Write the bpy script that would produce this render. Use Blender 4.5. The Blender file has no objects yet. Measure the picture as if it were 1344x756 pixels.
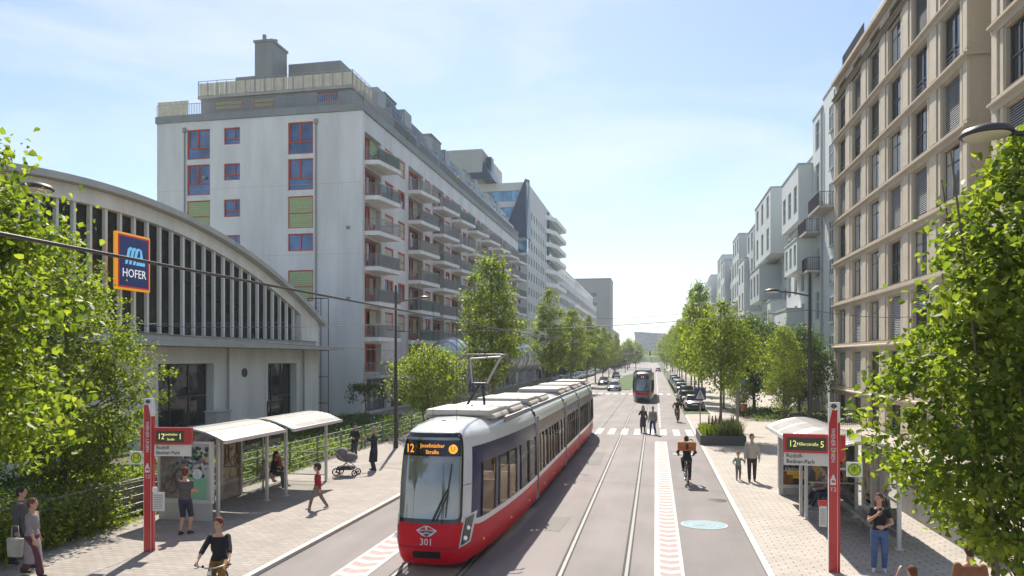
import bpy, math, random
import numpy as np
from mathutils import Vector, Matrix
random.seed(7)
R = math.radians
sc = bpy.context.scene
col = sc.collection
PI = math.pi
YAW, F, HC = R(11.08), 960.0, 4.8
SA, CA = math.sin(YAW), math.cos(YAW)
PZ = 0.08          # pavement level


def G(u, v, h=0.0):
    """world point at height h seen at photo pixel (u, v)"""
    zc = F * (HC - h) / (v - 470.0)
    xc = (u - 672.0) / F * zc
    return Vector((-zc * SA + xc * CA, zc * CA + xc * SA, h))


# ------------------------------------------------------------------ objects
def tag(o, label=None, cat=None, group=None, kind=None):
    if label: o['label'] = label
    if cat: o['category'] = cat
    if group: o['group'] = group
    if kind: o['kind'] = kind
    return o


def thing(name, label, cat, loc=(0, 0, 0), rz=0.0, group=None):
    o = bpy.data.objects.new(name, None)
    o.empty_display_size = 0.2
    col.objects.link(o)
    o.location = loc
    o.rotation_euler = (0, 0, rz)
    return tag(o, label, cat, group)


def kids(o):
    return [c for c in CH.get(o.name, [])]


CH = {}


def setparent(o, p):
    o.parent = p
    CH.setdefault(p.name, []).append(o)


def dup(o, parent=None, loc=None, rz=None, label=None, scale=None):
    c = o.copy()
    col.objects.link(c)
    if parent is not None: setparent(c, parent)
    if loc is not None: c.location = loc
    if rz is not None: c.rotation_euler = (0, 0, rz)
    if scale is not None: c.scale = scale
    if label: c['label'] = label
    for k in list(CH.get(o.name, [])): dup(k, c)
    return c


class MB:
    def __init__(s):
        s.v, s.f, s.m, s.sm = [], [], [], []

    def add(s, vs, fs, m=0, smooth=False):
        b = len(s.v)
        s.v.extend([tuple(p) for p in vs])
        for f in fs:
            s.f.append([i + b for i in f])
            s.m.append(m)
            s.sm.append(smooth)
        return s

    def box(s, x0, x1, y0, y1, z0, z1, m=0):
        if x0 > x1: x0, x1 = x1, x0
        if y0 > y1: y0, y1 = y1, y0
        if z0 > z1: z0, z1 = z1, z0
        return s.add([(x0, y0, z0), (x1, y0, z0), (x1, y1, z0), (x0, y1, z0), (x0, y0, z1), (x1, y0, z1), (x1, y1, z1), (x0, y1, z1)],
                     [(0, 3, 2, 1), (4, 5, 6, 7), (0, 1, 5, 4), (1, 2, 6, 5), (2, 3, 7, 6), (3, 0, 4, 7)], m)

    def quad(s, a, b, c, d, m=0):
        return s.add([a, b, c, d], [(0, 1, 2, 3)], m)

    def prism(s, poly, axis, lo, hi, m=0):
        """poly: 2-D points in the plane of the other two axes (cyclic order), extruded along axis"""
        n = len(poly)
        def P(p, t):
            if axis == 'z': return (p[0], p[1], t)
            if axis == 'y': return (p[0], t, p[1])
            return (t, p[0], p[1])
        vs = [P(p, lo) for p in poly] + [P(p, hi) for p in poly]
        fs = [tuple(range(n))[::-1], tuple(range(n, 2 * n))]
        fs += [(i, (i + 1) % n, n + (i + 1) % n, n + i) for i in range(n)]
        return s.add(vs, fs, m)

    def cyl(s, a, b, r0, r1=None, n=8, m=0, cap=True, smooth=True):
        if r1 is None: r1 = r0
        a, b = Vector(a), Vector(b)
        d = (b - a)
        if d.length < 1e-6: return s
        d.normalize()
        u = d.orthogonal().normalized()
        w = d.cross(u)
        vs = []
        for c, r in ((a, r0), (b, r1)):
            for i in range(n):
                t = 2 * PI * i / n
                vs.append(c + u * (r * math.cos(t)) + w * (r * math.sin(t)))
        s.add(vs, [(i, (i + 1) % n, n + (i + 1) % n, n + i) for i in range(n)], m, smooth)
        if cap:
            s.add(vs[:n], [tuple(range(n))[::-1]], m)
            s.add(vs[n:], [tuple(range(n))], m)
        return s

    def tube(s, pts, r, n=6, m=0, radii=None):
        pts = [Vector(p) for p in pts]
        k = len(pts)
        vs, up = [], None
        for j in range(k):
            d = (pts[min(j + 1, k - 1)] - pts[max(j - 1, 0)]).normalized()
            if up is None: up = d.orthogonal().normalized()
            up = (up - d * up.dot(d)).normalized()
            w = d.cross(up)
            rr = radii[j] if radii else r
            for i in range(n):
                t = 2 * PI * i / n
                vs.append(pts[j] + up * (rr * math.cos(t)) + w * (rr * math.sin(t)))
        fs = [(j * n + i, j * n + (i + 1) % n, (j + 1) * n + (i + 1) % n, (j + 1) * n + i) for j in range(k - 1) for i in range(n)]
        s.add(vs, fs, m, True)
        s.add(vs[:n], [tuple(range(n))[::-1]], m)
        s.add(vs[-n:], [tuple(range(n))], m)
        return s

    def ball(s, c, r, n=10, k=7, m=0, rot=None, smooth=True):
        """ellipsoid; r may be a 3-tuple; rot a Matrix"""
        if not hasattr(r, '__len__'): r = (r, r, r)
        c = Vector(c)
        vs = []
        for j in range(1, k):
            p = PI * j / k
            for i in range(n):
                t = 2 * PI * i / n
                q = Vector((r[0] * math.sin(p) * math.cos(t), r[1] * math.sin(p) * math.sin(t), r[2] * math.cos(p)))
                if rot is not None: q = rot @ q
                vs.append(c + q)
        top, bot = Vector((0, 0, r[2])), Vector((0, 0, -r[2]))
        if rot is not None: top, bot = rot @ top, rot @ bot
        vs += [c + top, c + bot]
        T, B = len(vs) - 2, len(vs) - 1
        fs = [(j * n + i, (j + 1) * n + i, (j + 1) * n + (i + 1) % n, j * n + (i + 1) % n) for j in range(k - 2) for i in range(n)]
        fs += [(T, i, (i + 1) % n) for i in range(n)]
        o = (k - 2) * n
        fs += [(B, o + (i + 1) % n, o + i) for i in range(n)]
        return s.add(vs, fs, m, smooth)

    def cap(s, a, b, ra, rb, n=10):
        """tapered capsule"""
        s.cyl(a, b, ra, rb, n)
        s.ball(a, ra, n, 6)
        s.ball(b, rb, n, 6)
        return s

    def lathe(s, prof, c=(0, 0, 0), n=16, m=0):
        c = Vector(c)
        vs = []
        for r, z in prof:
            for i in range(n):
                t = 2 * PI * i / n
                vs.append(c + Vector((r * math.cos(t), r * math.sin(t), z)))
        k = len(prof)
        fs = [(j * n + i, j * n + (i + 1) % n, (j + 1) * n + (i + 1) % n, (j + 1) * n + i) for j in range(k - 1) for i in range(n)]
        return s.add(vs, fs, m, True)

    def torus(s, c, axis, Rr, r, n=24, k=8, m=0):
        c = Vector(c); axis = Vector(axis).normalized()
        u = axis.orthogonal().normalized(); w = axis.cross(u)
        vs = []
        for i in range(n):
            t = 2 * PI * i / n
            d = u * math.cos(t) + w * math.sin(t)
            for j in range(k):
                p = 2 * PI * j / k
                vs.append(c + d * (Rr + r * math.cos(p)) + axis * (r * math.sin(p)))
        fs = [(i * k + j, ((i + 1) % n) * k + j, ((i + 1) % n) * k + (j + 1) % k, i * k + (j + 1) % k) for i in range(n) for j in range(k)]
        return s.add(vs, fs, m, True)

    def mesh(s, name, mats, off=(0, 0, 0)):
        me = bpy.data.meshes.new(name)
        ox, oy, oz = off
        me.from_pydata([(x - ox, y - oy, z - oz) for x, y, z in s.v], [], s.f)
        if not isinstance(mats, (list, tuple)): mats = [mats]
        for m in mats: me.materials.append(m)
        if len(mats) > 1: me.polygons.foreach_set('material_index', s.m)
        me.polygons.foreach_set('use_smooth', s.sm)
        me.update()
        return me

    def build(s, name, mats, parent=None, world=False, bevel=0):
        """world=True: the vertices are world coordinates and the parent is an unrotated Empty"""
        off = tuple(parent.location) if (world and parent is not None) else (0, 0, 0)
        if world and parent is not None and parent.parent is not None: off = tuple(Vector(off) + parent.parent.location)
        o = bpy.data.objects.new(name, s.mesh(name, mats, off))
        col.objects.link(o)
        if parent is not None: setparent(o, parent)
        if bevel:
            b = o.modifiers.new('b', 'BEVEL'); b.width = bevel; b.segments = 2; b.limit_method = 'ANGLE'; b.angle_limit = R(40)
        return o


def part(name, mats, parent, fn, world=False, bevel=0):
    mb = MB(); fn(mb)
    return mb.build(name, mats, parent, world, bevel)


# ------------------------------------------------------------------ materials
MC = {}


def nt(name):
    m = bpy.data.materials.new(name)
    m.use_nodes = True
    t = m.node_tree
    b = t.nodes['Principled BSDF']
    return m, t, b


def N(t, typ, **kw):
    n = t.nodes.new(typ)
    for k, v in kw.items(): setattr(n, k, v)
    return n


def mat(c, rough=0.6, metal=0.0, var=0.12, scale=2.0, bump=0.0, streak=False, spec=0.5, coat=0.0, emit=0.0):
    key = (tuple(c), rough, metal, var, scale, bump, streak, spec, coat, emit)
    if key in MC: return MC[key]
    m, t, b = nt('surface')
    L = t.links.new
    b.inputs['Roughness'].default_value = rough
    b.inputs['Metallic'].default_value = metal
    b.inputs['Specular IOR Level'].default_value = spec
    b.inputs['Coat Weight'].default_value = coat
    b.inputs['Coat Roughness'].default_value = 0.08
    c4 = (c[0], c[1], c[2], 1)
    b.inputs['Base Color'].default_value = c4
    if var > 0:
        geo = N(t, 'ShaderNodeNewGeometry')
        mp = N(t, 'ShaderNodeMapping')
        mp.inputs['Scale'].default_value = (1, 1, 0.18 if streak else 1)
        L(geo.outputs['Position'], mp.inputs['Vector'])
        n1 = N(t, 'ShaderNodeTexNoise'); n1.inputs['Scale'].default_value = scale
        n1.inputs['Detail'].default_value = 5; n1.inputs['Roughness'].default_value = 0.62
        L(mp.outputs[0], n1.inputs['Vector'])
        mr = N(t, 'ShaderNodeMapRange')
        mr.inputs['From Min'].default_value = 0.3; mr.inputs['From Max'].default_value = 0.7
        mr.inputs['To Min'].default_value = 1 - var; mr.inputs['To Max'].default_value = 1 + var
        L(n1.outputs['Fac'], mr.inputs['Value'])
        mx = N(t, 'ShaderNodeVectorMath', operation='SCALE')
        mx.inputs[0].default_value = c
        L(mr.outputs[0], mx.inputs['Scale'])
        L(mx.outputs[0], b.inputs['Base Color'])
        if bump:
            bp = N(t, 'ShaderNodeBump'); bp.inputs['Distance'].default_value = bump
            n2 = N(t, 'ShaderNodeTexNoise'); n2.inputs['Scale'].default_value = scale * 12; n2.inputs['Detail'].default_value = 3
            L(geo.outputs['Position'], n2.inputs['Vector'])
            L(n2.outputs['Fac'], bp.inputs['Height'])
            L(bp.outputs[0], b.inputs['Normal'])
    if emit:
        b.inputs['Emission Color'].default_value = c4
        b.inputs['Emission Strength'].default_value = emit
    MC[key] = m
    return m


def glass(tint=(0.6, 0.65, 0.68), opacity=0.3, key='g', refl=1.5):
    """window glass: reflects by angle, lets light through with a tint"""
    k = ('glass', tint, opacity, refl)
    if k in MC: return MC[k]
    m, t, b = nt('glass')
    L = t.links.new
    out = t.nodes['Material Output']
    tr = N(t, 'ShaderNodeBsdfTransparent'); tr.inputs[0].default_value = (*tint, 1)
    gl = N(t, 'ShaderNodeBsdfGlossy'); gl.inputs['Roughness'].default_value = 0.02
    df = N(t, 'ShaderNodeBsdfDiffuse'); df.inputs[0].default_value = (0.05, 0.06, 0.065, 1)
    fr = N(t, 'ShaderNodeFresnel'); fr.inputs['IOR'].default_value = refl
    m1 = N(t, 'ShaderNodeMixShader'); m1.inputs[0].default_value = opacity
    L(tr.outputs[0], m1.inputs[1]); L(df.outputs[0], m1.inputs[2])
    m2 = N(t, 'ShaderNodeMixShader')
    L(fr.outputs[0], m2.inputs[0]); L(m1.outputs[0], m2.inputs[1]); L(gl.outputs[0], m2.inputs[2])
    L(m2.outputs[0], out.inputs['Surface'])
    MC[k] = m
    return m


def darkglass(c=(0.03, 0.04, 0.05), metal=0.0, ior=1.7, rough=0.04):
    """opaque window pane with a little uneven reflection"""
    k = ('dg', c, metal, ior, rough)
    if k in MC: return MC[k]
    m, t, b = nt('window_pane')
    L = t.links.new
    b.inputs['Base Color'].default_value = (*c, 1)
    b.inputs['Roughness'].default_value = rough
    b.inputs['Metallic'].default_value = metal
    b.inputs['IOR'].default_value = ior
    geo = N(t, 'ShaderNodeNewGeometry')
    n = N(t, 'ShaderNodeTexNoise'); n.inputs['Scale'].default_value = 0.9; n.inputs['Detail'].default_value = 2
    L(geo.outputs['Position'], n.inputs['Vector'])
    bp = N(t, 'ShaderNodeBump'); bp.inputs['Distance'].default_value = 0.02; bp.inputs['Strength'].default_value = 0.5
    L(n.outputs['Fac'], bp.inputs['Height']); L(bp.outputs[0], b.inputs['Normal'])
    mr = N(t, 'ShaderNodeMapRange')
    mr.inputs['From Min'].default_value = 0.35; mr.inputs['From Max'].default_value = 0.65
    mr.inputs['To Min'].default_value = 0.55; mr.inputs['To Max'].default_value = 1.5
    n3 = N(t, 'ShaderNodeTexNoise'); n3.inputs['Scale'].default_value = 0.6
    L(geo.outputs['Position'], n3.inputs['Vector']); L(n3.outputs['Fac'], mr.inputs['Value'])
    mx = N(t, 'ShaderNodeVectorMath', operation='SCALE'); mx.inputs[0].default_value = c
    L(mr.outputs[0], mx.inputs['Scale']); L(mx.outputs[0], b.inputs['Base Color'])
    MC[k] = m
    return m


def leafmat(dark, mid, light, trans=0.45):
    m, t, b = nt('leaves')
    L = t.links.new
    out = t.nodes['Material Output']
    geo = N(t, 'ShaderNodeNewGeometry')
    n = N(t, 'ShaderNodeTexNoise'); n.inputs['Scale'].default_value = 1.1; n.inputs['Detail'].default_value = 2
    L(geo.outputs['Position'], n.inputs['Vector'])
    ad = N(t, 'ShaderNodeMath', operation='MULTIPLY_ADD')
    L(geo.outputs['Random Per Island'], ad.inputs[0]); ad.inputs[1].default_value = 0.55
    mu = N(t, 'ShaderNodeMath', operation='MULTIPLY'); mu.inputs[1].default_value = 0.55
    L(n.outputs['Fac'], mu.inputs[0]); L(mu.outputs[0], ad.inputs[2])
    r = N(t, 'ShaderNodeValToRGB')
    e = r.color_ramp.elements
    e[0].position = 0.15; e[0].color = (*dark, 1)
    e[1].position = 0.85; e[1].color = (*light, 1)
    x = e.new(0.5); x.color = (*mid, 1)
    L(ad.outputs[0], r.inputs[0])
    b.inputs['Roughness'].default_value = 0.5
    b.inputs['Specular IOR Level'].default_value = 0.3
    L(r.outputs[0], b.inputs['Base Color'])
    tl = N(t, 'ShaderNodeBsdfTranslucent')
    g = N(t, 'ShaderNodeMixRGB', blend_type='MULTIPLY'); g.inputs[0].default_value = 1
    g.inputs[2].default_value = (1.9, 2.0, 0.7, 1)
    L(r.outputs[0], g.inputs[1]); L(g.outputs[0], tl.inputs[0])
    mx = N(t, 'ShaderNodeMixShader'); mx.inputs[0].default_value = trans
    L(b.outputs[0], mx.inputs[1]); L(tl.outputs[0], mx.inputs[2]); L(mx.outputs[0], out.inputs['Surface'])
    return m


def asphalt(name, c, grain=0.17, warm=0.0):
    m, t, b = nt(name)
    L = t.links.new
    geo = N(t, 'ShaderNodeNewGeometry')
    mp = N(t, 'ShaderNodeMapping'); mp.inputs['Scale'].default_value = (1, 0.12, 1)
    L(geo.outputs['Position'], mp.inputs[0])
    n1 = N(t, 'ShaderNodeTexNoise'); n1.inputs['Scale'].default_value = 0.9; n1.inputs['Detail'].default_value = 6
    L(mp.outputs[0], n1.inputs['Vector'])
    n2 = N(t, 'ShaderNodeTexNoise'); n2.inputs['Scale'].default_value = 55; n2.inputs['Detail'].default_value = 2
    L(geo.outputs['Position'], n2.inputs['Vector'])
    n3 = N(t, 'ShaderNodeTexNoise'); n3.inputs['Scale'].default_value = 0.35; n3.inputs['Detail'].default_value = 3
    L(geo.outputs['Position'], n3.inputs['Vector'])
    a = N(t, 'ShaderNodeMapRange'); a.inputs['From Min'].default_value = .3; a.inputs['From Max'].default_value = .7
    a.inputs['To Min'].default_value = .80; a.inputs['To Max'].default_value = 1.12
    L(n1.outputs['Fac'], a.inputs['Value'])
    g = N(t, 'ShaderNodeMapRange'); g.inputs['From Min'].default_value = .3; g.inputs['From Max'].default_value = .7
    g.inputs['To Min'].default_value = 1 - grain; g.inputs['To Max'].default_value = 1 + grain
    L(n2.outputs['Fac'], g.inputs['Value'])
    h = N(t, 'ShaderNodeMapRange'); h.inputs['From Min'].default_value = .35; h.inputs['From Max'].default_value = .65
    h.inputs['To Min'].default_value = .9; h.inputs['To Max'].default_value = 1.08
    L(n3.outputs['Fac'], h.inputs['Value'])
    p = N(t, 'ShaderNodeMath', operation='MULTIPLY'); L(a.outputs[0], p.inputs[0]); L(g.outputs[0], p.inputs[1])
    q = N(t, 'ShaderNodeMath', operation='MULTIPLY'); L(p.outputs[0], q.inputs[0]); L(h.outputs[0], q.inputs[1])
    s = N(t, 'ShaderNodeVectorMath', operation='SCALE'); s.inputs[0].default_value = c
    L(q.outputs[0], s.inputs['Scale']); L(s.outputs[0], b.inputs['Base Color'])
    b.inputs['Roughness'].default_value = 0.8
    bp = N(t, 'ShaderNodeBump'); bp.inputs['Distance'].default_value = 0.006; bp.inputs['Strength'].default_value = .6
    L(n2.outputs['Fac'], bp.inputs['Height']); L(bp.outputs[0], b.inputs['Normal'])
    return m


def paving(name, c, bw, bh, mortar=0.008, mc=0.6, dots=False, var=0.1):
    """concrete pavers; dots: the dark drainage slots of open-joint paving"""
    m, t, b = nt(name)
    L = t.links.new
    geo = N(t, 'ShaderNodeNewGeometry')
    br = N(t, 'ShaderNodeTexBrick')
    br.inputs['Scale'].default_value = 1
    br.inputs['Brick Width'].default_value = bw
    br.inputs['Row Height'].default_value = bh
    br.inputs['Mortar Size'].default_value = mortar
    br.inputs['Mortar Smooth'].default_value = 0.3
    br.inputs['Color1'].default_value = (*[x * (1 - var) for x in c], 1)
    br.inputs['Color2'].default_value = (*[x * (1 + var) for x in c], 1)
    br.inputs['Mortar'].default_value = (*[x * mc for x in c], 1)
    L(geo.outputs['Position'], br.inputs['Vector'])
    n3 = N(t, 'ShaderNodeTexNoise'); n3.inputs['Scale'].default_value = 0.6; n3.inputs['Detail'].default_value = 6; n3.inputs['Roughness'].default_value = .65
    L(geo.outputs['Position'], n3.inputs['Vector'])
    h = N(t, 'ShaderNodeMapRange'); h.inputs['From Min'].default_value = .3; h.inputs['From Max'].default_value = .7
    h.inputs['To Min'].default_value = .84; h.inputs['To Max'].default_value = 1.1
    L(n3.outputs['Fac'], h.inputs['Value'])
    sc_ = N(t, 'ShaderNodeVectorMath', operation='SCALE')
    L(br.outputs['Color'], sc_.inputs[0]); L(h.outputs[0], sc_.inputs['Scale'])
    last = sc_.outputs[0]
    if dots:
        sp = N(t, 'ShaderNodeSeparateXYZ'); L(geo.outputs['Position'], sp.inputs[0])
        def M(op, a, b_=None):
            q = N(t, 'ShaderNodeMath', operation=op)
            for i, x in enumerate((a, b_)):
                if x is None: continue
                if isinstance(x, (int, float)): q.inputs[i].default_value = x
                else: L(x, q.inputs[i])
            return q.outputs[0]
        y = M('DIVIDE', sp.outputs['Y'], 0.34)
        row = M('FLOOR', M('DIVIDE', sp.outputs['X'], 0.19))
        off = M('MULTIPLY', M('MODULO', M('ABSOLUTE', row), 2.0), 0.5)
        fy = M('FRACT', M('ADD', y, off))
        fx = M('FRACT', M('DIVIDE', sp.outputs['X'], 0.19))
        ay = M('LESS_THAN', M('ABSOLUTE', M('SUBTRACT', fy, 0.5)), 0.17)
        ax = M('LESS_THAN', M('ABSOLUTE', M('SUBTRACT', fx, 0.5)), 0.115)
        near = M('LESS_THAN', sp.outputs['Y'], 60.0)
        n4 = N(t, 'ShaderNodeTexNoise'); n4.inputs['Scale'].default_value = 2.2
        L(geo.outputs['Position'], n4.inputs['Vector'])
        k = M('MULTIPLY', M('MULTIPLY', M('MULTIPLY', ax, ay), near), M('MULTIPLY', n4.outputs['Fac'], 1.1))
        mm = N(t, 'ShaderNodeMixRGB'); mm.inputs[2].default_value = (0.08, 0.078, 0.07, 1)
        L(k, mm.inputs[0]); L(last, mm.inputs[1]); last = mm.outputs[0]
    L(last, b.inputs['Base Color'])
    b.inputs['Roughness'].default_value = 0.85
    bp = N(t, 'ShaderNodeBump'); bp.inputs['Distance'].default_value = 0.004
    L(br.outputs['Fac'], bp.inputs['Height']); bp.invert = True
    L(bp.outputs[0], b.inputs['Normal'])
    return m


WHITE = (0.78, 0.78, 0.76)
M_STEEL = mat((0.42, 0.42, 0.41), .35, .7, .08, 3)
M_DSTEEL = mat((0.055, 0.05, 0.05), .45, .3, .1, 3)
M_BLACK = mat((0.018, 0.018, 0.02), .5, 0, .1, 3)
M_RED = mat((0.50, 0.025, 0.03), .3, 0, .05, 1.5, coat=.4)
M_WHITE = mat((0.74, 0.74, 0.72), .45, 0, .05, 2)
M_RUB = mat((0.02, 0.02, 0.021), .8, 0, .1, 6)


# ------------------------------------------------------------------ text
TXT = {}


def textmesh(s, size, m, align='CENTER', ext=0.002, spacing=1.0, key=None):
    c = bpy.data.curves.new('lettering', 'FONT')
    c.body = s; c.size = size; c.align_x = align; c.align_y = 'CENTER'; c.extrude = ext
    c.space_character = spacing; c.resolution_u = 2; c.offset = 0.0
    o = bpy.data.objects.new('lettering', c)
    col.objects.link(o)
    dg = bpy.context.evaluated_depsgraph_get()
    me = bpy.data.meshes.new_from_object(o.evaluated_get(dg))
    me.materials.clear(); me.materials.append(m)
    bpy.data.objects.remove(o); bpy.data.curves.remove(c)
    return me


def text(s, size, m, parent, loc, face='-y', name='lettering', align='CENTER', wide=1.0, roll=0.0, ext=0.002, spacing=1.0, bold=0.0):
    """flat lettering; face: the direction it is read from"""
    me = textmesh(s, size, m, align, ext, spacing)
    o = bpy.data.objects.new(name, me)
    col.objects.link(o)
    Mx = Matrix.Rotation(R(90), 4, 'X')
    rz = {'-y': 0, '+x': R(90), '-x': R(-90), '+y': R(180)}[face] if isinstance(face, str) else face
    Mx = Matrix.Rotation(rz, 4, 'Z') @ Mx @ Matrix.Rotation(roll, 4, 'Z') @ Matrix.Diagonal((wide, 1, 1, 1))
    me.transform(Mx)
    if parent is not None: setparent(o, parent)
    o.location = loc
    return o
HAZE, CLOUD0, CLOUD, CLOUDC, SKYS, SUNE, EXPO = .0004, .04, .55, (6.4, 6.7, 7.1), .098, 4.8, 0.70
# ------------------------------------------------------------------ people
def remeshed(mb, voxel, m, name, parent, smooth=3):
    me = mb.mesh('shape', m)
    o = bpy.data.objects.new('shape', me)
    col.objects.link(o)
    md = o.modifiers.new('r', 'REMESH'); md.mode = 'VOXEL'; md.voxel_size = voxel; md.use_smooth_shade = True
    s = o.modifiers.new('s', 'SMOOTH'); s.factor = 0.5; s.iterations = smooth
    dg = bpy.context.evaluated_depsgraph_get()
    out = bpy.data.meshes.new_from_object(o.evaluated_get(dg))
    bpy.data.objects.remove(o); bpy.data.meshes.remove(me)
    out.materials.clear(); out.materials.append(m)
    q = bpy.data.objects.new(name, out)
    col.objects.link(q)
    if parent is not None: setparent(q, parent)
    return q


def loft(mb, rings, n=16):
    vs = []
    for c, ax, ay, rx, ry in rings:
        for i in range(n):
            t = 2 * PI * i / n
            cs, sn = math.cos(t), math.sin(t)
            # slightly squared section
            e = 0.85
            cs = math.copysign(abs(cs) ** e, cs); sn = math.copysign(abs(sn) ** e, sn)
            vs.append(c + ax * (rx * cs) + ay * (ry * sn))
    k = len(rings)
    fs = [(j * n + i, j * n + (i + 1) % n, (j + 1) * n + (i + 1) % n, (j + 1) * n + i) for j in range(k - 1) for i in range(n)]
    mb.add(vs, fs + [tuple(range(n))[::-1], tuple(range((k - 1) * n, k * n))])


def ik(a, b, l1, l2, hint):
    a, b = Vector(a), Vector(b)
    d = b - a
    L = d.length
    if L > (l1 + l2) * 0.995:
        b = a + d * ((l1 + l2) * 0.995 / L); d = b - a; L = d.length
    if L < 1e-4: return a, b
    x = (l1 * l1 - l2 * l2 + L * L) / (2 * L)
    h = math.sqrt(max(l1 * l1 - x * x, 0))
    dn = d / L
    hv = Vector(hint); hv = (hv - dn * hv.dot(dn))
    hv = hv.normalized() if hv.length > 1e-4 else dn.orthogonal().normalized()
    return a + dn * x + hv * h, b


SKIN = mat((0.50, 0.29, 0.20), .5, 0, .06, 8)
SKIN2 = mat((0.38, 0.20, 0.13), .5, 0, .06, 8)


def cloth(c): return mat(c, .85, 0, .14, 9)


def person(label, loc, rz, H=1.75, pelvis=(0, 0, .52), lean=0.0, feet=None, hands=None, elbows=None, headyaw=0., headpitch=0.,
           top=((.05, .05, .06), 'short', -.08), bottom=((.05, .06, .1), 'long'), coat=None, skirt=None, shoes=(.03, .03, .03),
           hair=((.05, .03, .02), 'short'), female=False, kid=False, group=None, skin=None, knees=None, handdir=None, near=False, toes=None, cat='person'):
    """Faces +Y. Positions are in units of the standing height."""
    skin = skin or SKIN
    root = thing('person', label, cat, loc, rz, group)
    V = Vector
    hs = 1.0 if not kid else 1.35
    P = V(pelvis) * H
    up = V((0, math.sin(lean), math.cos(lean))); fw = V((0, math.cos(lean), -math.sin(lean))); rt = V((1, 0, 0))
    tl = (.295 if not kid else .27) * H
    sh = .103 if not female else .092
    if kid: sh = .1
    S = P + up * tl
    fat = 1.0
    hipw, waist, chest = (.088, .074, .092) if not female else (.094, .066, .082)
    if kid: hipw, waist, chest = .085, .08, .085
    prof = [(-.22, hipw * .72, .055), (-.08, hipw * 1.0, .066), (.08, hipw, .066), (.32, waist, .056), (.62, chest, .066), (.84, chest * 1.02, .06), (.97, chest * .8, .047), (1.07, .036, .036)]

    def torso(mb, add=0.0, t0=-.3, t1=1.2, flare=None):
        rings = []
        for t, a, b in prof:
            if t0 <= t <= t1: rings.append((P + up * (t * tl), rt, fw, a * H + add, b * H + add))
        if flare: rings = flare + rings
        loft(mb, rings)
    # limbs
    feet = feet or [(.055, 0, .045), (-.055, 0, .045)]
    ends = []
    for i, sx in enumerate((1, -1)):
        hip = P + V((sx * .052 * H, 0, -.01 * H))
        k, a = ik(hip, V(feet[i]) * H, .245 * H, .235 * H, V(knees[i]) if knees else V((sx * .05, 1, 0)))
        ends.append((hip, k, a))
    arms = []
    hands = hands or [(.15, .03, .47), (-.15, .03, .47)]
    for i, sx in enumerate((1, -1)):
        s_ = S + rt * (sx * sh * H) - up * (.02 * H)
        e, w = ik(s_, V(hands[i]) * H, .165 * H, .15 * H, V(elbows[i]) if elbows else V((sx * .5, -1, -.2)))
        arms.append((s_, e, w))
    # head
    nk = S + up * (.01 * H)
    hz = Matrix.Rotation(headyaw, 3, 'Z') @ Matrix.Rotation(-headpitch - lean * .3, 3, 'X')
    hc = nk + up * (.055 * H) + hz @ V((0, .012 * H, .062 * H * hs))
    hr = V((.044, .056, .064)) * H * hs
    body = MB()
    torso(body)
    body.cyl(S + up * (-.01 * H), hc - V((0, .008 * H, 0)), .036 * H, .03 * H, 10)
    body.ball(hc + hz @ V((0, 0, .008 * H)), hr, 14, 10, rot=hz)
    body.ball(hc + hz @ V((0, .018 * H, -.034 * H)) * hs, V((.030, .034, .032)) * H * hs, 12, 8, rot=hz)
    body.ball(hc + hz @ V((0, .056 * H, -.008 * H)) * hs, V((.007, .012, .013)) * H * hs, 8, 6, rot=hz)
    for sx in (1, -1):
        body.ball(hc + hz @ V((sx * .044 * H, -.002 * H, 0)) * hs, V((.007, .012, .018)) * H * hs, 8, 6, rot=hz)
    for i, sx in enumerate((1, -1)):
        hip, k, a = ends[i]
        body.cap(hip, k, .05 * H, .033 * H, 12)
        body.cap(k, k.lerp(a, .35), .033 * H, .034 * H, 10)
        body.cap(k.lerp(a, .35), a, .034 * H, .021 * H, 10)
        s_, e, w = arms[i]
        body.cap(s_, e, .029 * H, .022 * H, 10)
        body.cap(e, w, .023 * H, .015 * H, 10)
        hd = V(handdir[i]).normalized() if handdir and handdir[i] else (w - e).normalized()
        pn = rt * (-sx)                      # the palm faces the body
        pn = (pn - hd * pn.dot(hd))
        pn = pn.normalized() if pn.length > .05 else V((0, 0, -1))
        side = hd.cross(pn) * (-sx)          # towards the thumb
        hk = .9 if female else 1.0
        for j in range(4):
            o_ = side * ((.5 - j / 3.0) * .036 * H * hk)
            kn = w + hd * ((.052 - abs(j - 1.2) * .002) * H) + o_
            body.cap(w + o_ * .55 + hd * .004 * H, kn, .0105 * H, .0088 * H, 8)
            ln = (.041, .046, .042, .033)[j] * H
            d1 = (hd + pn * .35).normalized(); d2 = (hd + pn * 1.1).normalized()
            m1 = kn + d1 * ln * .52
            body.cap(kn, m1, .0062 * H, .0056 * H, 7)
            body.cap(m1, m1 + d2 * ln * .5, .0056 * H, .0047 * H, 7)
        tb = w + hd * .014 * H + side * .016 * H
        t1 = tb + (hd * .6 + side * .7 + pn * .3).normalized() * .028 * H
        body.cap(tb, t1, .0095 * H, .0068 * H, 7)
        body.cap(t1, t1 + (hd * .9 + side * .2 + pn * .4).normalized() * .024 * H, .0068 * H, .0052 * H, 7)
    remeshed(body, .0075 if near else .011, skin, 'body', root, 1)
    # legs and shoes
    if bottom:
        c, kind = bottom[0], bottom[1]
        mb = MB()
        loft(mb, [(P + up * (t * tl), rt, fw, (a + .004) * H + .008, (b + .004) * H + .008) for t, a, b in prof if t <= .2])
        for hip, k, a in ends:
            mb.cap(hip, k, .053 * H + .006, .038 * H + .006, 12)
            if kind == 'long': mb.cap(k, k.lerp(a, .97), .038 * H + .006, .03 * H + .003, 12)
            elif kind == 'cropped': mb.cap(k, k.lerp(a, .72), .037 * H + .006, .035 * H + .003, 12)
            elif kind == 'wide': mb.cap(k, k.lerp(a, .97), .042 * H, .048 * H, 12)
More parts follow.
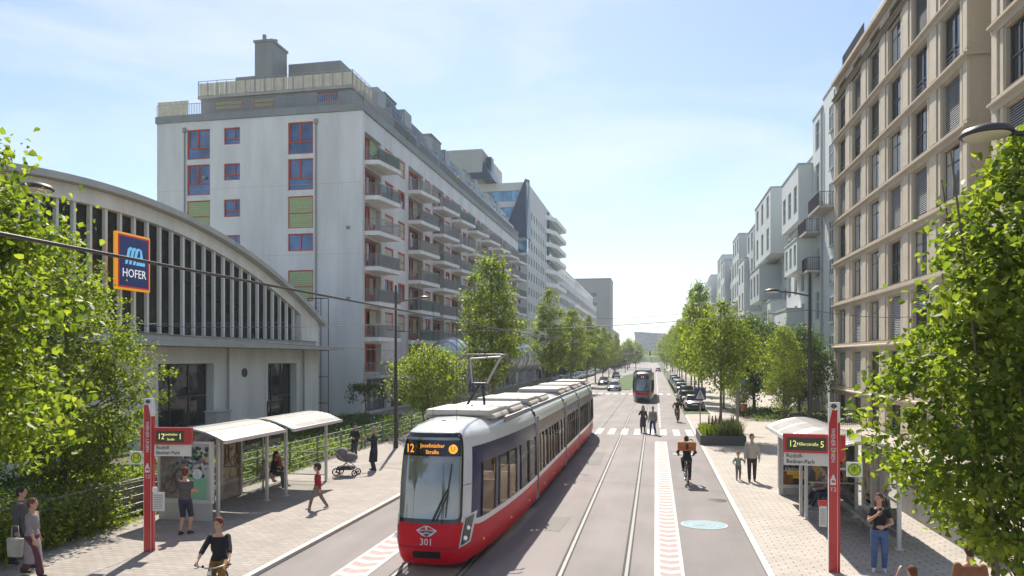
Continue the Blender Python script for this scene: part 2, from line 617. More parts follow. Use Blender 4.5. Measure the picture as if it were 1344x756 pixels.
        remeshed(mb, .012, cloth(c), 'shorts' if kind == 'shorts' else 'trousers', root, 3)
    for i, (hip, k, a) in enumerate(ends):
        mb = MB()
        d = V(toes[i]) if toes and toes[i] else V(((.12 if i == 0 else -.12), 1, -.12))
        d = d.normalized()
        sole = V((0, 0, -.026 * H)) if d.z > -.6 else V((0, -.02 * H, -.02 * H))
        heel = a + sole - d * .018 * H
        mb.cap(heel, a + sole + d * .075 * H, .0235 * H, .019 * H, 10)
        mb.cap(a + V((0, 0, .0)), heel + d * .05 * H, .0255 * H, .021 * H, 10)
        remeshed(mb, .01, mat(shoes, .6, 0, .1, 6), 'shoe', root, 2)
    # top
    def upper(c, sleeve, hem, add, name, collar=False):
        mb = MB()
        fl = None
        t0 = hem
        if hem < -.3:
            zh = P.z + hem * tl
            kx, ky = (ends[0][1] + ends[1][1]).xy / 2
            fl = []
            for q, w_ in ((1.0, 1.15), (.66, 1.12), (.33, 1.06)):
                zz = P.z + (hem * q) * tl
                cx = P.x + (kx - P.x) * q * .4; cy = P.y + (ky - P.y) * q * .4
                fl.append((V((cx, cy, zz)), rt, V((0, 1, 0)), hipw * H * w_ + add, .075 * H * w_ + add))
            t0 = -.1
        torso(mb, add, t0, 1.0 if collar else .98, fl)
        if collar: mb.cyl(S - up * .01 * H, S + up * .03 * H, .048 * H, .041 * H, 12)
        for s_, e, w in arms:
            mb.cap(s_, s_.lerp(e, .5 if sleeve == 'short' else 1), .031 * H + add * .6, (.03 if sleeve == 'short' else .027) * H + add * .6, 12)
            if sleeve == 'long': mb.cap(e, e.lerp(w, .93), .027 * H + add * .6, .02 * H + add * .6, 12)
            if sleeve == 'elbow': mb.cap(e, e.lerp(w, .3), .027 * H + add * .6, .025 * H + add * .6, 12)
        return remeshed(mb, .012, cloth(c), name, root, 3)
    if top: upper(top[0], top[1], top[2] if len(top) > 2 else -.1, .011, 'shirt')
    if coat: upper(coat[0], 'long', coat[1], .022, 'coat' if coat[1] < -.3 else 'jacket', True)
    if skirt:
        mb = MB()
        zh = skirt[1]
        rings = []
        for q in (1.0, .7, .4, .1, -.1):
            rings.append((V((P.x, P.y, P.z - zh * H * max(q, 0) + (.03 * H if q < 0 else 0))), rt, V((0, 1, 0)), hipw * H * (1 + skirt[2] * max(q, 0)) + .018, .07 * H * (1 + skirt[2] * max(q, 0)) + .018))
        loft(mb, rings)
        remeshed(mb, .012, cloth(skirt[0]), 'skirt', root, 3)
    # hair
    if hair:
        mb = MB()
        mb.ball(hc + hz @ V((0, -.0085 * H, .020 * H)) * hs, V((.0505, .0590, .062)) * H * hs, 14, 10, rot=hz)
        mb.ball(hc + hz @ V((0, -.026 * H, -.006 * H)) * hs, V((.046, .040, .050)) * H * hs, 14, 10, rot=hz)
        st = hair[1]
        if st in ('long', 'bob'):
            ln = .11 if st == 'long' else .065
            mb.cap(hc + hz @ V((0, -.03 * H, 0)), hc + hz @ V((0, -.045 * H, -ln * H)), .048 * H * hs, .04 * H, 12)
            for sx in (1, -1):
                mb.cap(hc + hz @ V((sx * .040 * H, -.026 * H, .0)) * hs, hc + hz @ V((sx * .050 * H, -.026 * H, -ln * .85 * H)), .016 * H, .018 * H, 10)
        if st == 'bun': mb.ball(hc + hz @ V((0, -.065 * H, .02 * H)) * hs, .024 * H, 10, 7)
        if st == 'tail':
            mb.cap(hc + hz @ V((0, -.06 * H, .0)) * hs, hc + hz @ V((.02 * H, -.08 * H, -.09 * H)), .02 * H, .012 * H, 10)
        if st == 'cap':
            mb.ball(hc + hz @ V((0, .055 * H, .022 * H)) * hs, V((.036, .03, .006)) * H * hs, 12, 6, rot=hz)
        remeshed(mb, .010, cloth(hair[0]), 'cap' if st == 'cap' else 'hair', root, 2)
    if near:
        for sx in (1, -1):
            part('eye', mat((.03, .02, .015), .2, 0, 0), root, lambda b: b.ball(hc + hz @ V((sx * .0165 * H, .0505 * H, .004 * H)) * hs, V((.0065, .004, .0038)) * H * hs, 8, 6, rot=hz))
            part('eyebrow', cloth(hair[0] if hair else (.05, .03, .02)), root, lambda b: b.ball(hc + hz @ V((sx * .0165 * H, .0515 * H, .014 * H)) * hs, V((.010, .004, .002)) * H * hs, 8, 6, rot=hz))
        part('mouth', mat((.35, .09, .08), .5, 0, 0), root, lambda b: b.ball(hc + hz @ V((0, .050 * H, -.033 * H)) * hs, V((.013, .004, .003)) * H * hs, 8, 6, rot=hz))
    J = dict(P=P, S=S, up=up, fw=fw, hc=hc, arms=arms, ends=ends)
    return root, J


def walkfeet(st=.12, w=.045, lift=.03):
    return [(w, st, .045), (-w, -st, .045 + lift)]


# ------------------------------------------------------------------ bicycle
def bicycle(label, loc, rz, frame_c=(.03, .03, .035)):
    root = thing('bicycle', label, 'bicycle', loc, rz)
    m = mat(frame_c, .3, .3, .05, 3)
    rear, front = (0, -.52, .34), (0, .55, .34)
    for c in (rear, front):
        w = part('wheel', mat((.45, .45, .46), .3, .9, .05), root, lambda b: (b.torus(c, (1, 0, 0), .305, .010, 32, 6),
            b.cyl((c[0] - .04, c[1], c[2]), (c[0] + .04, c[1], c[2]), .02, n=8),
            [b.cyl((.02 * (1 if i % 2 else -1), c[1], c[2]), (0, c[1] + .3 * math.cos(i * PI / 9), c[2] + .3 * math.sin(i * PI / 9)), .0018, n=3) for i in range(18)]))
        part('tyre', M_RUB, w, lambda b: b.torus(c, (1, 0, 0), .325, .019, 36, 8))
    bb, seat, head0, head1 = (0, -.06, .29), (0, -.24, .80), (0, .34, .62), (0, .30, .84)
    def fr(b):
        b.cyl(bb, seat, .017); b.cyl(head0, bb, .02); b.cyl(head1, (0, -.21, .70), .017)
        b.cyl(head0, head1, .021)
        for s in (1, -1):
            b.cyl(bb, (s * .055, rear[1], rear[2]), .010); b.cyl((0, -.21, .72), (s * .055, rear[1], rear[2]), .009)
        b.tube([(0, -.52 + .37 * math.cos(t), .34 + .37 * math.sin(t)) for t in [R(a) for a in range(20, 181, 16)]], .02, 6)
        b.tube([(0, .55 + .37 * math.cos(t), .34 + .37 * math.sin(t)) for t in [R(a) for a in range(40, 151, 16)]], .018, 6)
        b.box(-.06, .06, -.74, -.36, .735, .75)
    part('frame', m, root, fr)
    part('fork', m, root, lambda b: [b.tube([head0, (s * .05, .40, .58), (s * .05, .55, .34)], .012) for s in (1, -1)])
    def hb(b):
        b.cyl(head1, (0, .29, 1.0), .014)
        b.tube([(-.31, .18, 1.02), (-.24, .27, 1.03), (-.08, .34, 1.0), (.08, .34, 1.0), (.24, .27, 1.03), (.31, .18, 1.02)], .013, 8)
    h = part('handlebar', M_STEEL, root, hb)
    for s in (1, -1):
        part('grip', M_BLACK, h, lambda b: b.cyl((s * .25, .26, 1.03), (s * .315, .17, 1.02), .019))
        part('brake_lever', M_BLACK, h, lambda b: b.tube([(s * .2, .30, 1.02), (s * .24, .34, 1.0), (s * .3, .27, .985)], .007, 5))
    part('bell', M_BLACK, h, lambda b: b.ball((.13, .33, 1.035), .025, 8, 6))
    part('headlamp', M_WHITE, h, lambda b: b.cyl((0, .36, .93), (0, .42, .93), .03, .036, 10))
    part('saddle', M_BLACK, root, lambda b: (b.ball((0, -.30, .90), (.085, .11, .035), 12, 8), b.cap((0, -.25, .90), (0, -.10, .895), .045, .022), b.cyl(seat, (0, -.27, .88), .014)))
    def cr(b):
        b.torus(bb, (1, 0, 0), .09, .006, 20, 5)
        b.cyl((-.08, bb[1], bb[2]), (.08, bb[1], bb[2]), .015)
        b.cyl((.08, bb[1], bb[2]), (.08, bb[1], .12), .011); b.cyl((-.08, bb[1], bb[2]), (-.08, bb[1], .46), .011)
    c = part('crank', M_STEEL, root, cr)
    for s, z in ((1, .12), (-1, .46)):
        part('pedal', M_BLACK, c, lambda b: b.box(s * .085, s * .18, bb[1] - .045, bb[1] + .045, z - .012, z + .012))
    part('rear_lamp', mat((.5, .01, .01), .3), root, lambda b: b.box(-.03, .03, -.765, -.745, .70, .735))
    return root


def cyclist(label, loc, rz, H=1.72, lean=.35, **kw):
    s = 1 / H
    feet = [(.12 * s, -.10 * s, .21 * s), (-.12 * s, -.10 * s, .55 * s)]
    hands = [(.285 * s, .17 * s, 1.075 * s), (-.285 * s, .17 * s, 1.075 * s)]
    return person(label, loc, rz, H, pelvis=(0, -.29 * s, .965 * s), lean=lean, feet=feet, hands=hands, elbows=[(.7, -.6, -.6), (-.7, -.6, -.6)],
                  knees=[(.1, 1, .3), (-.1, 1, .3)], handdir=[(0, .9, -.45), (0, .9, -.45)], toes=[(0, 1, -.15), (0, 1, -.1)], **kw)


# ------------------------------------------------------------------ cars
def car(label, loc, rz, c, kind='hatch', group=None, plate='W', simple=False):
    """front faces +Y"""
    L2 = {'hatch': 2.0, 'sedan': 2.25, 'suv': 2.25}[kind]
    hz = {'hatch': 0, 'sedan': -.03, 'suv': .17}[kind]
    W = .88
    root = thing('car', label, 'car', loc, rz, group)
    paint = mat(c, .25, .25, .03, 1, coat=.8)
    gl = darkglass((.03, .04, .045), 0, 1.6)
    # lower body: stations along y of (y, halfwidth, z_low, z_high)
    st = [(-L2, W * .80, .42, .78), (-L2 + .10, W * .93, .28, .92 + hz), (-L2 + .5, W, .22, .96 + hz), (-1.0, W, .20, .97 + hz), (0, W, .20, .95 + hz), (.9, W, .20, .93 + hz),
          (L2 - .9, W * .99, .22, .86 + hz * .8), (L2 - .35, W * .95, .26, .76 + hz * .6), (L2 - .08, W * .86, .32, .66 + hz * .5), (L2, W * .74, .40, .58 + hz * .5)]
    def bod(b):
        n = 10
        vs = []
        for y, w, z0, z1 in st:
            zm = (z0 + z1) / 2
            for x, z in ((-w * .9, z0), (-w, z0 + .12), (-w * 1.0, zm), (-w * .97, z1 - .10), (-w * .86, z1), (w * .86, z1), (w * .97, z1 - .10), (w * 1.0, zm), (w, z0 + .12), (w * .9, z0)):
                vs.append((x, y, z))
        fs = [(j * n + i, j * n + (i + 1) % n, (j + 1) * n + (i + 1) % n, (j + 1) * n + i) for j in range(len(st) - 1) for i in range(n)]
        b.add(vs, fs + [tuple(range(n)), tuple(range((len(st) - 1) * n, len(st) * n))[::-1]], 0, True)
    part('body', paint, root, bod)
    zb = .93 + hz; zt = 1.46 + hz * 1.3
    if kind == 'hatch': ys = (-L2 + .12, -L2 + .5, .15, 1.0)
    elif kind == 'suv': ys = (-L2 + .10, -L2 + .45, .35, 1.15)
    else: ys = (-L2 + .55, -1.15, .25, 1.1)
    wb, wt = W * .86, W * .66
    y0, y1, y2, y3 = ys
    # greenhouse (glass) and roof
    def gh(b):
        vs = [(-wb, y0, zb - .02), (wb, y0, zb - .02), (wb, y3, zb - .06), (-wb, y3, zb - .06), (-wt, y1, zt - .05), (wt, y1, zt - .05), (wt, y2, zt - .05), (-wt, y2, zt - .05)]
        b.add(vs, [(0, 1, 5, 4), (1, 2, 6, 5), (2, 3, 7, 6), (3, 0, 4, 7), (4, 5, 6, 7)])
    part('windows', gl, root, gh).name = 'window_band'
    def rf(b):
        e = .02
        vs = []
        for y, w, z in ((y1 - .05, wt * .96, zt - .06), (y1 + .1, wt, zt - .02), ((y1 + y2) / 2, wt * 1.03, zt + .015), (y2 - .1, wt, zt - .015), (y2 + .05, wt * .96, zt - .06)):
            vs += [(-w - .02, y, z - .04), (-w * .85, y, z + .015), (w * .85, y, z + .015), (w + .02, y, z - .04)]
        b.add(vs, [(j * 4 + i, j * 4 + i + 1, (j + 1) * 4 + i + 1, (j + 1) * 4 + i) for j in range(4) for i in range(3)], 0, True)
        for s in (1, -1):                                     # pillars
            for (ya, yb) in ((y0, y1), (y3, y2)):
                b.tube([(s * (wb + .005), ya, zb - .03), (s * (wt + .01), yb, zt - .04)], .035, 5)
            ym = (y1 + y2) / 2
            b.tube([(s * (wb + .003), ym + .02, zb - .03), (s * (wt + .008), ym, zt - .04)], .028, 5)
    part('roof', paint, root, rf)
    wr = .32 + hz * .1
    for y in (-L2 + .78, L2 - .82):
        for s in (1, -1):
            w = part('wheel', M_RUB, root, lambda b: (b.cyl((s * (W - .21), y, wr), (s * (W + .012), y, wr), wr, n=24), b.torus((s * (W + .005), y, wr), (1, 0, 0), wr - .05, .05, 24, 6)))
            if not simple: part('rim', mat((.4, .4, .41), .3, .8, .05), w, lambda b: (b.torus((s * (W + .03), y, wr), (1, 0, 0), .20, .018, 20, 6), b.cyl((s * (W + .0), y, wr), (s * (W + .045), y, wr), .06, n=10), [b.cyl((s * (W + .03), y, wr), (s * (W + .035), y + .2 * math.cos(a), wr + .2 * math.sin(a)), .02, n=4) for a in [i * 2 * PI / 5 for i in range(5)]]))
    for s in (1, -1):
        part('headlight', mat((.7, .72, .75), .1, .2, 0, coat=1), root, lambda b: b.ball((s * W * .66, L2 - .14, .62 + hz * .6), (.17, .12, .07), 10, 6))
        part('tail_light', mat((.45, .01, .015), .2, 0, 0, coat=1), root, lambda b: b.ball((s * W * .78, -L2 + .07, .80 + hz), (.10, .07, .11), 10, 6))
        part('mirror', paint, root, lambda b: b.ball((s * (W + .09), y3 - .45, 1.0 + hz), (.09, .06, .06), 8, 6))
    part('bumper', mat((.03, .03, .03), .6), root, lambda b: (b.box(-W * .7, W * .7, L2 - .05, L2 + .012, .34, .47), b.box(-W * .72, W * .72, -L2 - .012, -L2 + .08, .36, .48)))
    part('number_plate', mat((.75, .75, .73), .5, 0, 0), root, lambda b: (b.box(-.26, .26, -L2 - .022, -L2 + .02, .55, .66), b.box(-.26, .26, L2, L2 + .024, .38, .48)))
    return root
# ------------------------------------------------------------------ trees
def mesh_np(name, verts, faces_flat, nper, mats, smooth=False):
    """verts (n,3); faces_flat int array with nper vertices per face"""
    me = bpy.data.meshes.new(name)
    nf = len(faces_flat) // nper
    me.vertices.add(len(verts)); me.vertices.foreach_set('co', np.asarray(verts, dtype=np.float32).ravel())
    me.loops.add(len(faces_flat)); me.loops.foreach_set('vertex_index', np.asarray(faces_flat, dtype=np.int32))
    me.polygons.add(nf)
    me.polygons.foreach_set('loop_start', np.arange(0, nf * nper, nper, dtype=np.int32))
    me.polygons.foreach_set('loop_total', np.full(nf, nper, dtype=np.int32))
    me.materials.append(mats)
    me.update(calc_edges=True)
    me.validate()
    return me


def leaves_mesh(centers, size, rng, m, droop=0.35, broad=0.8, six=False, name='leaves'):
    """a folded leaf at every centre (n,3)"""
    n = len(centers)
    d = rng.normal(size=(n, 3)); d[:, 2] -= droop * 1.5
    d /= np.linalg.norm(d, axis=1)[:, None]
    up = rng.normal(size=(n, 3)) * .55; up[:, 2] += 1.0
    s = np.cross(d, up); s /= np.linalg.norm(s, axis=1)[:, None] + 1e-9
    nn = np.cross(s, d)
    L = size * rng.uniform(.40, 1.35, size=(n, 1))
    Wd = L * broad * .5
    base = centers
    tip = base + d * L - nn * L * .12
    if six:
        a = base + d * L * .22 + s * Wd * .95 + nn * L * .10
        a2 = base + d * L * .62 + s * Wd * .72 + nn * L * .04
        b = base + d * L * .22 - s * Wd * .95 + nn * L * .10
        b2 = base + d * L * .62 - s * Wd * .72 + nn * L * .04
        v = np.stack([base, a, a2, tip, b2, b], axis=1).reshape(-1, 3)
        i = np.arange(n)[:, None] * 6
        f = np.concatenate([i + np.array([[0, 1, 2, 3]]), i + np.array([[0, 3, 4, 5]])], axis=1).reshape(-1)
        return mesh_np(name, v, f, 4, m)
    a = base + d * L * .42 + s * Wd + nn * L * .08
    b = base + d * L * .42 - s * Wd + nn * L * .08
    v = np.stack([base, a, tip, b], axis=1).reshape(-1, 3)
    i = np.arange(n)[:, None] * 4
    f = np.concatenate([i + np.array([[0, 1, 2]]), i + np.array([[0, 2, 3]])], axis=1).reshape(-1)
    return mesh_np(name, v, f, 3, m)


M_LEAF = leafmat((.046, .080, .014), (.128, .180, .028), (.29, .325, .062), .5)
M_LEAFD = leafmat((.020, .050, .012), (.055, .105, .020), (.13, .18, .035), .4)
M_LEAFY = leafmat((.07, .11, .018), (.15, .195, .03), (.28, .31, .06), .5)
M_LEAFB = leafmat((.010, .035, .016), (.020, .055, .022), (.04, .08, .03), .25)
M_BARK = mat((.16, .13, .09), .9, 0, .25, 8, .01, True)
M_BARKG = mat((.20, .19, .10), .9, 0, .25, 8, .01, True)


def tree_meshes(seed, h, z0, rad, nclus, nleaf, size, m, bark, trunk_r, top=.35, spread=.28, stems=1, six=False, gap=.0, belly=.35):
    """crown from z0 to h; profile widest at `belly` of its height, narrowing to the top"""
    rng = np.random.default_rng(seed)
    ch = h - z0
    tr = MB()
    lean = rng.uniform(-.03, .03, 2)
    def axis(z): return Vector((lean[0] * z + .05 * math.sin(z * .9 + seed), lean[1] * z + .05 * math.cos(z * .7 + seed), z))
    for k in range(stems):
        oa = 2 * PI * k / max(stems, 1)
        sp = 0 if stems == 1 else .10
        pts, rr = [], []
        for i in range(10):
            z = (h - .06 * ch) * i / 9.0
            p = axis(z) + Vector((math.cos(oa) * (sp + z * .16 * (stems > 1)), math.sin(oa) * (sp + z * .16 * (stems > 1)), 0))
            pts.append(p); rr.append(trunk_r * (1.25 if i == 0 else 1) * (1 - .9 * (z / h)) ** .8 / (1 if stems == 1 else 1.6) + .006)
        tr.tube(pts, trunk_r, 8, radii=rr)
    cs = []
    while len(cs) < nclus:
        t = rng.uniform(0, 1)
        prof = (math.sin(PI * min(1, (t / belly)) / 2) ** .7 if t < belly else (1 - ((t - belly) / (1 - belly)) ** 1.7) ** .8 * (1 - top * 0) + .04)
        if rng.uniform() > prof ** 1.3 + .08: continue
        a = rng.uniform(0, 2 * PI)
        lob = 1 + .22 * math.sin(3 * a + seed + t * 7) + .13 * math.sin(5 * a - t * 11 + seed)
        r = rad * prof * lob * math.sqrt(rng.uniform(.12, 1.0))
        z = z0 + t * ch
        ax = axis(z)
        p = np.array([ax.x + r * math.cos(a), ax.y + r * math.sin(a), z + rng.normal() * .1])
        if gap and math.sin(p[0] * 3.1 / rad + seed) * math.sin(p[1] * 2.7 / rad + 2 * seed) * math.sin(p[2] * 4.1 / rad) > gap: continue
        cs.append(p)
    for p in cs[:: max(1, len(cs) // 70)]:
        zb = max(z0 * .75, p[2] - .55 * math.hypot(p[0], p[1]) - .25)
        b0 = axis(zb)
        mid = b0.lerp(Vector(p), .5) + Vector((0, 0, .08 * rad))
        r0 = max(.012, trunk_r * .38 * (1 - zb / h))
        tr.tube([b0, mid, Vector(p)], r0, 5, radii=[r0, r0 * .6, r0 * .22])
    cs = np.array(cs)
    per = nleaf // nclus
    cen = np.repeat(cs, per, axis=0)
    sc_ = spread * rad * rng.uniform(.5, 1.25, size=(len(cs), 1)).repeat(per, axis=0)
    cen = cen + rng.normal(size=cen.shape) * sc_ * np.array([[1, 1, .75]]) * .6
    cen = cen[cen[:, 2] > .05]
    return tr.mesh('trunk', bark), leaves_mesh(cen, size, rng, m, six=six)


def tree(name, label, meshes, loc, rz=0, s=1, group=None, cat='tree'):
    root = thing(name, label, cat, loc, rz, group)
    root.scale = (s, s, s) if not hasattr(s, '__len__') else s
    for nm, me in zip(('trunk', 'crown'), meshes):
        o = bpy.data.objects.new(nm, me); col.objects.link(o); setparent(o, root)
    return root
# ------------------------------------------------------------------ the ground
def sheet(name, polys, z, m, mats=None):
    mb = MB()
    for p in polys: mb.add([(x, y, z) for x, y in p], [tuple(range(len(p)))])
    o = mb.build(name, m)
    return tag(o, kind='structure')


def rect(x0, x1, y0, y1): return [(x0, y0), (x1, y0), (x1, y1), (x0, y1)]


M_ROAD = asphalt('road_surface', (.222, .195, .190))
M_LANE = asphalt('cycle_lane_surface', (.200, .176, .171), .14)
M_PAVE = paving('paving_joint', (.435, .388, .338), .38, .19, .006, .8, True, .06)
M_PAVE2 = paving('paving_slab', (.345, .303, .268), .30, .15, .009, .58, False, .09)
M_PAVE3 = paving('paving_plain', (.42, .375, .325), .6, .3, .006, .8, False, .05)
M_KERB = mat((.52, .50, .46), .8, 0, .1, 5, .004)
M_MARK = mat((.50, .487, .465), .7, 0, .24, 4)
M_PINK = mat((.36, .262, .245), .75, 0, .16, 6)
M_BLUE = mat((.22, .36, .42), .75, 0, .15, 6)
M_GROUND = mat((.09, .11, .05), .95, 0, .3, .05)
M_SOIL = mat((.10, .085, .06), .95, 0, .3, 3, .02)
M_GRASS = mat((.07, .12, .03), .95, 0, .3, 2, .02)
M_RAIL = mat((.20, .195, .19), .55, .3, .06, 3)
M_GROOVE = mat((.03, .028, .026), .8, 0, .2, 6)

sheet('ground', [rect(-1600, 1600, -600, 1900)], -.03, M_GROUND)
sheet('road', [rect(-21, 2.40, -40, 900)], 0.0, M_ROAD)
sheet('cycle_lane', [rect(.66, 2.40, -40, 44.5), rect(-8.6, -7.02, -40, 44.5)], .004, M_LANE)


def slab(name, polys, z, m, bottom=-.05):
    mb = MB()
    for p in polys: mb.prism(p, 'z', bottom, z)
    return tag(mb.build(name, m), kind='structure')


slab('pavement', [rect(2.55, 60, -40, 62)], PZ, M_PAVE)
slab('pavement', [rect(4.75, 60, 62, 420), rect(2.55, 4.75, 95.5, 99), rect(2.55, 4.75, 62, 63.5)], PZ, M_PAVE3)
slab('platform', [rect(-15.0, -8.75, -40, 66), [(-12.6, 74), (-10.1, 74), (-10.1, 230), (-12.6, 230)]], PZ, M_PAVE2)
slab('footpath', [rect(-23.8, -18.6, 58, 420), rect(-18.6, -15.0, 58, 66)], PZ, M_PAVE3)
slab('kerb', [rect(2.40, 2.55, -40, 62), rect(4.60, 4.75, 62, 95.5), rect(4.60, 4.75, 99, 420), rect(-8.75, -8.60, -40, 66), rect(-10.1, -9.95, 74, 230), rect(-18.6, -18.45, 66, 420)], PZ + .012, M_KERB)
slab('garden_soil', [rect(-25, -15.1, -30, 58)], .05, M_SOIL)

# painted markings, each its own sheet
def strips(name, x0, x1, y0, y1):
    return sheet(name, [rect(x0, x1, y0, y1)], .009, M_MARK)


strips('lane_line', -.02, .11, -20, 42.5)
strips('lane_line', .56, .64, -20, 42.5)
strips('lane_line', -6.34, -6.22, -20, 42.5)
strips('lane_line', -7.02, -6.94, -20, 42.5)
strips('stop_line', .05, .64, 42.5, 42.8)


def chevrons(x0, x1, y0, y1, per=.52):
    pk, wh = [], []
    y = y0
    xm = (x0 + x1) / 2
    while y < y1:
        a, b, d = y, y + per * .58, .13
        pk.append([(x0, a + d), (xm, a), (xm, b), (x0, b + d)]); pk.append([(xm, a), (x1, a + d), (x1, b + d), (xm, b)])
        a, b = y + per * .58, y + per
        wh.append([(x0, a + d), (xm, a), (xm, b), (x0, b + d)]); wh.append([(xm, a), (x1, a + d), (x1, b + d), (xm, b)])
        y += per
    return pk, wh


for (x0, x1) in ((.11, .56), (-6.94, -6.34)):
    pk, wh = chevrons(x0, x1, -5, 42.0)
    sheet('chevron_marking', pk, .008, M_PINK)
    sheet('chevron_marking', wh, .008, M_MARK)
bars = []
x = -7.9
while x < 2.2:
    bars.append(rect(x, x + .42, 46.3, 50.2)); x += .82
sheet('zebra_crossing', bars, .009, M_MARK)
bars = []
x = -8.5
while x < 2.2:
    bars.append(rect(x, x + .5, 97.5, 101)); x += 1.0
sheet('zebra_crossing', bars, .009, M_MARK)
dash = []
y = 51.5
while y < 290:
    dash.append(rect(.25, .40, y, y + 1.6)); y += 2.3
sheet('lane_line', dash, .009, M_MARK)
dash = []
y = 60
while y < 300:
    dash.append(rect(-9.0, -8.9, y, y + 3)); y += 6
sheet('lane_line', dash, .009, M_MARK)
for cx in (-1.35, -4.95):
    for s in (-1, 1):
        xr = cx + s * .7175
        sheet('tram_track', [rect(xr - .036, xr + .036, -40, 400)], .010, M_RAIL)
        sheet('tram_track', [rect(xr - .095, xr - .038, -40, 400), rect(xr + .038, xr + .075, -40, 400)], .0085, M_GROOVE)
# grassed track bed
mb = MB(); mb.prism([(-7.9, 112), (-3.7, 112), (-3.5, 232), (-5.2, 260), (-7.9, 200)], 'z', -.02, .07)
tag(mb.build('track_lawn', M_GRASS), kind='structure')


def cycle_symbol(cx, cy, half=.66):
    """blue disc with a white ring and a white bicycle"""
    n = 40
    mb = MB(); mb.add([(cx + half * math.cos(2 * PI * i / n), cy + half * .86 * math.sin(2 * PI * i / n), .009) for i in range(n)], [tuple(range(n))])
    tag(mb.build('cycle_marking', M_BLUE), kind='structure')
    mb = MB()
    def ring(px, py, r, w, k=24, z=.013, sy=1.0):
        vs = []
        for i in range(k):
            t = 2 * PI * i / k
            vs += [(px + (r - w) * math.cos(t), py + (r - w) * sy * math.sin(t), z), (px + r * math.cos(t), py + r * sy * math.sin(t), z)]
        mb.add(vs, [(2 * i, 2 * i + 1, (2 * i + 3) % (2 * k), (2 * i + 2) % (2 * k)) for i in range(k)])
    ring(cx, cy, half, .045, 40, .013, .86)
    def line(a, b, w=.035):
        a, b = Vector((*a, 0)), Vector((*b, 0)); d = (b - a).normalized() * w / 2; q = Vector((-d.y, d.x, 0))
        mb.add([(p.x, p.y, .0165) for p in (a - q, b - q, b + q, a + q)], [(0, 1, 2, 3)])
    ring(cx - .24, cy - .10, .16, .035); ring(cx + .24, cy - .10, .16, .035)
    for a, b in (((-.24, -.10), (-.12, .14)), ((-.12, .14), (.16, .14)), ((-.12, .10), (0, -.10)), ((0, -.10), (-.24, -.10)), ((0, -.10), (.16, .14)), ((.24, -.10), (.13, .22)), ((.13, .22), (.22, .24)), ((-.18, .18), (-.06, .18))):
        line((cx + a[0], cy + a[1]), (cx + b[0], cy + b[1]))
    tag(mb.build('cycle_marking', M_MARK), kind='structure')


cycle_symbol(1.38, 21.7); cycle_symbol(1.40, 37.5, .55); cycle_symbol(-7.75, 14.2)
sheet('asphalt_patch', [rect(-3.1, -2.45, 33, 37.5), rect(1.1, 1.9, 31.6, 33.1), rect(-8.2, -7.3, 22, 24.4), [(-3.2, 20.2), (-2.6, 20.1), (-2.5, 22.0), (-3.15, 21.9)]], .0065, asphalt('asphalt_patch', (.175, .165, .16)))
for x, y in ((-3.0, 30), (.95, 60), (2.05, 25.5), (-8.3, 31), (2.05, 48)):
    mb = MB(); mb.lathe([(0, .006), (.32, .006), (.33, .004)], (x, y, 0.001), 24)
    tag(mb.build('manhole_cover', M_DSTEEL), kind='structure')

# ------------------------------------------------------------------ building kit
RZ = {'-y': 0, '+x': R(90), '-x': R(-90)}
WM = {}


def house(mb, x0, x1, y0, y1, z0, z1, faces, depth=.25, m=0, roofm=None):
    """box whose named faces have window openings; faces: {'-y': [(a0, a1, z0, z1), ...]}"""
    def face(side, wins):
        if side in ('+x', '-x'):
            X = x1 if side == '+x' else x0
            s = -1 if side == '+x' else 1
            a0, a1 = y0, y1
            P = lambda a, z, d: (X + s * d, a, z)
        else:
            a0, a1 = x0, x1
            P = lambda a, z, d: (a, y0 + d, z)
        wins = [w for w in wins]
        us = sorted({a0, a1} | {w[0] for w in wins} | {w[1] for w in wins})
        vs = sorted({z0, z1} | {w[2] for w in wins} | {w[3] for w in wins})
        for i in range(len(us) - 1):
            # merge vertical runs
            j = 0
            while j < len(vs) - 1:
                ua, ub, va, vb = us[i], us[i + 1], vs[j], vs[j + 1]
                cu, cv = (ua + ub) / 2, (va + vb) / 2
                if not any(w[0] < cu < w[1] and w[2] < cv < w[3] for w in wins):
                    k = j + 1
                    while k < len(vs) - 1 and not any(w[0] < cu < w[1] and w[2] < (vs[k] + vs[k + 1]) / 2 < w[3] for w in wins): k += 1
                    mb.quad(P(ua, va, 0), P(ub, va, 0), P(ub, vs[k], 0), P(ua, vs[k], 0), m)
                    j = k
                else: j += 1
        for w in wins:
            d = w[4] if len(w) > 4 else depth
            a, b, c, e = w[:4]
            mb.quad(P(a, c, 0), P(b, c, 0), P(b, c, d), P(a, c, d), m)
            mb.quad(P(a, e, 0), P(b, e, 0), P(b, e, d), P(a, e, d), m)
            mb.quad(P(a, c, 0), P(a, e, 0), P(a, e, d), P(a, c, d), m)
            mb.quad(P(b, c, 0), P(b, e, 0), P(b, e, d), P(b, c, d), m)
    for s in ('-y', '+x', '-x'): face(s, faces.get(s, []))
    mb.quad((x0, y1, z0), (x1, y1, z0), (x1, y1, z1), (x0, y1, z1), m)
    mb.quad((x0, y0, z1), (x1, y0, z1), (x1, y1, z1), (x0, y1, z1), m)
    mb.quad((x0, y0, z0), (x1, y0, z0), (x1, y1, z0), (x0, y1, z0), m)


def place(parent, name, me, p, rz):
    o = bpy.data.objects.new(name, me)
    col.objects.link(o); setparent(o, parent)
    o.location = Vector(p) - parent.location
    o.rotation_euler = (0, 0, rz)
    return o


def sub(parent, name, me):
    o = bpy.data.objects.new(name, me)
    col.objects.link(o); setparent(o, parent)
    return o


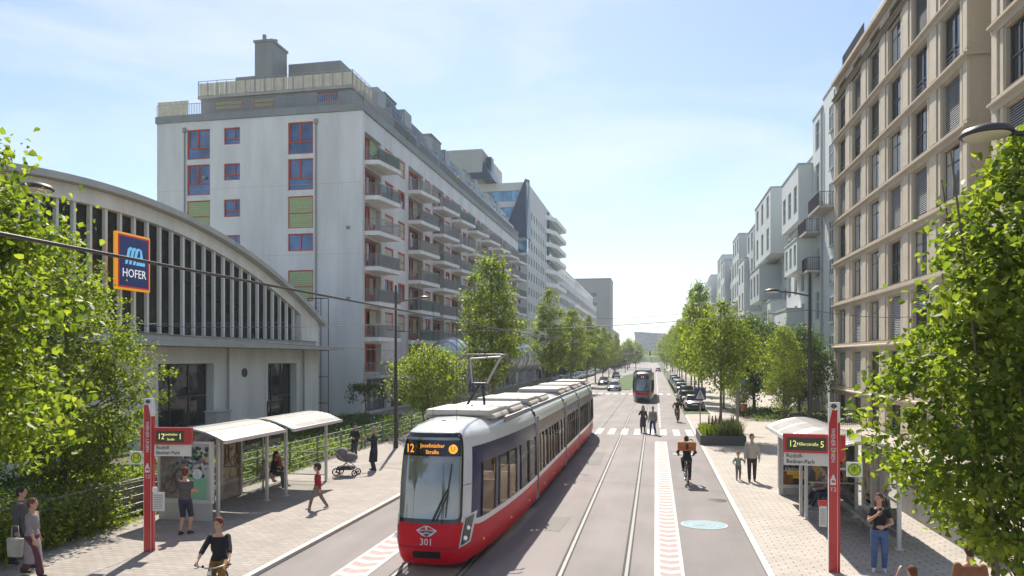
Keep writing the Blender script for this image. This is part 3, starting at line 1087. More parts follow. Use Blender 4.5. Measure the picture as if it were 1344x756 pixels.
GL_BLUE = darkglass((.05, .11, .22), .35, 1.8)
GL_DARK = darkglass((.018, .022, .025), 0, 1.55)
GL_PALE = darkglass((.10, .14, .15), .2, 1.8)
M_RFRAME = mat((.55, .075, .025), .55, 0, .1, 4)
M_SHUT = mat((.42, .50, .26), .7, 0, .08, 3)
M_CREAM = mat((.60, .58, .44), .7, 0, .08, 3)
M_GFRAME = mat((.10, .105, .11), .5, .2, .05)
M_WFRAME = mat((.62, .64, .63), .5, 0, .05)
M_BLIND = mat((.44, .43, .42), .5, .3, .06, 4)
M_INNER = mat((.02, .02, .022), .9, 0, .2, 2)


def window(parent, side, a, z, w, h, inset, x=None, y=None, style='grey'):
    """window of width w centred on a, its sill at z; inset from the wall plane at x or y"""
    key = (round(w, 2), round(h, 2), style)
    if key not in WM:
        fm = {'red': M_RFRAME, 'redshut': M_RFRAME, 'redlow': M_RFRAME, 'redsmall': M_RFRAME, 'door': M_RFRAME, 'door2': M_RFRAME, 'redcream': M_RFRAME,
              'white': M_WFRAME}.get(style.split(':')[0], M_GFRAME)
        f, g, e = MB(), MB(), MB()
        t = .09 if fm is M_RFRAME else .06
        if style in ('door', 'door2', 'redcream', 'redlow') and side == '+x': t = .17
        W2 = w / 2
        f.box(-W2, -W2 + t, -.05, .05, 0, h); f.box(W2 - t, W2, -.05, .05, 0, h)
        f.box(-W2 + t, W2 - t, -.05, .05, 0, t); f.box(-W2 + t, W2 - t, -.05, .05, h - t, h)
        g.quad((-W2, .01, 0), (W2, .01, 0), (W2, .01, h), (-W2, .01, h))
        gm, em, en = GL_DARK, None, None
        if style == 'red':
            f.box(-W2 + t, W2 - t, -.045, .045, h * .36, h * .36 + t); f.box(-.05, .05, -.045, .045, h * .36 + t, h - t)
            f.box(-W2 + t + .05, -W2 + t + .11, -.07, -.045, h * .36 + t, h - t); f.box(-.11, -.051, -.07, -.045, h * .36 + t, h - t)
            gm = GL_BLUE
        elif style == 'redsmall':
            f.box(-W2 + t, W2 - t, -.045, .045, h * .30, h * .30 + t); f.box(W2 * .3, W2 * .3 + .08, -.045, .045, h * .3 + t, h - t)
            gm = GL_BLUE
        elif style == 'redlow':
            f.box(-.05, .05, -.045, .045, t, h - t); gm = GL_BLUE
        elif style in ('redshut', 'redcream'):
            em, en = (M_SHUT if style == 'redshut' else M_CREAM), 'shutter'
            k = max(2, int(h / .16))
            for i in range(k): e.prism([(-.045, t + (h - 2 * t) * i / k), (-.02, t + (h - 2 * t) * (i + .9) / k), (-.0, t + (h - 2 * t) * (i + .9) / k), (-.0, t + (h - 2 * t) * i / k)], 'x', -W2 + t, W2 - t)
            f.box(-W2 + t, W2 - t, -.065, -.046, h * .46, h * .46 + .06)
        elif style == 'door':
            f.box(-W2 * .16, W2 * .16, -.045, .045, t, h - t); f.box(W2 * .12, W2 - t, -.04, .04, t, h * .33)
            gm = GL_DARK; em, en = M_CREAM, 'curtain'
            e.box(W2 * .3, W2 * .75, -.03, -.0, h * .34, h - t)
        elif style == 'door2':
            f.box(-W2 * .3, -W2 * .3 + .4, -.045, .045, t, h - t); f.box(W2 * .35, W2 * .35 + .2, -.045, .045, t, h - t)
            gm = GL_DARK
        elif style == 'blind':
            em, en = M_BLIND, 'blind'
            k = max(4, int(h / .11))
            for i in range(k):
                zz = t + (h - 2 * t) * i / k
                e.quad((-W2 + t, -.09, zz), (W2 - t, -.09, zz), (W2 - t, -.045, zz + .085), (-W2 + t, -.045, zz + .085))
        elif style == 'half':
            em, en = M_BLIND, 'blind'
            k = max(3, int(h * .4 / .11))
            for i in range(k):
                zz = h * .58 + (h * .42 - t) * i / k
                e.quad((-W2 + t, -.09, zz), (W2 - t, -.09, zz), (W2 - t, -.045, zz + .085), (-W2 + t, -.045, zz + .085))
            f.box(-W2 + t, W2 - t, -.03, .03, h * .3, h * .3 + .04)
        elif style == 'grey':
            f.box(-.03, .03, -.04, .04, t, h - t)
            f.box(-W2 + t, W2 - t, -.1, -.06, h * .30, h * .30 + .04)
            em, en = mat((.2, .21, .22), .3, .2, .05), 'balustrade'
            for i in range(3): e.box(-W2 + t, W2 - t, -.1, -.085, h * (.04 + .08 * i), h * (.04 + .08 * i) + .025)
        elif style == 'white':
            f.box(-.03, .03, -.04, .04, t, h - t); f.box(-W2 + t, -.03, -.04, .04, h * .62, h * .62 + .05); f.box(.03, W2 - t, -.04, .04, h * .62, h * .62 + .05)
            f.box(-W2 - .04, W2 + .04, -.16, -.051, -.06, .0)
            gm = GL_PALE
        elif style == 'shop':
            n = max(2, int(w / 1.1))
            for i in range(1, n): f.box(-W2 + w * i / n - .03, -W2 + w * i / n + .03, -.04, .04, t, h - t)
            gm = darkglass((.22, .27, .29), .25, 1.8)
        elif style == 'hall':
            n = 3
            for i in range(1, n): f.box(-W2 + w * i / n - .03, -W2 + w * i / n + .03, -.04, .04, t, h - t)
            f.box(-W2 + t, W2 - t, -.035, .035, h * .47, h * .47 + .07)
        elif style == 'curtain':
            em, en = mat((.45, .43, .38), .9, 0, .15, 6), 'curtain'
            e.box(-W2 + t, -W2 * .25, -.012, -.004, t, h - t); f.box(-W2 + t, W2 - t, -.035, .035, h * .7, h * .7 + .05)
        elif style == 'plainwin': gm = GL_DARK
        elif style == 'strip':
            n = max(2, int(w / 1.4))
            for i in range(1, n): f.box(-W2 + w * i / n - .04, -W2 + w * i / n + .04, -.04, .04, t, h - t)
            gm = darkglass((.10, .25, .36), .4, 1.9)
        WM[key] = (f.mesh('window', fm), g.mesh('pane', gm), (e.mesh(en, em), en) if em else None)
    fme, gme, ex = WM[key]
    if side == '+x': p = (x - inset, a, z)
    elif side == '-x': p = (x + inset, a, z)
    else: p = (a, y + inset, z)
    o = place(parent, 'door' if style.startswith('door') else 'window', fme, p, RZ[side])
    sub(o, 'pane', gme)
    if ex: sub(o, ex[1], ex[0])
    return o


def railing_mesh(poly, h=1.05, step=.12, t=.022, splay=0.0, z=0.0, solid=None):
    mb = MB()
    for a, b in zip(poly[:-1], poly[1:]):
        a, b = Vector((a[0], a[1], 0)), Vector((b[0], b[1], 0))
        n = max(1, int((b - a).length / step))
        for i in range(n + 1):
            p = a.lerp(b, i / n)
            mb.box(p.x - t / 2, p.x + t / 2, p.y - t / 2, p.y + t / 2, z, z + h)
        mb.cyl((a.x, a.y, z + h), (b.x, b.y, z + h), .028, n=5)
        mb.cyl((a.x, a.y, z + .06), (b.x, b.y, z + .06), .02, n=5)
    return mb


# ------------------------------------------------------------------ white apartment block with balconies
M_WALLW = mat((.72, .715, .70), .85, 0, .13, .6, .003, True)
M_CONC = mat((.42, .41, .385), .85, 0, .16, .8, .004, True)
M_SLAB = mat((.84, .83, .80), .8, 0, .08, 1.5)
M_GREYP = mat((.27, .285, .285), .7, .1, .1, 1, 0, True)
M_BARS = mat((.33, .335, .33), .5, .3, .05)
M_BEIGE = mat((.52, .46, .36), .75, 0, .12, 3)
XL, YL0, YL1, XW = -23.8, 57.0, 127.0, -42.9
ab = thing('apartment_block', 'long white apartment block with red window frames and stacked slanting balconies behind the arched hall', 'apartment block', (XL - 8, YL0, 0))
cols = [(59.4, 4.0), (70.9, 4.8), (78.8, 4.7), (86.3, 4.7), (94.0, 4.7), (101.5, 4.7), (109.0, 4.7), (116.4, 4.7), (123.6, 4.7)]
floors = [21.3 - 2.95 * k for k in range(6)]         # balcony floor levels
sidew, frontw = [], []
for yc, w in cols:
    for z in floors + [3.6]: sidew.append((yc - w / 2 + .1, yc + w / 2 - .1, z, z + 2.45, .6))
mids = [(63.3, 2.2), (66.6, 2.0), (74.8, 1.9), (82.5, 1.9), (90.2, 1.9), (97.8, 1.9), (105.3, 1.9), (112.7, 1.9), (120.0, 1.9)]
for yc, w in mids:
    for z in floors: sidew.append((yc - w / 2, yc + w / 2, z + .75, z + 2.4, .18))
for i in range(12): sidew.append((58.0 + i * 5.7, 62.6 + i * 5.7, .3, 3.0, .3))


def onY(u, Y): t = (u - 672) / F; return Y * (-SA + t * CA) / (CA + t * SA)


def zAt(u, v, Y): t = (u - 672) / F; return HC + (470 - v) / F * (Y / (CA + t * SA))


fr = []
for (u0, u1, rows, sty) in ((245.5, 275.5, [(171, 210), (217, 257), (264, 304), (311, 350)], 'red'), (294, 315, [(168, 190), (215, 237), (262, 285), (309, 331)], 'redsmall'),
                            (378, 411, [(161, 203), (209, 250), (258, 300), (307, 330), (355, 396), (403, 430)], 'red')):
    x0, x1 = onY(u0, YL0), onY(u1, YL0)
    for k, (v0, v1) in enumerate(rows):
        z1_, z0_ = zAt(u0, v0, YL0), zAt(u0, v1, YL0)
        s = sty
        if sty == 'red' and k in (2, 4): s = 'redshut'
        if sty == 'red' and (v1 - v0) < 30: s = 'redlow'
        fr.append((x0, x1, z0_, z1_, s))
frontw = [(a, b, c, d, .14) for a, b, c, d, s in fr]
mb = MB(); house(mb, XW, XL, YL0, YL1, 0, 25.3, {'-y': frontw, '+x': sidew})
mb.build('wall', M_WALLW, ab, True)
part('party_column', M_WALLW, ab, lambda b: (b.box(XL - .02, XL + .06, YL0 - .05, YL0 + .42, 0, 25.3), b.box(onY(443, YL0), onY(443, YL0) + .05, YL0 - .02, YL0, 1, 25.2)), True)
for i, dx in enumerate((onY(243, YL0), onY(415, YL0))):
    part('drainpipe', mat((.3, .31, .31), .5, .3, .05), ab, lambda b: (b.cyl((dx, YL0 - .1, 1), (dx, YL0 - .1, 24.6), .06), b.box(dx - .14, dx + .14, YL0 - .2, YL0, 24.4, 24.8)), True)
for a, b_, c, d, s in fr: window(ab, '-y', (a + b_) / 2, c, b_ - a, d - c, .12, y=YL0, style=s)
rng = random.Random(3)
slabm = {}
SCR = [None, None, None, ('screen', mat((.04, .16, .11), .8, 0, .1, 3)), ('screen', M_BEIGE), ('screen', mat((.3, .31, .31), .7, 0, .1, 3)), ('screen', glass((.75, .8, .8), .25))]
for ci, (yc, w) in enumerate(cols):
    for fi, z in enumerate(floors):
        window(ab, '+x', yc, z + .02, w - .25, 2.4, .57, x=XL, style=('door', 'door2')[(ci + fi) % 2])
        key = w
        if key not in slabm:
            poly = [(-w / 2, .3), (-w / 2 + .15, -1.25), (w / 2, -1.8), (w / 2, .3)]
            sb = MB(); sb.prism(poly, 'z', -.34, 0)
            rl = railing_mesh([(-w / 2 + .03, .02), (-w / 2 + .19, -1.20), (w / 2 - .04, -1.74), (w / 2 - .04, .02)], 1.05, .12, .026)
            slabm[key] = (sb.mesh('balcony', M_SLAB), rl.mesh('railing', M_BARS))
            def scr(b, w=w):
                pts = [(-w / 2 + .23, -1.15), (w / 2 - .08, -1.69), (w / 2 - .08, -.1)]
                for p, q in zip(pts[:-1], pts[1:]): b.quad((p[0], p[1], .08), (q[0], q[1], .08), (q[0], q[1], 1.0), (p[0], p[1], 1.0))
            q = MB(); scr(q); slabm[(key, 's')] = q
        o = place(ab, 'balcony', slabm[key][0], (XL, yc, z), R(90))
        if (ci * 7 + fi * 3) % 5 < 2: part('awning_blind', (M_SHUT, M_BEIGE, M_CREAM)[(ci + fi) % 3], ab, lambda b: b.box(XL - .45, XL - .41, yc + .3, yc + 1.7, z + 1.1, z + 2.4), True)
        sub(o, 'railing', slabm[key][1])
        s_ = SCR[rng.choice((0, 0, 0, 3, 4, 5, 5, 5, 6))]
        if s_:
            k2 = (key, id(s_[1]))
            if k2 not in slabm: slabm[k2] = slabm[(key, 's')].mesh('screen', s_[1])
            sub(o, 'screen', slabm[k2])
for yc, w in mids:
    for fi, z in enumerate(floors): window(ab, '+x', yc, z + .75, w, 1.65, .12, x=XL, style=('redcream', 'redlow', 'redcream')[int(yc + fi) % 3])
for yc, w in cols: window(ab, '+x', yc, 3.62, w - .25, 2.4, .57, x=XL, style='door2')
for i in range(12): window(ab, '+x', 60.3 + i * 5.7, .32, 4.6, 2.66, .28, x=XL, style='shop')
for vx, vz in ((-25.2, 9.6), (-25.2, 15.5), (-31.2, 5.5), (-38.5, 20.3)):
    part('wall_vent', mat((.25, .26, .26), .6, .2, .05), ab, lambda b: b.box(vx, vx + .35, YL0 - .04, YL0, vz, vz + .28), True)
part('render_joint', mat((.46, .46, .45), .9), ab, lambda b: [b.box(XW + .05, XL - .05, YL0 - .006, YL0, 25.3 - 2.95 * k - .02, 25.3 - 2.95 * k) for k in (2, 4, 6)], True)
part('podium', mat((.50, .52, .53), .8, 0, .08, 1), ab, lambda b: (b.box(XL + .02, -22.2, 57.2, 66.4, 3.15, 3.4)), True)
part('podium_railing', M_BARS, ab, lambda b: b.__dict__.update(railing_mesh([(XL + .1, 57.3), (-22.3, 57.3), (-22.3, 66.3), (XL + .1, 66.3)], 1.0, .12, .025, z=3.4).__dict__), True)
# roof edge
part('roof_edge', M_GREYP, ab, lambda b: (b.box(XW - .1, XL + .15, YL0 - .12, YL0 + .05, 25.32, 25.9), b.box(XL - .1, XL + .16, YL0 + .06, YL1, 25.32, 25.9), b.box(XW - .08, XW + .1, YL0 + .06, YL1, 25.32, 25.9)), True)
mb = MB(); house(mb, XW + 3.2, XL - 1.6, YL0 + 1.6, YL1 - 2, 25.32, 27.8, {'-y': [(-38.4, -35.6, 26.75, 27.6, .1), (-34.6, -32.6, 26.75, 27.6, .1), (-28.6, -26.6, 26.85, 27.7, .1)], '+x': [(62 + 7.3 * i, 65.4 + 7.3 * i, 25.7, 27.7, .2) for i in range(8)]})
mb.build('attic_wall', M_GREYP, ab, True)
window(ab, '-y', -37.0, 26.75, 2.8, .85, .08, y=YL0 + 1.6, style='redshut'); window(ab, '-y', -33.6, 26.75, 2.0, .85, .08, y=YL0 + 1.6, style='redshut'); window(ab, '-y', -27.6, 26.85, 2.0, .85, .08, y=YL0 + 1.6, style='redlow')
for i in range(8): window(ab, '+x', 63.7 + 7.3 * i, 25.72, 3.4, 1.98, .16, x=XL - 1.6, style='door2')
part('attic_roof', M_CONC, ab, lambda b: b.box(XW + 3.0, XL - 1.4, YL0 + 1.4, YL1 - 1.8, 27.81, 28.0), True)
TB = mat((.66, .60, .48), .8, 0, .12, 2)
part('terrace_cladding', TB, ab, lambda b: ([b.box(XW + .05, XW + .09, YL0 + .3 + i * .5, YL0 + .76 + i * .5, 25.95, 27.2) for i in range(8)], [b.box(XW + .1 + i * .5, XW + .56 + i * .5, YL0 - .02, YL0 + .02, 25.95, 27.2) for i in range(6)]), True)
part('terrace_cladding', TB, ab, lambda b: ([b.box(XW + 3.1 + i * .5, XW + 3.1 + i * .5 + .46, YL0 + 1.5, YL0 + 1.54, 28.05, 29.2) for i in range(29)], [b.box(XL - 1.56, XL - 1.52, YL0 + 1.6 + i * .5, YL0 + 2.06 + i * .5, 28.05, 29.2) for i in range(9)]), True)
part('terrace_railing', M_BARS, ab, lambda b: b.__dict__.update(railing_mesh([(XW + 3.05, YL1 - 6), (XW + 3.05, YL0 + 1.44), (XL - 1.45, YL0 + 1.44), (XL - 1.45, YL1 - 4)], 1.35, .9, .04, z=28.0).__dict__), True)
part('roof_railing', M_BARS, ab, lambda b: b.__dict__.update(railing_mesh([(XW, YL0 + 2), (XW, YL0), (XL + .1, YL0), (XL + .1, YL1)], 1.0, .16, .03, z=25.9).__dict__), True)
part('chimney', M_GREYP, ab, lambda b: (b.box(-35.4, -33.7, 60.2, 62.9, 28.0, 33.2), b.box(-35.5, -33.6, 60.1, 63.0, 33.2, 33.4), b.cyl((-34.9, 61, 33.4), (-34.9, 61, 34.2), .18), b.cyl((-34.1, 61.5, 33.4), (-34.1, 61.5, 33.9), .22)), True)
part('lift_house', M_GREYP, ab, lambda b: (b.box(-39, -35.7, 63, 68, 28.01, 31.4), b.box(-33.6, -28.4, 63, 70, 28.01, 32.2), b.box(-28.4, -26.6, 64, 70, 28.01, 30.2)), True)
for i in range(8):
    y = 64 + 7.4 * i
    part('terrace_screen', mat((.34, .36, .36), .6, .1, .1, 2), ab, lambda b: (b.box(XL - 1.3, XL - .1, y, y + .1, 26.1, 27.9), b.box(XL - 1.5, XL - 1.4, y, y + 2.2, 28.2, 29.9 + .4 * (i % 2)), b.box(XL - 5.5, XL - 1.5, y, y + .1, 28.2, 29.9 + .4 * (i % 2))), True)
    part('glass_screen', glass((.75, .85, .82), .2), ab, lambda b: (b.box(XL + .02, XL + .05, y + .4, y + 6.9, 26.15, 27.35), b.box(XL - 1.46, XL - 1.43, y + 2.4, y + 7, 28.25, 29.6)), True)
part('side_balcony', M_SLAB, ab, lambda b: (b.box(XW - 1.1, XW, 58.5, 62, 19.9, 20.2), b.box(XW - 1.1, XW, 58.5, 62, 14.0, 14.3)), True)
part('side_balcony_railing', M_BARS, ab, lambda b: b.__dict__.update(railing_mesh([(XW, 58.5), (XW - 1.1, 58.5), (XW - 1.1, 62)], 1.1, .15, .04, z=20.2).__dict__), True)

for i, (y, d, h) in enumerate(((67, 3.2, 2.4), (74.5, 2.0, 1.7), (82, 4.0, 2.9), (89, 2.4, 1.6), (97, 3.6, 2.5), (104, 2.0, 1.9), (112, 3.4, 2.8), (119, 2.4, 1.8))):
    part('roof_dormer', (M_GREYP, M_CONC)[i % 2], ab, lambda b: (b.box(XL - 2.2 - d, XL - 1.9, y, y + d, 28.01, 28.0 + h), b.box(XL - 2.3 - d, XL - 1.8, y - .1, y + d + .1, 28.001 + h, 28.12 + h)), True)
# ladder cage by the hall corner
lad = thing('ladder_cage', 'tall thin grey steel ladder cage standing against the windowless wall', 'ladder', (-26.6, 54.6, 0))
def lc(b):
    for x, y in ((-27.3, 54.4), (-26.9, 54.9), (-26.2, 54.4), (-25.8, 54.9)): b.cyl((x, y, .3), (x, y, 9.6), .035, n=5)
    for k in range(5):
        z = 1.2 + k * 2.1
        b.tube([(-27.3, 54.4, z), (-26.9, 54.9, z), (-25.8, 54.9, z), (-26.2, 54.4, z), (-27.3, 54.4, z)], .03, 4)
    for k in range(28): b.cyl((-26.9, 54.9, .6 + k * .32), (-26.5, 54.9, .6 + k * .32), .015, n=4)
part('frame', M_DSTEEL, lad, lc, True)

# ------------------------------------------------------------------ arched market hall
XH, HY0, HY1, HPK = -25.0, 8.5, 51.5, 30.0
hall = thing('market_hall', 'pale concrete hall with a wide shallow arched gable of upright fins over dark glass', 'hall', (XH - 4, HPK, 0))
def arch(y, top=12.45, half=21.5, zend=7.41):
    q = (y - HPK) / half
    return top - (top - zend) * q * q
M_HALLW = mat((.82, .82, .77), .85, 0, .14, .6, .003, True)
op = [(33.2, 38.0, 1.0, 4.5, .5), (44.0, 47.9, .2, 4.45, .5), (20.0, 26, 1.0, 4.5, .5)]
mb = MB(); house(mb, XH - 14, XH, HY0, HY1, 0, 5.4, {'+x': op})
mb.build('wall', M_HALLW, hall, True)
for a, b_, c, d, e in op: window(hall, '+x', (a + b_) / 2, c, b_ - a, d - c, .45, x=XH, style='hall')
part('window_surround', M_HALLW, hall, lambda b: [(b.box(XH, XH + .08, a - .25, a, c - .1, d + .25), b.box(XH, XH + .08, b_, b_ + .25, c - .1, d + .25), b.box(XH, XH + .08, a, b_, d, d + .25)) for a, b_, c, d, e in op], True)
part('canopy', mat((.46, .47, .44), .8, 0, .15, 1, 0, True), hall, lambda b: (b.box(XH - .2, XH + 1.3, HY0, 53.2, 5.42, 5.62), b.box(XH - .2, XH + 1.0, HY0, 49.0, 5.62, 5.95)), True)
part('canopy_flashing', mat((.24, .30, .29), .6, .2, .15, 2), hall, lambda b: b.box(XH - .2, XH + 1.06, HY0, 49.1, 5.95, 6.0), True)
def gable(b):
    n = 46
    ys = sorted([HY0 + (HY1 - HY0) * i / n for i in range(n + 1)] + [HPK - 18.76, HPK - 18.74, HPK + 18.74, HPK + 18.76])
    def inner(y):
        return arch(y) - .70 if abs(y - HPK) <= 18.75 else 6.0
    for y0, y1 in zip(ys[:-1], ys[1:]):
        for X in (XH, XH - .5):
            b.quad((X, y0, inner(y0)), (X, y1, inner(y1)), (X, y1, arch(y1)), (X, y0, arch(y0)))
        b.quad((XH, y0, inner(y0)), (XH, y1, inner(y1)), (XH - .5, y1, inner(y1)), (XH - .5, y0, inner(y0)))
    b.box(XH - .5, XH, HY0, HPK - 18.77, 5.4, 5.99); b.box(XH - .5, XH, HPK + 18.77, HY1, 5.4, 5.99)
    b.inner = inner
g = MB(); gable(g); inner = g.inner
g.build('gable_wall', M_HALLW, hall, True)
def roofb(b):
    n = 46
    ys = [HY0 - .3 + (HY1 + .6 - HY0 + .0) * i / n for i in range(n + 1)]
    for y0, y1 in zip(ys[:-1], ys[1:]):
        za, zb = arch(y0), arch(y1)
        X0, X1 = XH + .45, XH - 18
        b.quad((X0, y0, za + .32), (X0, y1, zb + .32), (X1, y1, zb + .32), (X1, y0, za + .32))
        b.quad((X0, y0, za + .02), (X0, y1, zb + .02), (X0, y1, zb + .32), (X0, y0, za + .32))
        b.quad((X0, y0, za + .02), (X0, y1, zb + .02), (XH - .1, y1, zb + .02), (XH - .1, y0, za + .02))
    b.box(XH - 18, XH + .45, HY1 + .3, HY1 + .7, 7.15, 7.5)
part('roof', mat((.50, .50, .47), .8, 0, .12, 1, 0, True), hall, roofb, True)
part('end_wall', M_HALLW, hall, lambda b: b.box(XH - 14, XH - .51, HY1 - .4, HY1, 5.4, 7.4), True)
k = 0
y = HPK - 18.2
while y < HPK + 18.4:
    zt = inner(y)
    if zt > 6.5: part('fin', M_HALLW, hall, lambda b: b.box(XH - .30, XH - .12, y - .07, y + .07, 6.0, zt), True)
    y += .95
def gg(b):
    y = HPK - 18.2
    while y < HPK + 18.1:
        b.quad((XH - .36, y, 5.96), (XH - .36, y + .7, 5.96), (XH - .36, y + .7, inner(y + .7)), (XH - .36, y, inner(y)))
        y += .7
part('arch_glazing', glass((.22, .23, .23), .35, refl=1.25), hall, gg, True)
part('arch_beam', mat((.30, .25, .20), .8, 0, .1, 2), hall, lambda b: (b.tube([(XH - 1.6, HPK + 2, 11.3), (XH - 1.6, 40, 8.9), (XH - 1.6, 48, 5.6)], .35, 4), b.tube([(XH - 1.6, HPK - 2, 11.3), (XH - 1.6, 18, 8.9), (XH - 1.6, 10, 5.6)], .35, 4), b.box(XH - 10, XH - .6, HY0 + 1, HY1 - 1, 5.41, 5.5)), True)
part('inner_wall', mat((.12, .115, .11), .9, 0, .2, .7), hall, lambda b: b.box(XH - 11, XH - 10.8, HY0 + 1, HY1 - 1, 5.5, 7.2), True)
part('round_vent', M_DSTEEL, hall, lambda b: b.cyl((XH, 41.3, 3.9), (XH + .06, 41.3, 3.9), .28, n=16), True)
for y in (48.9, 39.4):
    part('drainpipe', mat((.35, .36, .35), .5, .2, .05), hall, lambda b: b.cyl((XH + .12, y, .1), (XH + .12, y, 5.4), .06), True)
fs = thing('hoop_stand', 'thin dark metal hoop standing in the planting before the hall wall', 'metal stand', (XH + 2.2, 41.0, 0))
part('frame', M_DSTEEL, fs, lambda b: b.tube([(XH + 2.2, 40.2, .05), (XH + 2.2, 40.2, 2.2), (XH + 2.2, 41.9, 2.2), (XH + 2.2, 41.9, .05)], .05, 5), True)
ub = thing('utility_cabinet', 'light grey utility cabinet in front of the big hall window', 'cabinet', (XH + 1.0, 37.0, 0.05))
part('body', mat((.5, .51, .5), .6, 0, .06), ub, lambda b: (b.box(-.35, .35, -.7, .7, 0, 1.75), b.box(-.4, .4, -.75, .75, 1.75, 1.82)), bevel=.01)
part('door', mat((.46, .47, .46), .6, 0, .06), ub, lambda b: (b.box(.35, .37, -.64, -.02, .1, 1.65), b.box(.35, .37, .02, .64, .1, 1.65)))

# supermarket sign on the arch
sg = thing('shop_sign', 'blue supermarket sign with orange rim, pale blue stripes and white lettering on the arched hall', 'sign', (XH + .75, 30.4, 9.3))
M_OR = mat((.85, .36, .02), .4, 0, .04, emit=.35); M_NAVY = mat((.012, .022, .10), .35, 0, .05, emit=.3); M_RD = mat((.5, .03, .02), .4, 0, .03, emit=.3)
M_CY = mat((.15, .45, .70), .4, 0, .03, emit=.45); M_SWL = mat((.8, .8, .8), .4, 0, .03, emit=.4); M_SW = mat((.72, .73, .75), .4, 0, .03)
part('panel', M_OR, sg, lambda b: b.box(-.04, .14, -1.15, 1.15, -1.33, 1.33), bevel=.05)
part('red_rim', M_RD, sg, lambda b: b.box(.141, .150, -1.05, 1.05, -1.23, 1.23))
part('face', M_NAVY, sg, lambda b: b.box(.151, .160, -.97, .97, -1.15, 1.15))
def stripes(b):
    def q(p): b.prism([(a, c) for a, c in p], 'x', .162, .172)
    for i in range(3):
        o = -.62 + i * .26
        q([(o, -.12), (o + .15, -.12), (o + .36, .52), (o + .5, .66), (o + .36, .70), (o + .2, .60)])
    q([(.12, -.12), (.72, -.12), (.72, .04), (.17, .04)]); q([(.18, .10), (.62, .10), (.50, .62), (.40, .68), (.40, .26), (.23, .26)])
part('emblem', M_CY, sg, stripes)
text('HOFER', .56, M_SWL, sg, (.172, 0, -.55), '+x', 'lettering', wide=.92, ext=.004, spacing=1.0)
part('bracket', M_DSTEEL, sg, lambda b: (b.box(-.35, -.04, -.8, -.7, -.6, .6), b.box(-.35, -.04, .7, .8, -.6, .6)))
# ------------------------------------------------------------------ sandstone office block
M_TAN = mat((.50, .43, .335), .8, 0, .11, .9, .003, True)
M_TAN2 = mat((.57, .50, .395), .8, 0, .1, 1.2, .003)
XR = 14.2
LV = [2.3 + 3.3 * k for k in range(8)]


def stone_block(label, ya, yb, xoff, n, seed, pent=True):
    rng = random.Random(seed)
    o = thing('office_block', label, 'office block', (XR + 8, ya, 0))
    bay = (yb - ya) / n
    ops, specs = [], []
    for i in range(n):
        yc = ya + bay * (i + .5)
        hw = bay * .262
        ops.append((yc - hw, yc + hw, .15, 2.0, .26)); specs.append((yc, .15, 2 * hw, 1.85, 'grey'))
        for k in range(7):
            z = LV[k] + .38
            h = 2.55
            st = rng.choice(['grey', 'grey', 'curtain', 'blind', 'blind', 'half', 'hall', 'curtain'])
            ops.append((yc - hw, yc + hw, z, z + h, .26)); specs.append((yc, z, 2 * hw, h, st))
        ops.append((yc - hw, yc + hw, 25.72, 26.25, .3)); specs.append((yc, 25.72, 2 * hw, .53, 'grey'))
    mb = MB(); house(mb, XR, XR + 20, ya, yb, 0, 26.6, {'-x': ops})
    mb.build('wall', M_TAN, o, True)
    for yc, z, w, h, st in specs: window(o, '-x', yc, z, w, h, .21, x=XR, style=st)
    def pil(b):
        for i in range(n):
            yc = ya + bay * (i + .5)
            for k in range(8):
                z0 = (LV[k - 1] if k else -.1) + .34
                z1 = LV[k] - .28
                for s in (-1, 1):
                    b.box(XR - .07, XR + .001, yc + s * bay * .285, yc + s * bay * .345, z0, z1)
                    b.box(XR - .11, XR + .001, yc + s * bay * .39, yc + s * (bay * .5 - .001), z0, z1)
    part('pilaster_molding', M_TAN2, o, pil, True)
    def cor(b):
        for z in LV + [25.4]:
            b.prism([(XR + .01, z - .28), (XR - .12, z - .28), (XR - .14, z - .06), (XR - .30, z), (XR - .30, z + .09), (XR - .12, z + .14), (XR - .12, z + .3), (XR + .01, z + .3)], 'y', ya - .02, yb + .02)
            b.box(XR - .30, XR + 3.2, ya - .14, ya - .021, z - .05, z + .10)
        b.box(XR - .34, XR + 20, ya - .16, yb + .1, 26.61, 26.85)
    part('cornice', M_TAN, o, cor, True)
    part('sill', mat((.12, .10, .08), .6, .2, .1), o, lambda b: [b.box(XR - .05, XR + .3, yc - w / 2, yc + w / 2, z - .0, z + .035) for yc, z, w, h, st in specs], True)
    return o


tb = stone_block('sandstone office block of six bays with cornices on each storey and pilastered tall windows', 37.1, 62.6, 0, 6, 5)
stone_block('sandstone block end behind the disc street lamp, cut off by the frame edge', 21.0, 34.6, 0, 3, 8)
M_PB = mat((.64, .69, .68), .85, 0, .07, .5, .002, True)
M_PB2 = mat((.52, .58, .585), .85, 0, .07, .5, .002, True)
mb = MB(); house(mb, XR + 2.6, XR + 18, 44, 62.4, 26.86, 31.8, {'-x': [(47, 48.3, 28, 30.4, .2), (52, 53.3, 28, 30.4, .2), (57, 58.3, 28, 30.4, .2)]})
pr = mb.build('penthouse', M_PB, tb, True)
for y in (47.65, 52.65, 57.65): window(tb, '-x', y, 28, 1.3, 2.4, .15, x=XR + 2.6, style='grey')
part('penthouse_railing', M_DSTEEL, tb, lambda b: b.__dict__.update(railing_mesh([(XR + .4, 56), (XR + .4, 62), (XR + 2.5, 62)], 1.8, .12, .04, z=26.9).__dict__), True)

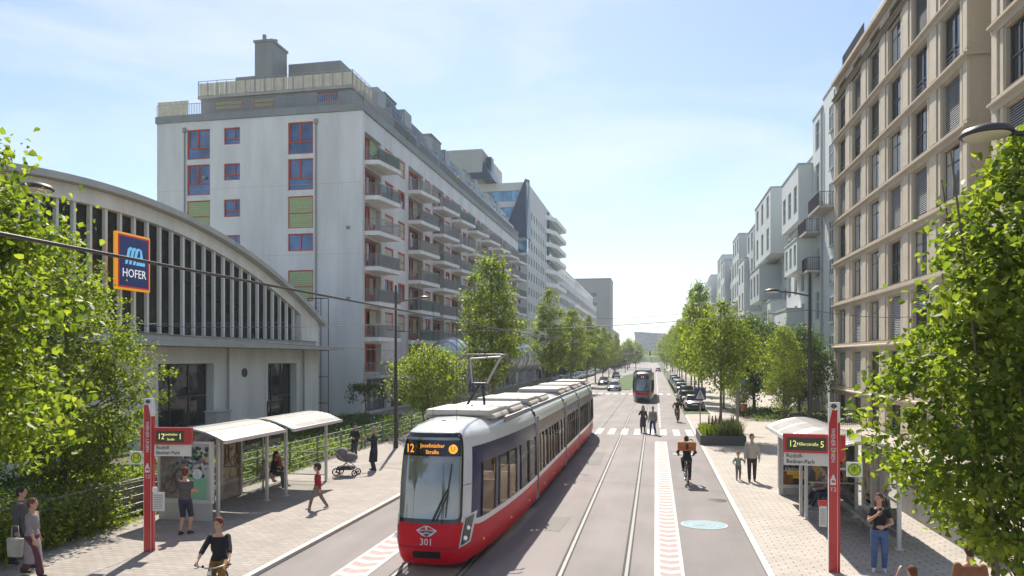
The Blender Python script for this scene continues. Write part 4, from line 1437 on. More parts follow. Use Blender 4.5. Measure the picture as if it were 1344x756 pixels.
# ------------------------------------------------------------------ stepped pale terrace
def cube_house(label, yr, vols, group, seed):
    """vols: (x0, y0, y1, z0, z1, rows, ncols, mat)"""
    rng = random.Random(seed)
    o = thing('terraced_house', label, 'apartment block', (16, yr, 0), group=group)
    for (x0, y0, y1, z0, z1, rows, nc, mi) in vols:
        ops = []
        wd = min(1.7, (y1 - y0) / max(nc, 1) * .55)
        ph = (z1 - z0) / max(rows, 1)
        for r_ in range(rows):
            zz = z0 + r_ * ph + ph * .18
            hh = min(2.5, ph * .68)
            for c in range(nc):
                yc = y0 + (y1 - y0) * (c + .5) / nc
                ops.append((yc - wd / 2, yc + wd / 2, zz, zz + hh, .2))
        mb = MB(); house(mb, x0, 26, y0, y1, z0, z1, {'-x': ops})
        mb.build('wall', (M_PB, M_PB2)[mi], o, True)
        for q in ops: window(o, '-x', (q[0] + q[1]) / 2, q[2], wd, q[3] - q[2], .15, x=x0, style='white')
        part('coping', mat((.50, .52, .51), .7, .1, .08), o, lambda b: b.box(x0 - .06, 26, y0 - .06, y1 + .06, z1 + .003, z1 + .16), True)
    return o


GR = 'stepped pale terrace along the pavement'
h1 = cube_house('pale blue end house beside the sandstone block with a tall flat wall and roof balconies', 62.7,
    [(14.3, 62.75, 67.5, 0, 27.2, 0, 0, 0), (14.25, 67.55, 71.5, 0, 26.6, 7, 1, 0), (13.0, 71.6, 80.5, 17.6, 22.7, 1, 3, 0), (13.7, 71.55, 81.9, 0, 17.5, 5, 3, 0), (12.6, 70, 76.5, 12.8, 15.6, 1, 3, 0), (15.5, 71.55, 81.9, 22.8, 25.0, 0, 0, 1), (12.2, 73, 80, 4.4, 9.4, 1, 3, 0)], None, 1)
# windows of the tall wall
for k in range(7): window(h1, '-x', 64.1, 4.6 + k * 3.15, 1.5, 2.1, -.055, x=14.3, style='white')
part('balcony', M_CONC, h1, lambda b: (b.box(13.0, 14.3, 62.9, 67.2, 17.0, 17.2), b.box(12.9, 14.2, 67.6, 71.4, 15.7, 15.9), b.box(13.0, 14.2, 67.6, 70, 12.3, 12.5)), True)
for pl, z in (([(14.2, 62.95), (13.03, 62.95), (13.03, 67.15), (14.2, 67.15)], 17.2), ([(14.2, 67.65), (12.93, 67.65), (12.93, 71.35)], 15.9), ([(14.2, 67.65), (13.03, 67.65), (13.03, 69.9)], 12.5)):
    railing_mesh(pl, 1.1, .14, .03, z=z).build('balcony_railing', M_DSTEEL, h1, True)
part('drainpipe', M_STEEL, h1, lambda b: (b.cyl((14.15, 67.52, 0), (14.15, 67.52, 26.5), .07), b.cyl((14.2, 62.9, 0), (14.2, 62.9, 26.5), .06)), True)
part('doorway', M_INNER, h1, lambda b: b.box(14.2, 14.32, 63.0, 64.6, .1, 3.0), True)
part('plinth', mat((.20, .21, .20), .9, 0, .15, 2), h1, lambda b: b.box(14.15, 14.3, 64.7, 71.5, 0, 1.0), True)
cube_house('pale house with a big overhanging corner cube of three tall windows, behind the lamp arm', 82.0,
    [(12.5, 84.8, 97.5, 16.4, 23.6, 2, 3, 0), (14.4, 82.0, 101.8, 0, 16.3, 5, 6, 0), (15.2, 82.0, 84.7, 16.4, 21.5, 1, 1, 1), (12.6, 85.5, 92, 7.0, 11.2, 1, 3, 0), (12.0, 90, 98.5, 11.6, 15.6, 1, 3, 1), (13.6, 97.6, 101.8, 16.4, 20.5, 1, 2, 1), (15, 85, 97, 23.7, 24.6, 0, 0, 1)], GR, 2)
cube_house('pale stepped house with two staggered cubes under a recessed attic', 102,
    [(13.0, 103, 110, 15.5, 22.5, 2, 2, 1), (14.6, 102, 118, 0, 15.4, 5, 5, 0), (12.4, 108.5, 116, 11, 19.0, 2, 2, 0), (14.8, 103, 118, 22.6, 25.0, 1, 5, 0), (12.4, 103, 108, 7, 11, 1, 2, 0)], GR, 3)
cube_house('pale stepped house with three narrow projecting cubes, beyond the twin cubes', 118.2,
    [(12.8, 119, 128, 14, 24.2, 3, 3, 0), (14.5, 118.1, 148, 0, 13.9, 4, 9, 0), (13.4, 130, 139, 14, 21.5, 2, 3, 1), (12.6, 141, 147.9, 12, 23.0, 3, 2, 0), (15, 128.1, 140.9, 21.6, 24.0, 1, 4, 0)], GR, 4)
cube_house('pale stepped house far along the terrace with a low middle and two tall ends', 148.2,
    [(12.9, 149, 160, 12, 25, 4, 3, 0), (14.4, 148.1, 184, 0, 11.9, 4, 10, 0), (13.6, 163, 172, 12, 21, 3, 3, 1), (12.7, 175, 183.9, 12, 24, 4, 3, 0)], GR, 5)
cube_house('pale stepped house farthest along the terrace above the street trees', 184.2,
    [(12.9, 185, 199, 10, 24, 4, 4, 0), (14.3, 184.1, 240, 0, 9.9, 3, 12, 0), (13.7, 202, 214, 10, 21, 3, 4, 1), (12.8, 217, 231, 10, 23, 4, 4, 0), (14, 232, 239.9, 10, 20, 3, 2, 1)], GR, 6)

# ------------------------------------------------------------------ tall white building with the slate prow
M_TW = mat((.64, .64, .62), .85, 0, .07, .4, 0, True)
M_SLATE = mat((.045, .07, .11), .35, .4, .2, 1.5)
tw = thing('tower_block', 'tall white block with dark slate prow, blue ribbon windows and small square flank windows', 'tower block', (-32, 135, 0))
ops, spec = [], []
for r_ in range(11):
    for c in range(14):
        y = 137 + c * 3.0; z = 2 + r_ * 2.95
        ops.append((y - .55, y + .55, z, z + 1.5, .2)); spec.append((y, z))
fw_ = [(-31.3, -25.0, 34.3, 36.3, .2), (-31.3, -25.0, 31.3, 33.2, .2), (-31.3, -25.0, 28.3, 30.2, .2)]
mb = MB(); house(mb, -44, -23.5, 135, 180, 0, 37.8, {'+x': ops, '-y': fw_})
mb.build('wall', M_TW, tw, True)
for y, z in spec: window(tw, '+x', y, z, 1.1, 1.5, .15, x=-23.5, style='half' if False else 'plainwin')
for a, b_, c, d, e in fw_: window(tw, '-y', (a + b_) / 2, c, b_ - a, d - c, .12, y=135, style='strip')
for i in range(4): window(tw, '-y', -25.4, 3 + i * 6.0, 1.3, 1.5, -.06, y=135, style='white')
part('slate_roof', M_SLATE, tw, lambda b: b.add([(-28.0, 133.2, 27.2), (-23.3, 133.2, 27.2), (-23.3, 138, 27.2), (-28.0, 138, 27.2), (-23.9, 134.8, 38.4), (-23.42, 137, 38.6)], [(0, 1, 4), (1, 2, 5, 4), (2, 3, 5), (3, 0, 4, 5), (0, 1, 2, 3)]), True)
part('bay_window', darkglass((.12, .28, .38), .4, 1.9), tw, lambda b: b.box(-28.5, -23.35, 133.6, 134.98, 24.4, 27.1), True)
part('bay_sill', M_TW, tw, lambda b: (b.box(-28.7, -23.2, 133.4, 134.99, 23.9, 24.35), b.box(-28.7, -23.2, 133.4, 134.99, 27.12, 27.3)), True)
mb = MB(); house(mb, -42, -31.5, 132, 150, 37.81, 43.6, {'-y': [(-40, -37, 39, 41, .2)]}); mb.build('upper_tower', mat((.40, .41, .40), .85, 0, .08, .5), tw, True)
part('upper_slate_roof', M_SLATE, tw, lambda b: b.add([(-35.2, 131.4, 37.9), (-29.4, 131.4, 37.9), (-29.4, 140, 37.9), (-35.2, 140, 37.9), (-33, 134, 43.9), (-32, 139, 43.9)], [(0, 1, 4), (1, 2, 5, 4), (2, 3, 5), (3, 0, 4, 5), (0, 1, 2, 3)]), True)
part('roof_flue', M_SLATE, tw, lambda b: b.box(-31.2, -30.2, 134, 136, 37.85, 42.6), True)
for r_ in range(6):
    z = 20.5 + r_ * 2.95
    part('balcony', M_SLAB, tw, lambda b: b.add([(-23.5, 158, z), (-21.7, 163, z), (-21.3, 178, z), (-23.5, 180, z), (-23.5, 158, z + .9), (-21.7, 163, z + .9), (-21.3, 178, z + .9), (-23.5, 180, z + .9)], [(0, 1, 2, 3), (0, 1, 5, 4), (1, 2, 6, 5), (2, 3, 7, 6), (4, 5, 6, 7)]), True)
part('stair_glazing', darkglass((.10, .20, .26), .3, 1.8), tw, lambda b: b.box(-23.48, -22.9, 160, 179, 26, 37), True)

# white terraces beyond
wt = thing('apartment_block', 'long white terrace with roof pergola between the prow tower and the grey tower', 'apartment block', (-30, 182, 0))
ops = [(184 + 5 * c, 187.6 + 5 * c, 3 + 3.1 * r_, 4.9 + 3.1 * r_, .4) for c in range(23) for r_ in range(7)]
mb = MB(); house(mb, -40, -23.6, 182, 300, 0, 25.5, {'+x': ops}); mb.build('wall', M_TW, wt, True)
part('glazing', GL_DARK, wt, lambda b: b.box(-24.4, -24.0, 182.5, 299.5, 2, 25), True)
part('balcony_band', M_SLAB, wt, lambda b: [b.box(-23.6, -22.6, 186 + 24 * (r_ % 2), 290 - 20 * (r_ % 3), 5.1 + 3.1 * r_ - .9, 5.1 + 3.1 * r_ - .75 + .6) for r_ in range(6)], True)
part('pergola', M_WFRAME, wt, lambda b: ([b.box(-24.0, -23.8, 184 + 4 * i, 184.2 + 4 * i, 25.5, 28.3) for i in range(26)], b.box(-24.0, -23.7, 184, 286, 28.1, 28.4), b.box(-34, -26, 186, 240, 25.5, 29.5), [b.box(-30, -23.8, 184 + 4 * i, 184.15 + 4 * i, 28.15, 28.35) for i in range(26)]), True)
gt = thing('tower_block', 'plain grey concrete tower with a few ochre windows at the far end of the street', 'tower block', (-32, 400, 0))
gw = [(-39 + 5 * i, -36 + 5 * i, 18 + 5 * k, 20 + 5 * k, .3) for i in range(2) for k in range(5)]
mb = MB(); house(mb, -43, -23.6, 396, 420, 0, 47, {'-y': gw}); mb.build('wall', mat((.27, .285, .29), .85, 0, .06, .1), gt, True)
for i, q in enumerate(gw): part('window', (mat((.45, .33, .12), .5), GL_DARK)[i // 5], gt, lambda b: b.box(q[0], q[1], 396.1, 396.2, q[2], q[3]), True)
part('roof_edge', mat((.2, .21, .22), .8), gt, lambda b: b.box(-43.2, -23.4, 395.8, 420.2, 47.01, 47.9), True)
gh_ = thing('apartment_block', 'low pale green house just past the grey tower', 'apartment block', (-30, 440, 0))
gw = [(446 + 7 * i, 449 + 7 * i, 4 + 4.2 * k, 6.2 + 4.2 * k, .3) for i in range(7) for k in range(4)]
mb = MB(); house(mb, -40, -23.8, 440, 500, 0, 21, {'+x': gw}); mb.build('wall', mat((.36, .43, .33), .85, 0, .06, .1), gh_, True)
part('glazing', GL_DARK, gh_, lambda b: b.box(-24.3, -24.1, 441, 499, 2, 20.5), True)
part('roof', mat((.22, .22, .22), .8), gh_, lambda b: b.prism([(-40.3, 21.01), (-23.5, 21.01), (-32, 25)], 'y', 439.8, 500.2), True)
of = thing('office_tower', 'hazy blue glass office slab with a slanting top on the horizon', 'office tower', (-6, 900, 0))
part('curtain_wall', darkglass((.08, .17, .26), .0, 1.4, .3), of, lambda b: b.add([(-22, 900, 0), (14, 905, 0), (14, 925, 0), (-20, 920, 0), (-25, 900, 37), (12, 905, 34.5), (12, 925, 34.5), (-23, 920, 37)], [(0, 1, 5, 4), (1, 2, 6, 5), (2, 3, 7, 6), (3, 0, 4, 7), (4, 5, 6, 7)]), True)
part('floor_band', mat((.25, .3, .33), .6), of, lambda b: [b.box(-23.5, 12, 899.2, 904, 4 + 4 * i, 4.5 + 4 * i) for i in range(7)], True)

# ------------------------------------------------------------------ silver pod pavilion under the balconies
M_POD = mat((.50, .56, .60), .25, .35, .12, 1.2)
pv = thing('tubular_pavilion', 'chain of silver blue steel pods raised on slanting struts before the balcony block', 'pavilion', (-19.3, 66, 0))
for i, (y, r) in enumerate(((68, 1.9), (73.5, 1.5), (80, 1.9), (86, 1.6), (92, 1.9), (98.5, 2.1), (105, 2.1), (111.5, 2.1), (118, 2.0))):
    pd = part('pod', M_POD, pv, lambda b: b.ball((-19.3, y, 4.9), (r, 3.2, r), 20, 14), True)
    def rib(b):
        for k in range(-2, 3):
            a = k * 1.05
            rr = r * math.sqrt(max(0, 1 - (a / 3.2) ** 2)) + .02
            b.torus((-19.3, y + a, 4.9), (0, 1, 0), rr, .04, 24, 5)
        b.tube([(-19.3 + (r + .02) * math.cos(t), y, 4.9 + (r + .02) * math.sin(t)) for t in [R(x) for x in range(0, 181, 15)]], .04, 5)
    part('rib', M_STEEL, pd, rib, True)
    for s in (-1, 1):
        part('strut', M_STEEL, pv, lambda b: (b.cyl((-19.3 + s * 1.6, y - 1.6, 0), (-19.3 + s * .9, y, 3.5), .08, n=6), b.cyl((-19.3 + s * 1.6, y + 1.6, 0), (-19.3 + s * .9, y, 3.5), .08, n=6), b.cyl((-19.3 + s * 1.5, y - 1.6, 0), (-19.3 + s * 1.5, y + 1.6, 3.2), .05, n=5)), True)
# ------------------------------------------------------------------ trams
def lerp_tab(tab, x):
    if x <= tab[0][0]: return tab[0][1]
    for (a, b), (c, d) in zip(tab[:-1], tab[1:]):
        if x <= c: return b + (d - b) * (x - a) / (c - a)
    return tab[-1][1]


WS = [(.20, .90), (.30, .95), (.5, .985), (.8, 1), (1.1, 1.0), (2.0, .995), (2.5, .975), (2.75, .955), (2.95, .915), (3.08, .86), (3.18, .77), (3.25, .66), (3.30, .5)]
YF = [(.20, .16), (.35, .05), (.55, 0), (.9, .01), (1.15, .06), (1.4, .11), (2.0, .20), (2.6, .31), (3.0, .42), (3.1, .52), (3.2, .75), (3.26, 1.0), (3.30, 1.4)]
NOSE = [(0, 0), (.32, .012), (.54, .05), (.68, .13), (.765, .28), (.85, .58), (.96, 1.1), (1.06, 2.0), (1.16, 3.3), (1.25, 5.2), (1.28, 7.5)]


class Shell:
    def __init__(s, pts, nose, flip=None, hw=1.0, lean=1.0):
        s.p, s.nose, s.flip, s.hw, s.L, s.lean = pts, nose, flip, hw, pts[-1][1], lean

    def at(s, t, z, off=0.0):
        """t: signed outline index; z: height"""
        sg = 1 if t >= 0 else -1
        a = min(abs(t), len(s.p) - 1.0001)
        i = int(a); f = a - i
        x = s.p[i][0] + (s.p[i + 1][0] - s.p[i][0]) * f
        y = s.p[i][1] + (s.p[i + 1][1] - s.p[i][1]) * f
        e = .12
        b0, b1 = max(a - e, 0), min(a + e, len(s.p) - 1.0001)
        q0 = (s.p[int(b0)][0] + (s.p[int(b0) + 1][0] - s.p[int(b0)][0]) * (b0 % 1), s.p[int(b0)][1] + (s.p[int(b0) + 1][1] - s.p[int(b0)][1]) * (b0 % 1))
        q1 = (s.p[int(b1)][0] + (s.p[int(b1) + 1][0] - s.p[int(b1)][0]) * (b1 % 1), s.p[int(b1)][1] + (s.p[int(b1) + 1][1] - s.p[int(b1)][1]) * (b1 % 1))
        dx, dy = q1[0] - q0[0], q1[1] - q0[1]
        ln = math.hypot(dx, dy) or 1
        nx, ny = dy / ln, -dx / ln
        w = lerp_tab(WS, z)
        yo = lerp_tab(YF, z) * s.lean if s.nose else 0
        X = x * w * s.hw + nx * off
        Y = yo + y * (1 - yo / s.L if s.nose else 1) + ny * off
        if s.flip is not None: Y = s.flip - Y
        return (sg * X, Y, z)

    def t_of(s, y):
        for i in range(len(s.p) - 1):
            if s.p[i][1] <= y <= s.p[i + 1][1]: return i + (y - s.p[i][1]) / (s.p[i + 1][1] - s.p[i][1])
        return len(s.p) - 1.0

    def patch(s, mb, t0, t1, z0, z1, off=0.0, nt=None, nz=None, m=0):
        f0 = z0 if callable(z0) else (lambda t: z0)
        f1 = z1 if callable(z1) else (lambda t: z1)
        nt = nt or max(2, int(abs(t1 - t0) * 3))
        zz = abs(f1((t0 + t1) / 2) - f0((t0 + t1) / 2))
        nz = nz or max(2, int(zz * 9))
        vs = []
        for j in range(nz + 1):
            for i in range(nt + 1):
                t = t0 + (t1 - t0) * i / nt
                vs.append(s.at(t, f0(t) + (f1(t) - f0(t)) * j / nz, off))
        mb.add(vs, [(j * (nt + 1) + i, j * (nt + 1) + i + 1, (j + 1) * (nt + 1) + i + 1, (j + 1) * (nt + 1) + i) for j in range(nz) for i in range(nt)], m, True)

    def quadp(s, mb, c, off=0.0, n=6):
        vs = []
        for j in range(n + 1):
            for i in range(n + 1):
                a, b = i / n, j / n
                t = (c[0][0] * (1 - a) + c[1][0] * a) * (1 - b) + (c[3][0] * (1 - a) + c[2][0] * a) * b
                z = (c[0][1] * (1 - a) + c[1][1] * a) * (1 - b) + (c[3][1] * (1 - a) + c[2][1] * a) * b
                vs.append(s.at(t, z, off))
        mb.add(vs, [(j * (n + 1) + i, j * (n + 1) + i + 1, (j + 1) * (n + 1) + i + 1, (j + 1) * (n + 1) + i) for j in range(n) for i in range(n)], 0, True)

    def top(s, mb, z, n=24, t0=0.0):
        T = len(s.p) - 1.0001
        vs = []
        for i in range(n + 1):
            t = t0 + (T - t0) * i / n
            a = s.at(t, z); b = (-a[0], a[1], a[2])
            vs += [b, ((a[0] + b[0]) / 2, a[1], z + .03), a]
        mb.add(vs, [(i * 3 + k, i * 3 + k + 1, (i + 1) * 3 + k + 1, (i + 1) * 3 + k) for i in range(n) for k in (0, 1)], 0, True)


M_TWH = mat((.66, .66, .65), .28, 0, .03, 1, coat=.5)
M_TRED = mat((.60, .008, .022), .45, 0, .06, .7, spec=.16, coat=.1)
M_TDK = mat((.016, .022, .085), .22, 0, .1, 1, spec=.25)
M_TBR = mat((.13, .09, .055), .25, 0, .25, 1.2, spec=.25)
M_TBLK = mat((.012, .012, .014), .2, 0, .05, 2, coat=.5)
M_SCREEN = darkglass((.22, .215, .21), .6, 1.7, .05)
M_TGL = glass((.90, .88, .84), .03, refl=1.16)
M_TBOX = mat((.47, .43, .375), .6, 0, .08, 1.5)
M_LED = mat((1.0, .36, .03), .5, 0, 0, emit=.75)
M_LEDY = mat((.8, .8, .25), .5, 0, 0, emit=.45)
M_AMBER = mat((.8, .35, .02), .3, 0, 0, emit=.15)
M_SEAT = mat((.40, .33, .27), .7, 0, .1, 3)
M_CLIGHT = mat((1.0, .86, .68), .5, 0, 0, emit=5.0)
M_YEL = mat((.75, .55, .03), .4, 0, .03)
M_FLOOR = mat((.34, .31, .28), .8, 0, .1)


def tram(label, loc, mods, white, red, nose_hw=1.0, low_red=True, hero=True):
    root = thing('tram', label, 'tram', loc)
    for mi, (y0, y1, kind, bandm, wins) in enumerate(mods):
        L = y1 - y0
        if kind == 'cab': sh = Shell([(x, y * L / 7.5) for x, y in NOSE], True, None, nose_hw)
        elif kind == 'rear': sh = Shell([(x, y * L / 7.5) for x, y in NOSE], True, y1, nose_hw)
        else: sh = Shell([(1.28, 0), (1.28, L)], False, None, nose_hw)
        T = len(sh.p) - 1.0001
        sd = 5.0 if kind != 'mid' else 0.0            # where the side begins on the outline
        base = y0 if kind != 'rear' else 0
        def P(name, m, fn, par=root, bev=0):
            b = MB(); fn(b)
            if kind != 'rear': b.v = [(x, y + base, z) for x, y, z in b.v]
            return b.build(name, m, par, bevel=bev)
        zr = (lambda t: 1.16 if abs(t) < 3.6 else 1.16 - min(1, (abs(t) - 3.6) / 2.4) * .20) if kind != 'mid' else (lambda t: .96)
        zlo = .22
        def lower(b):
            if kind == 'mid':
                for s in (1, -1): sh.patch(b, s * 0.0001, s * T, zlo, .96, nt=2)
            else: sh.patch(b, -T, T, zlo, zr, nt=44)
        module = P('lower_body', red, lower)
        def upper(b):
            if kind == 'mid':
                for s in (1, -1):
                    sh.patch(b, s * .0001, s * T, .96, 1.10, nt=2); sh.patch(b, s * .0001, s * T, 2.76, 3.30, nt=2, nz=12)
                sh.top(b, 3.30, 4, .0001)
            else:
                sh.patch(b, -sd, sd, zr, 3.30, nt=30, nz=26)
                for s in (1, -1):
                    sh.patch(b, s * sd, s * T, zr, lambda t: zr(t) + .13, nt=12); sh.patch(b, s * sd, s * T, 2.76, 3.30, nt=12, nz=12)
                sh.top(b, 3.30, 24)
        P('body_shell', white, upper)
        # window band: dark pillars and head rail, panes between
        y_of = lambda y: sh.t_of(y)
        start = sh.p[int(sd)][1] if kind != 'mid' else 0
        edges = []
        sh_pts = [(a, b) for a, b in wins]
        for s in (1, -1):
            def band(b):
                bot = (lambda t: zr(t) + .13) if kind != 'mid' else (lambda t: 1.10)
                cur = start
                for a, c in sh_pts + [(L, L)]:
                    if a > cur + .01: sh.patch(b, s * y_of(cur) if cur else s * .0001, s * y_of(min(a, L - .001)), bot, 2.34, off=.0)
                    cur = c
                sh.patch(b, (s * y_of(start)) or s * .0001, s * T, 2.34, 2.76, nt=8)
            P('window_band', bandm, band)
            for a, c in sh_pts:
                w = P('window', M_TGL, lambda b: sh.patch(b, s * y_of(a), s * y_of(c), lambda t: (zr(t) if kind != 'mid' else .97) + .13, 2.34, off=-.012))
                def fr(b):
                    for q in (a, c, (a + c) / 2 if c - a > 1.25 else a):
                        p0, p1 = sh.at(s * y_of(q), 1.12, .004), sh.at(s * y_of(q), 2.34, .004)
                        b.tube([p0, sh.at(s * y_of(q), 1.8, .004), p1], .03, 4)
                    b.tube([sh.at(s * y_of(a), 2.02, .0), sh.at(s * y_of(c), 2.02, .0)], .014, 4)
                P('window_frame', M_TBLK, fr, w)
        def skirt_lamps(b):
            for s in (1, -1):
                for q in (.18, .5, .82):
                    p = sh.at(s * (y_of(L * q)), .55, .01); b.ball(p, (.02, .05, .03), 8, 6)
        if hero: P('marker_lamp', M_AMBER, skirt_lamps)
        P('underframe', M_BLACK, lambda b: (b.box(-.7, .7, .9 if kind == 'cab' else .1, L - .1, .26, .36) if kind != 'rear' else b.box(-1, 1, y0 + .1, y1 - .9, .26, .36)))
        yb = (y0 + y1) / 2
        P('bogie', M_BLACK, lambda b: [(b.cyl((-.78, yy, .29), (-.66, yy, .29), .29, n=16), b.cyl((.66, yy, .29), (.78, yy, .29), .29, n=16), b.box(-.85, .85, yy - .5, yy + .5, .14, .4)) for yy in ((L * .5,) if kind != 'rear' else (yb,))])
        if hero:
            P('cabin_floor', M_FLOOR, lambda b: b.box(-(.85 if kind == 'cab' else 1.15), (.85 if kind == 'cab' else 1.15), 1.2 if kind == 'cab' else .05, L - .05, .37, .42) if kind != 'rear' else b.box(-.85, .85, y0 + .05, y1 - 1.2, .37, .42))
            def seats(b):
                yy = 2.7 if kind == 'cab' else .6
                while yy < L - .8:
                    Y = yy if kind != 'rear' else y0 + yy
                    for s in (1, -1):
                        b.box(s * .25, s * 1.02, Y, Y + .42, .80, .90); b.box(s * .25, s * 1.02, Y + .36, Y + .46, .9, 1.65)
                        b.box(s * .5, s * .8, Y + .1, Y + .3, .42, .8)
                    yy += 1.35
                    if kind == 'rear' and yy > L - 2.2: break
            P('seat_row', M_SEAT, seats)
            def poles(b):
                yy = 2.3 if kind == 'cab' else .9
                while yy < L - .4:
                    Y = yy if kind != 'rear' else y0 + yy
                    for s in (1, -1): b.cyl((s * .30, Y, .42), (s * .30, Y, 2.7), .018, n=6)
                    yy += 1.7
                    if kind == 'rear' and yy > L - 2.2: break
            P('grab_pole', M_YEL, poles)
            P('ceiling_light', M_CLIGHT, lambda b: [b.box(s * .55 - .09, s * .55 + .09, 1.8 if kind == 'cab' else .3, L - .3, 2.695, 2.715) for s in (1, -1)] if kind != 'rear' else [b.box(s * .55 - .09, s * .55 + .09, y0 + .3, y1 - 1.8, 2.695, 2.715) for s in (1, -1)])
            P('ceiling', M_TWH, lambda b: b.box(-.88, .88, 1.6 if kind == 'cab' else .1, L - .1, 2.72, 2.76) if kind != 'rear' else b.box(-.88, .88, y0 + .1, y1 - 1.6, 2.72, 2.76))
        # roof equipment
        n = max(1, int((L - (2.4 if kind != 'mid' else .3)) / 2.35))
        for i in range(n):
            a = (2.6 if kind == 'cab' else .25) + i * 2.4
            if kind == 'rear': a = y0 + .25 + i * 2.4
            hgt = (.16, .12)[i % 2]
            P('roof_box', M_TBOX if hero else white, lambda b: (b.box(-.86, .86, a, a + 2.05, 3.33, 3.33 + hgt), b.prism([(-.98, 3.25), (.98, 3.25), (.90, 3.38), (-.90, 3.38)], 'y', a + .12, a + 1.93)), bev=.05)
        P('roof_rail', mat((.3, .3, .3), .5, .4, .05), lambda b: [b.box(s * 1.0, s * 1.05, (3.6 if kind == 'cab' else .05) + (y0 if kind == 'rear' else 0), (L - .05) + ((y0 - 2.6) if kind == 'rear' else 0), 3.10, 3.24) for s in (1, -1)])
        if mi < len(mods) - 1:
            g0, g1 = y1 - .02, mods[mi + 1][0] + .02
            def bel(b):
                k = 6
                for i in range(k):
                    a = g0 + (g1 - g0) * i / k; c = g0 + (g1 - g0) * (i + .8) / k
                    b.box(-1.14 * nose_hw, 1.14 * nose_hw, a, c, .3, 3.08)
            P0 = MB(); bel(P0); bw = P0.build('gangway', M_RUB, root)
            part('gangway_post', M_STEEL, bw, lambda b: [b.box(s * 1.20 * nose_hw, s * 1.27 * nose_hw, yy - .03, yy + .03, .3, 2.95) for s in (1, -1) for yy in (g0 + .02, g1 - .02)])
        if kind in ('cab', 'rear'):
            rnd = lambda t, w=3.5, r=.5: (1 - math.sqrt(max(0, 1 - max(0, (abs(t) - (w - r)) / r) ** 2))) * .14
            P('windscreen_frame', M_TBLK, lambda b: sh.patch(b, -3.6, 3.6, lambda t: 1.14 + rnd(t, 3.6), lambda t: 3.10 - rnd(t, 3.6), off=.006, nt=40))
            ws_ = P('windscreen', M_SCREEN, lambda b: sh.patch(b, -3.12, 3.12, lambda t: 1.24 + rnd(t, 3.12), lambda t: 3.01 - rnd(t, 3.12), off=.014, nt=40))
            if kind == 'cab':
                P('destination_display', M_TBLK, lambda b: sh.patch(b, -3.05, 3.05, 2.60, 2.95, off=.02, nt=24))
            for s in (1, -1):
                P('headlight_surround', white if hero else M_TBLK, lambda b: sh.quadp(b, [(s * 3.15, .60), (s * 5.0, .66), (s * 5.6, 1.30), (s * 4.05, 1.26)], .010))
                hl = P('headlight', M_TBLK, lambda b: sh.quadp(b, [(s * 3.45, .65), (s * 4.75, .70), (s * 5.3, 1.25), (s * 4.2, 1.22)], .020))
                P('headlight_lens', mat((.75, .77, .8), .05, .3, 0, coat=1, emit=.15), lambda b: b.ball(sh.at(s * 4.1, .80, .03), (.055, .045, .055), 12, 8), hl); P('headlight_lens', mat((.75, .77, .8), .05, .3, 0, coat=1, emit=.15), lambda b: b.ball(sh.at(s * 4.5, 1.0, .03), (.05, .04, .05), 12, 8), hl)
                P('running_light', mat((.8, .82, .85), .2, 0, 0), lambda b: [b.ball(sh.at(s * (4.75 + .55 * k / 9), .72 + .5 * k / 9, .028), .011, 6, 4) for k in range(10)], hl)
            P('panel_seam', M_BLACK, lambda b: (b.tube([sh.at(t / 4, .62, .006) for t in range(-17, 18)], .006, 4), [b.tube([sh.at(s * 2.3, z / 10, .005) for z in range(25, 62, 4)], .005, 4) for s in (1, -1)], [b.tube([sh.at(s * t, 1.95, .004) for t in (3.7, 4.2, 4.9)], .006, 4) for s in (1, -1)]))
            P('coupler_cover', M_TBLK, lambda b: sh.quadp(b, [(-1.0, .38), (1.0, .38), (1.0, .54), (-1.0, .54)], .02))
            if kind == 'cab':
                yf = lambda z: lerp_tab(YF, z)
                P('wiper', M_TBLK, lambda b: (b.tube([(.12, yf(1.2) - .05, 1.20), (.33, yf(1.6) - .08, 1.66), (.46, yf(2.0) - .06, 1.92)], .018, 6), b.tube([(.20, yf(1.2) - .05, 1.20), (.38, yf(1.6) - .08, 1.6), (.47, yf(2.0) - .06, 1.86)], .012, 6),
                                              b.tube([(.42, yf(1.35) - .045, 1.28), (.46, yf(1.9) - .055, 1.9), (.52, yf(2.4) - .045, 2.45)], .014, 6)))
                f_ = lambda z, o=.035: y0 + yf(z) - o
                if hero:
                    text('12', .27, M_LED, root, (-.47, f_(2.76, .07), 2.765), '-y', 'route_number', wide=.72)
                    text('Josefstädter', .125, M_LED, root, (.055, f_(2.8, .08), 2.835), '-y', 'destination_text', wide=.95)
                    text('Straße', .125, M_LED, root, (.055, f_(2.68, .07), 2.695), '-y', 'destination_text', wide=.95)
                    part('metro_symbol', M_LED, root, lambda b: b.cyl((.53, f_(2.76, .035), 2.765), (.53, f_(2.76, .065), 2.765), .10, n=24))
                    text('U', .16, M_TBLK, root, (.53, f_(2.76, .068), 2.765), '-y', 'metro_letter')
                    text('301', .21, M_SW, root, (0, f_(.80, .022), .745), '-y', 'fleet_number', wide=.95, ext=.004)
                    part('emblem', M_SW, root, lambda b: b.prism([(-.24, 1.0), (-.10, .88), (0, .86), (.10, .88), (.24, 1.0), (.13, 1.06), (.05, 1.10), (-.05, 1.10), (-.13, 1.06)], 'y', f_(1.0, .018), f_(1.0, .012)))
                    def emb(b, a, c): b.prism(a, 'y', c, c + .006)
                    yy = f_(1.0, .03)
                    part('emblem', mat((.10, .11, .14), .4, 0, 0), root, lambda b: b.prism([(-.19, .985), (-.09, .93), (0, .97), (.09, .93), (.19, .985), (.08, .99), (0, 1.0), (-.08, .99)], 'y', yy, yy + .006))
                    part('emblem', mat((.06, .08, .16), .4, 0, 0), root, lambda b: b.prism([(-.08, .905), (0, .875), (.08, .905), (.0, .945)], 'y', yy - .008, yy - .002))
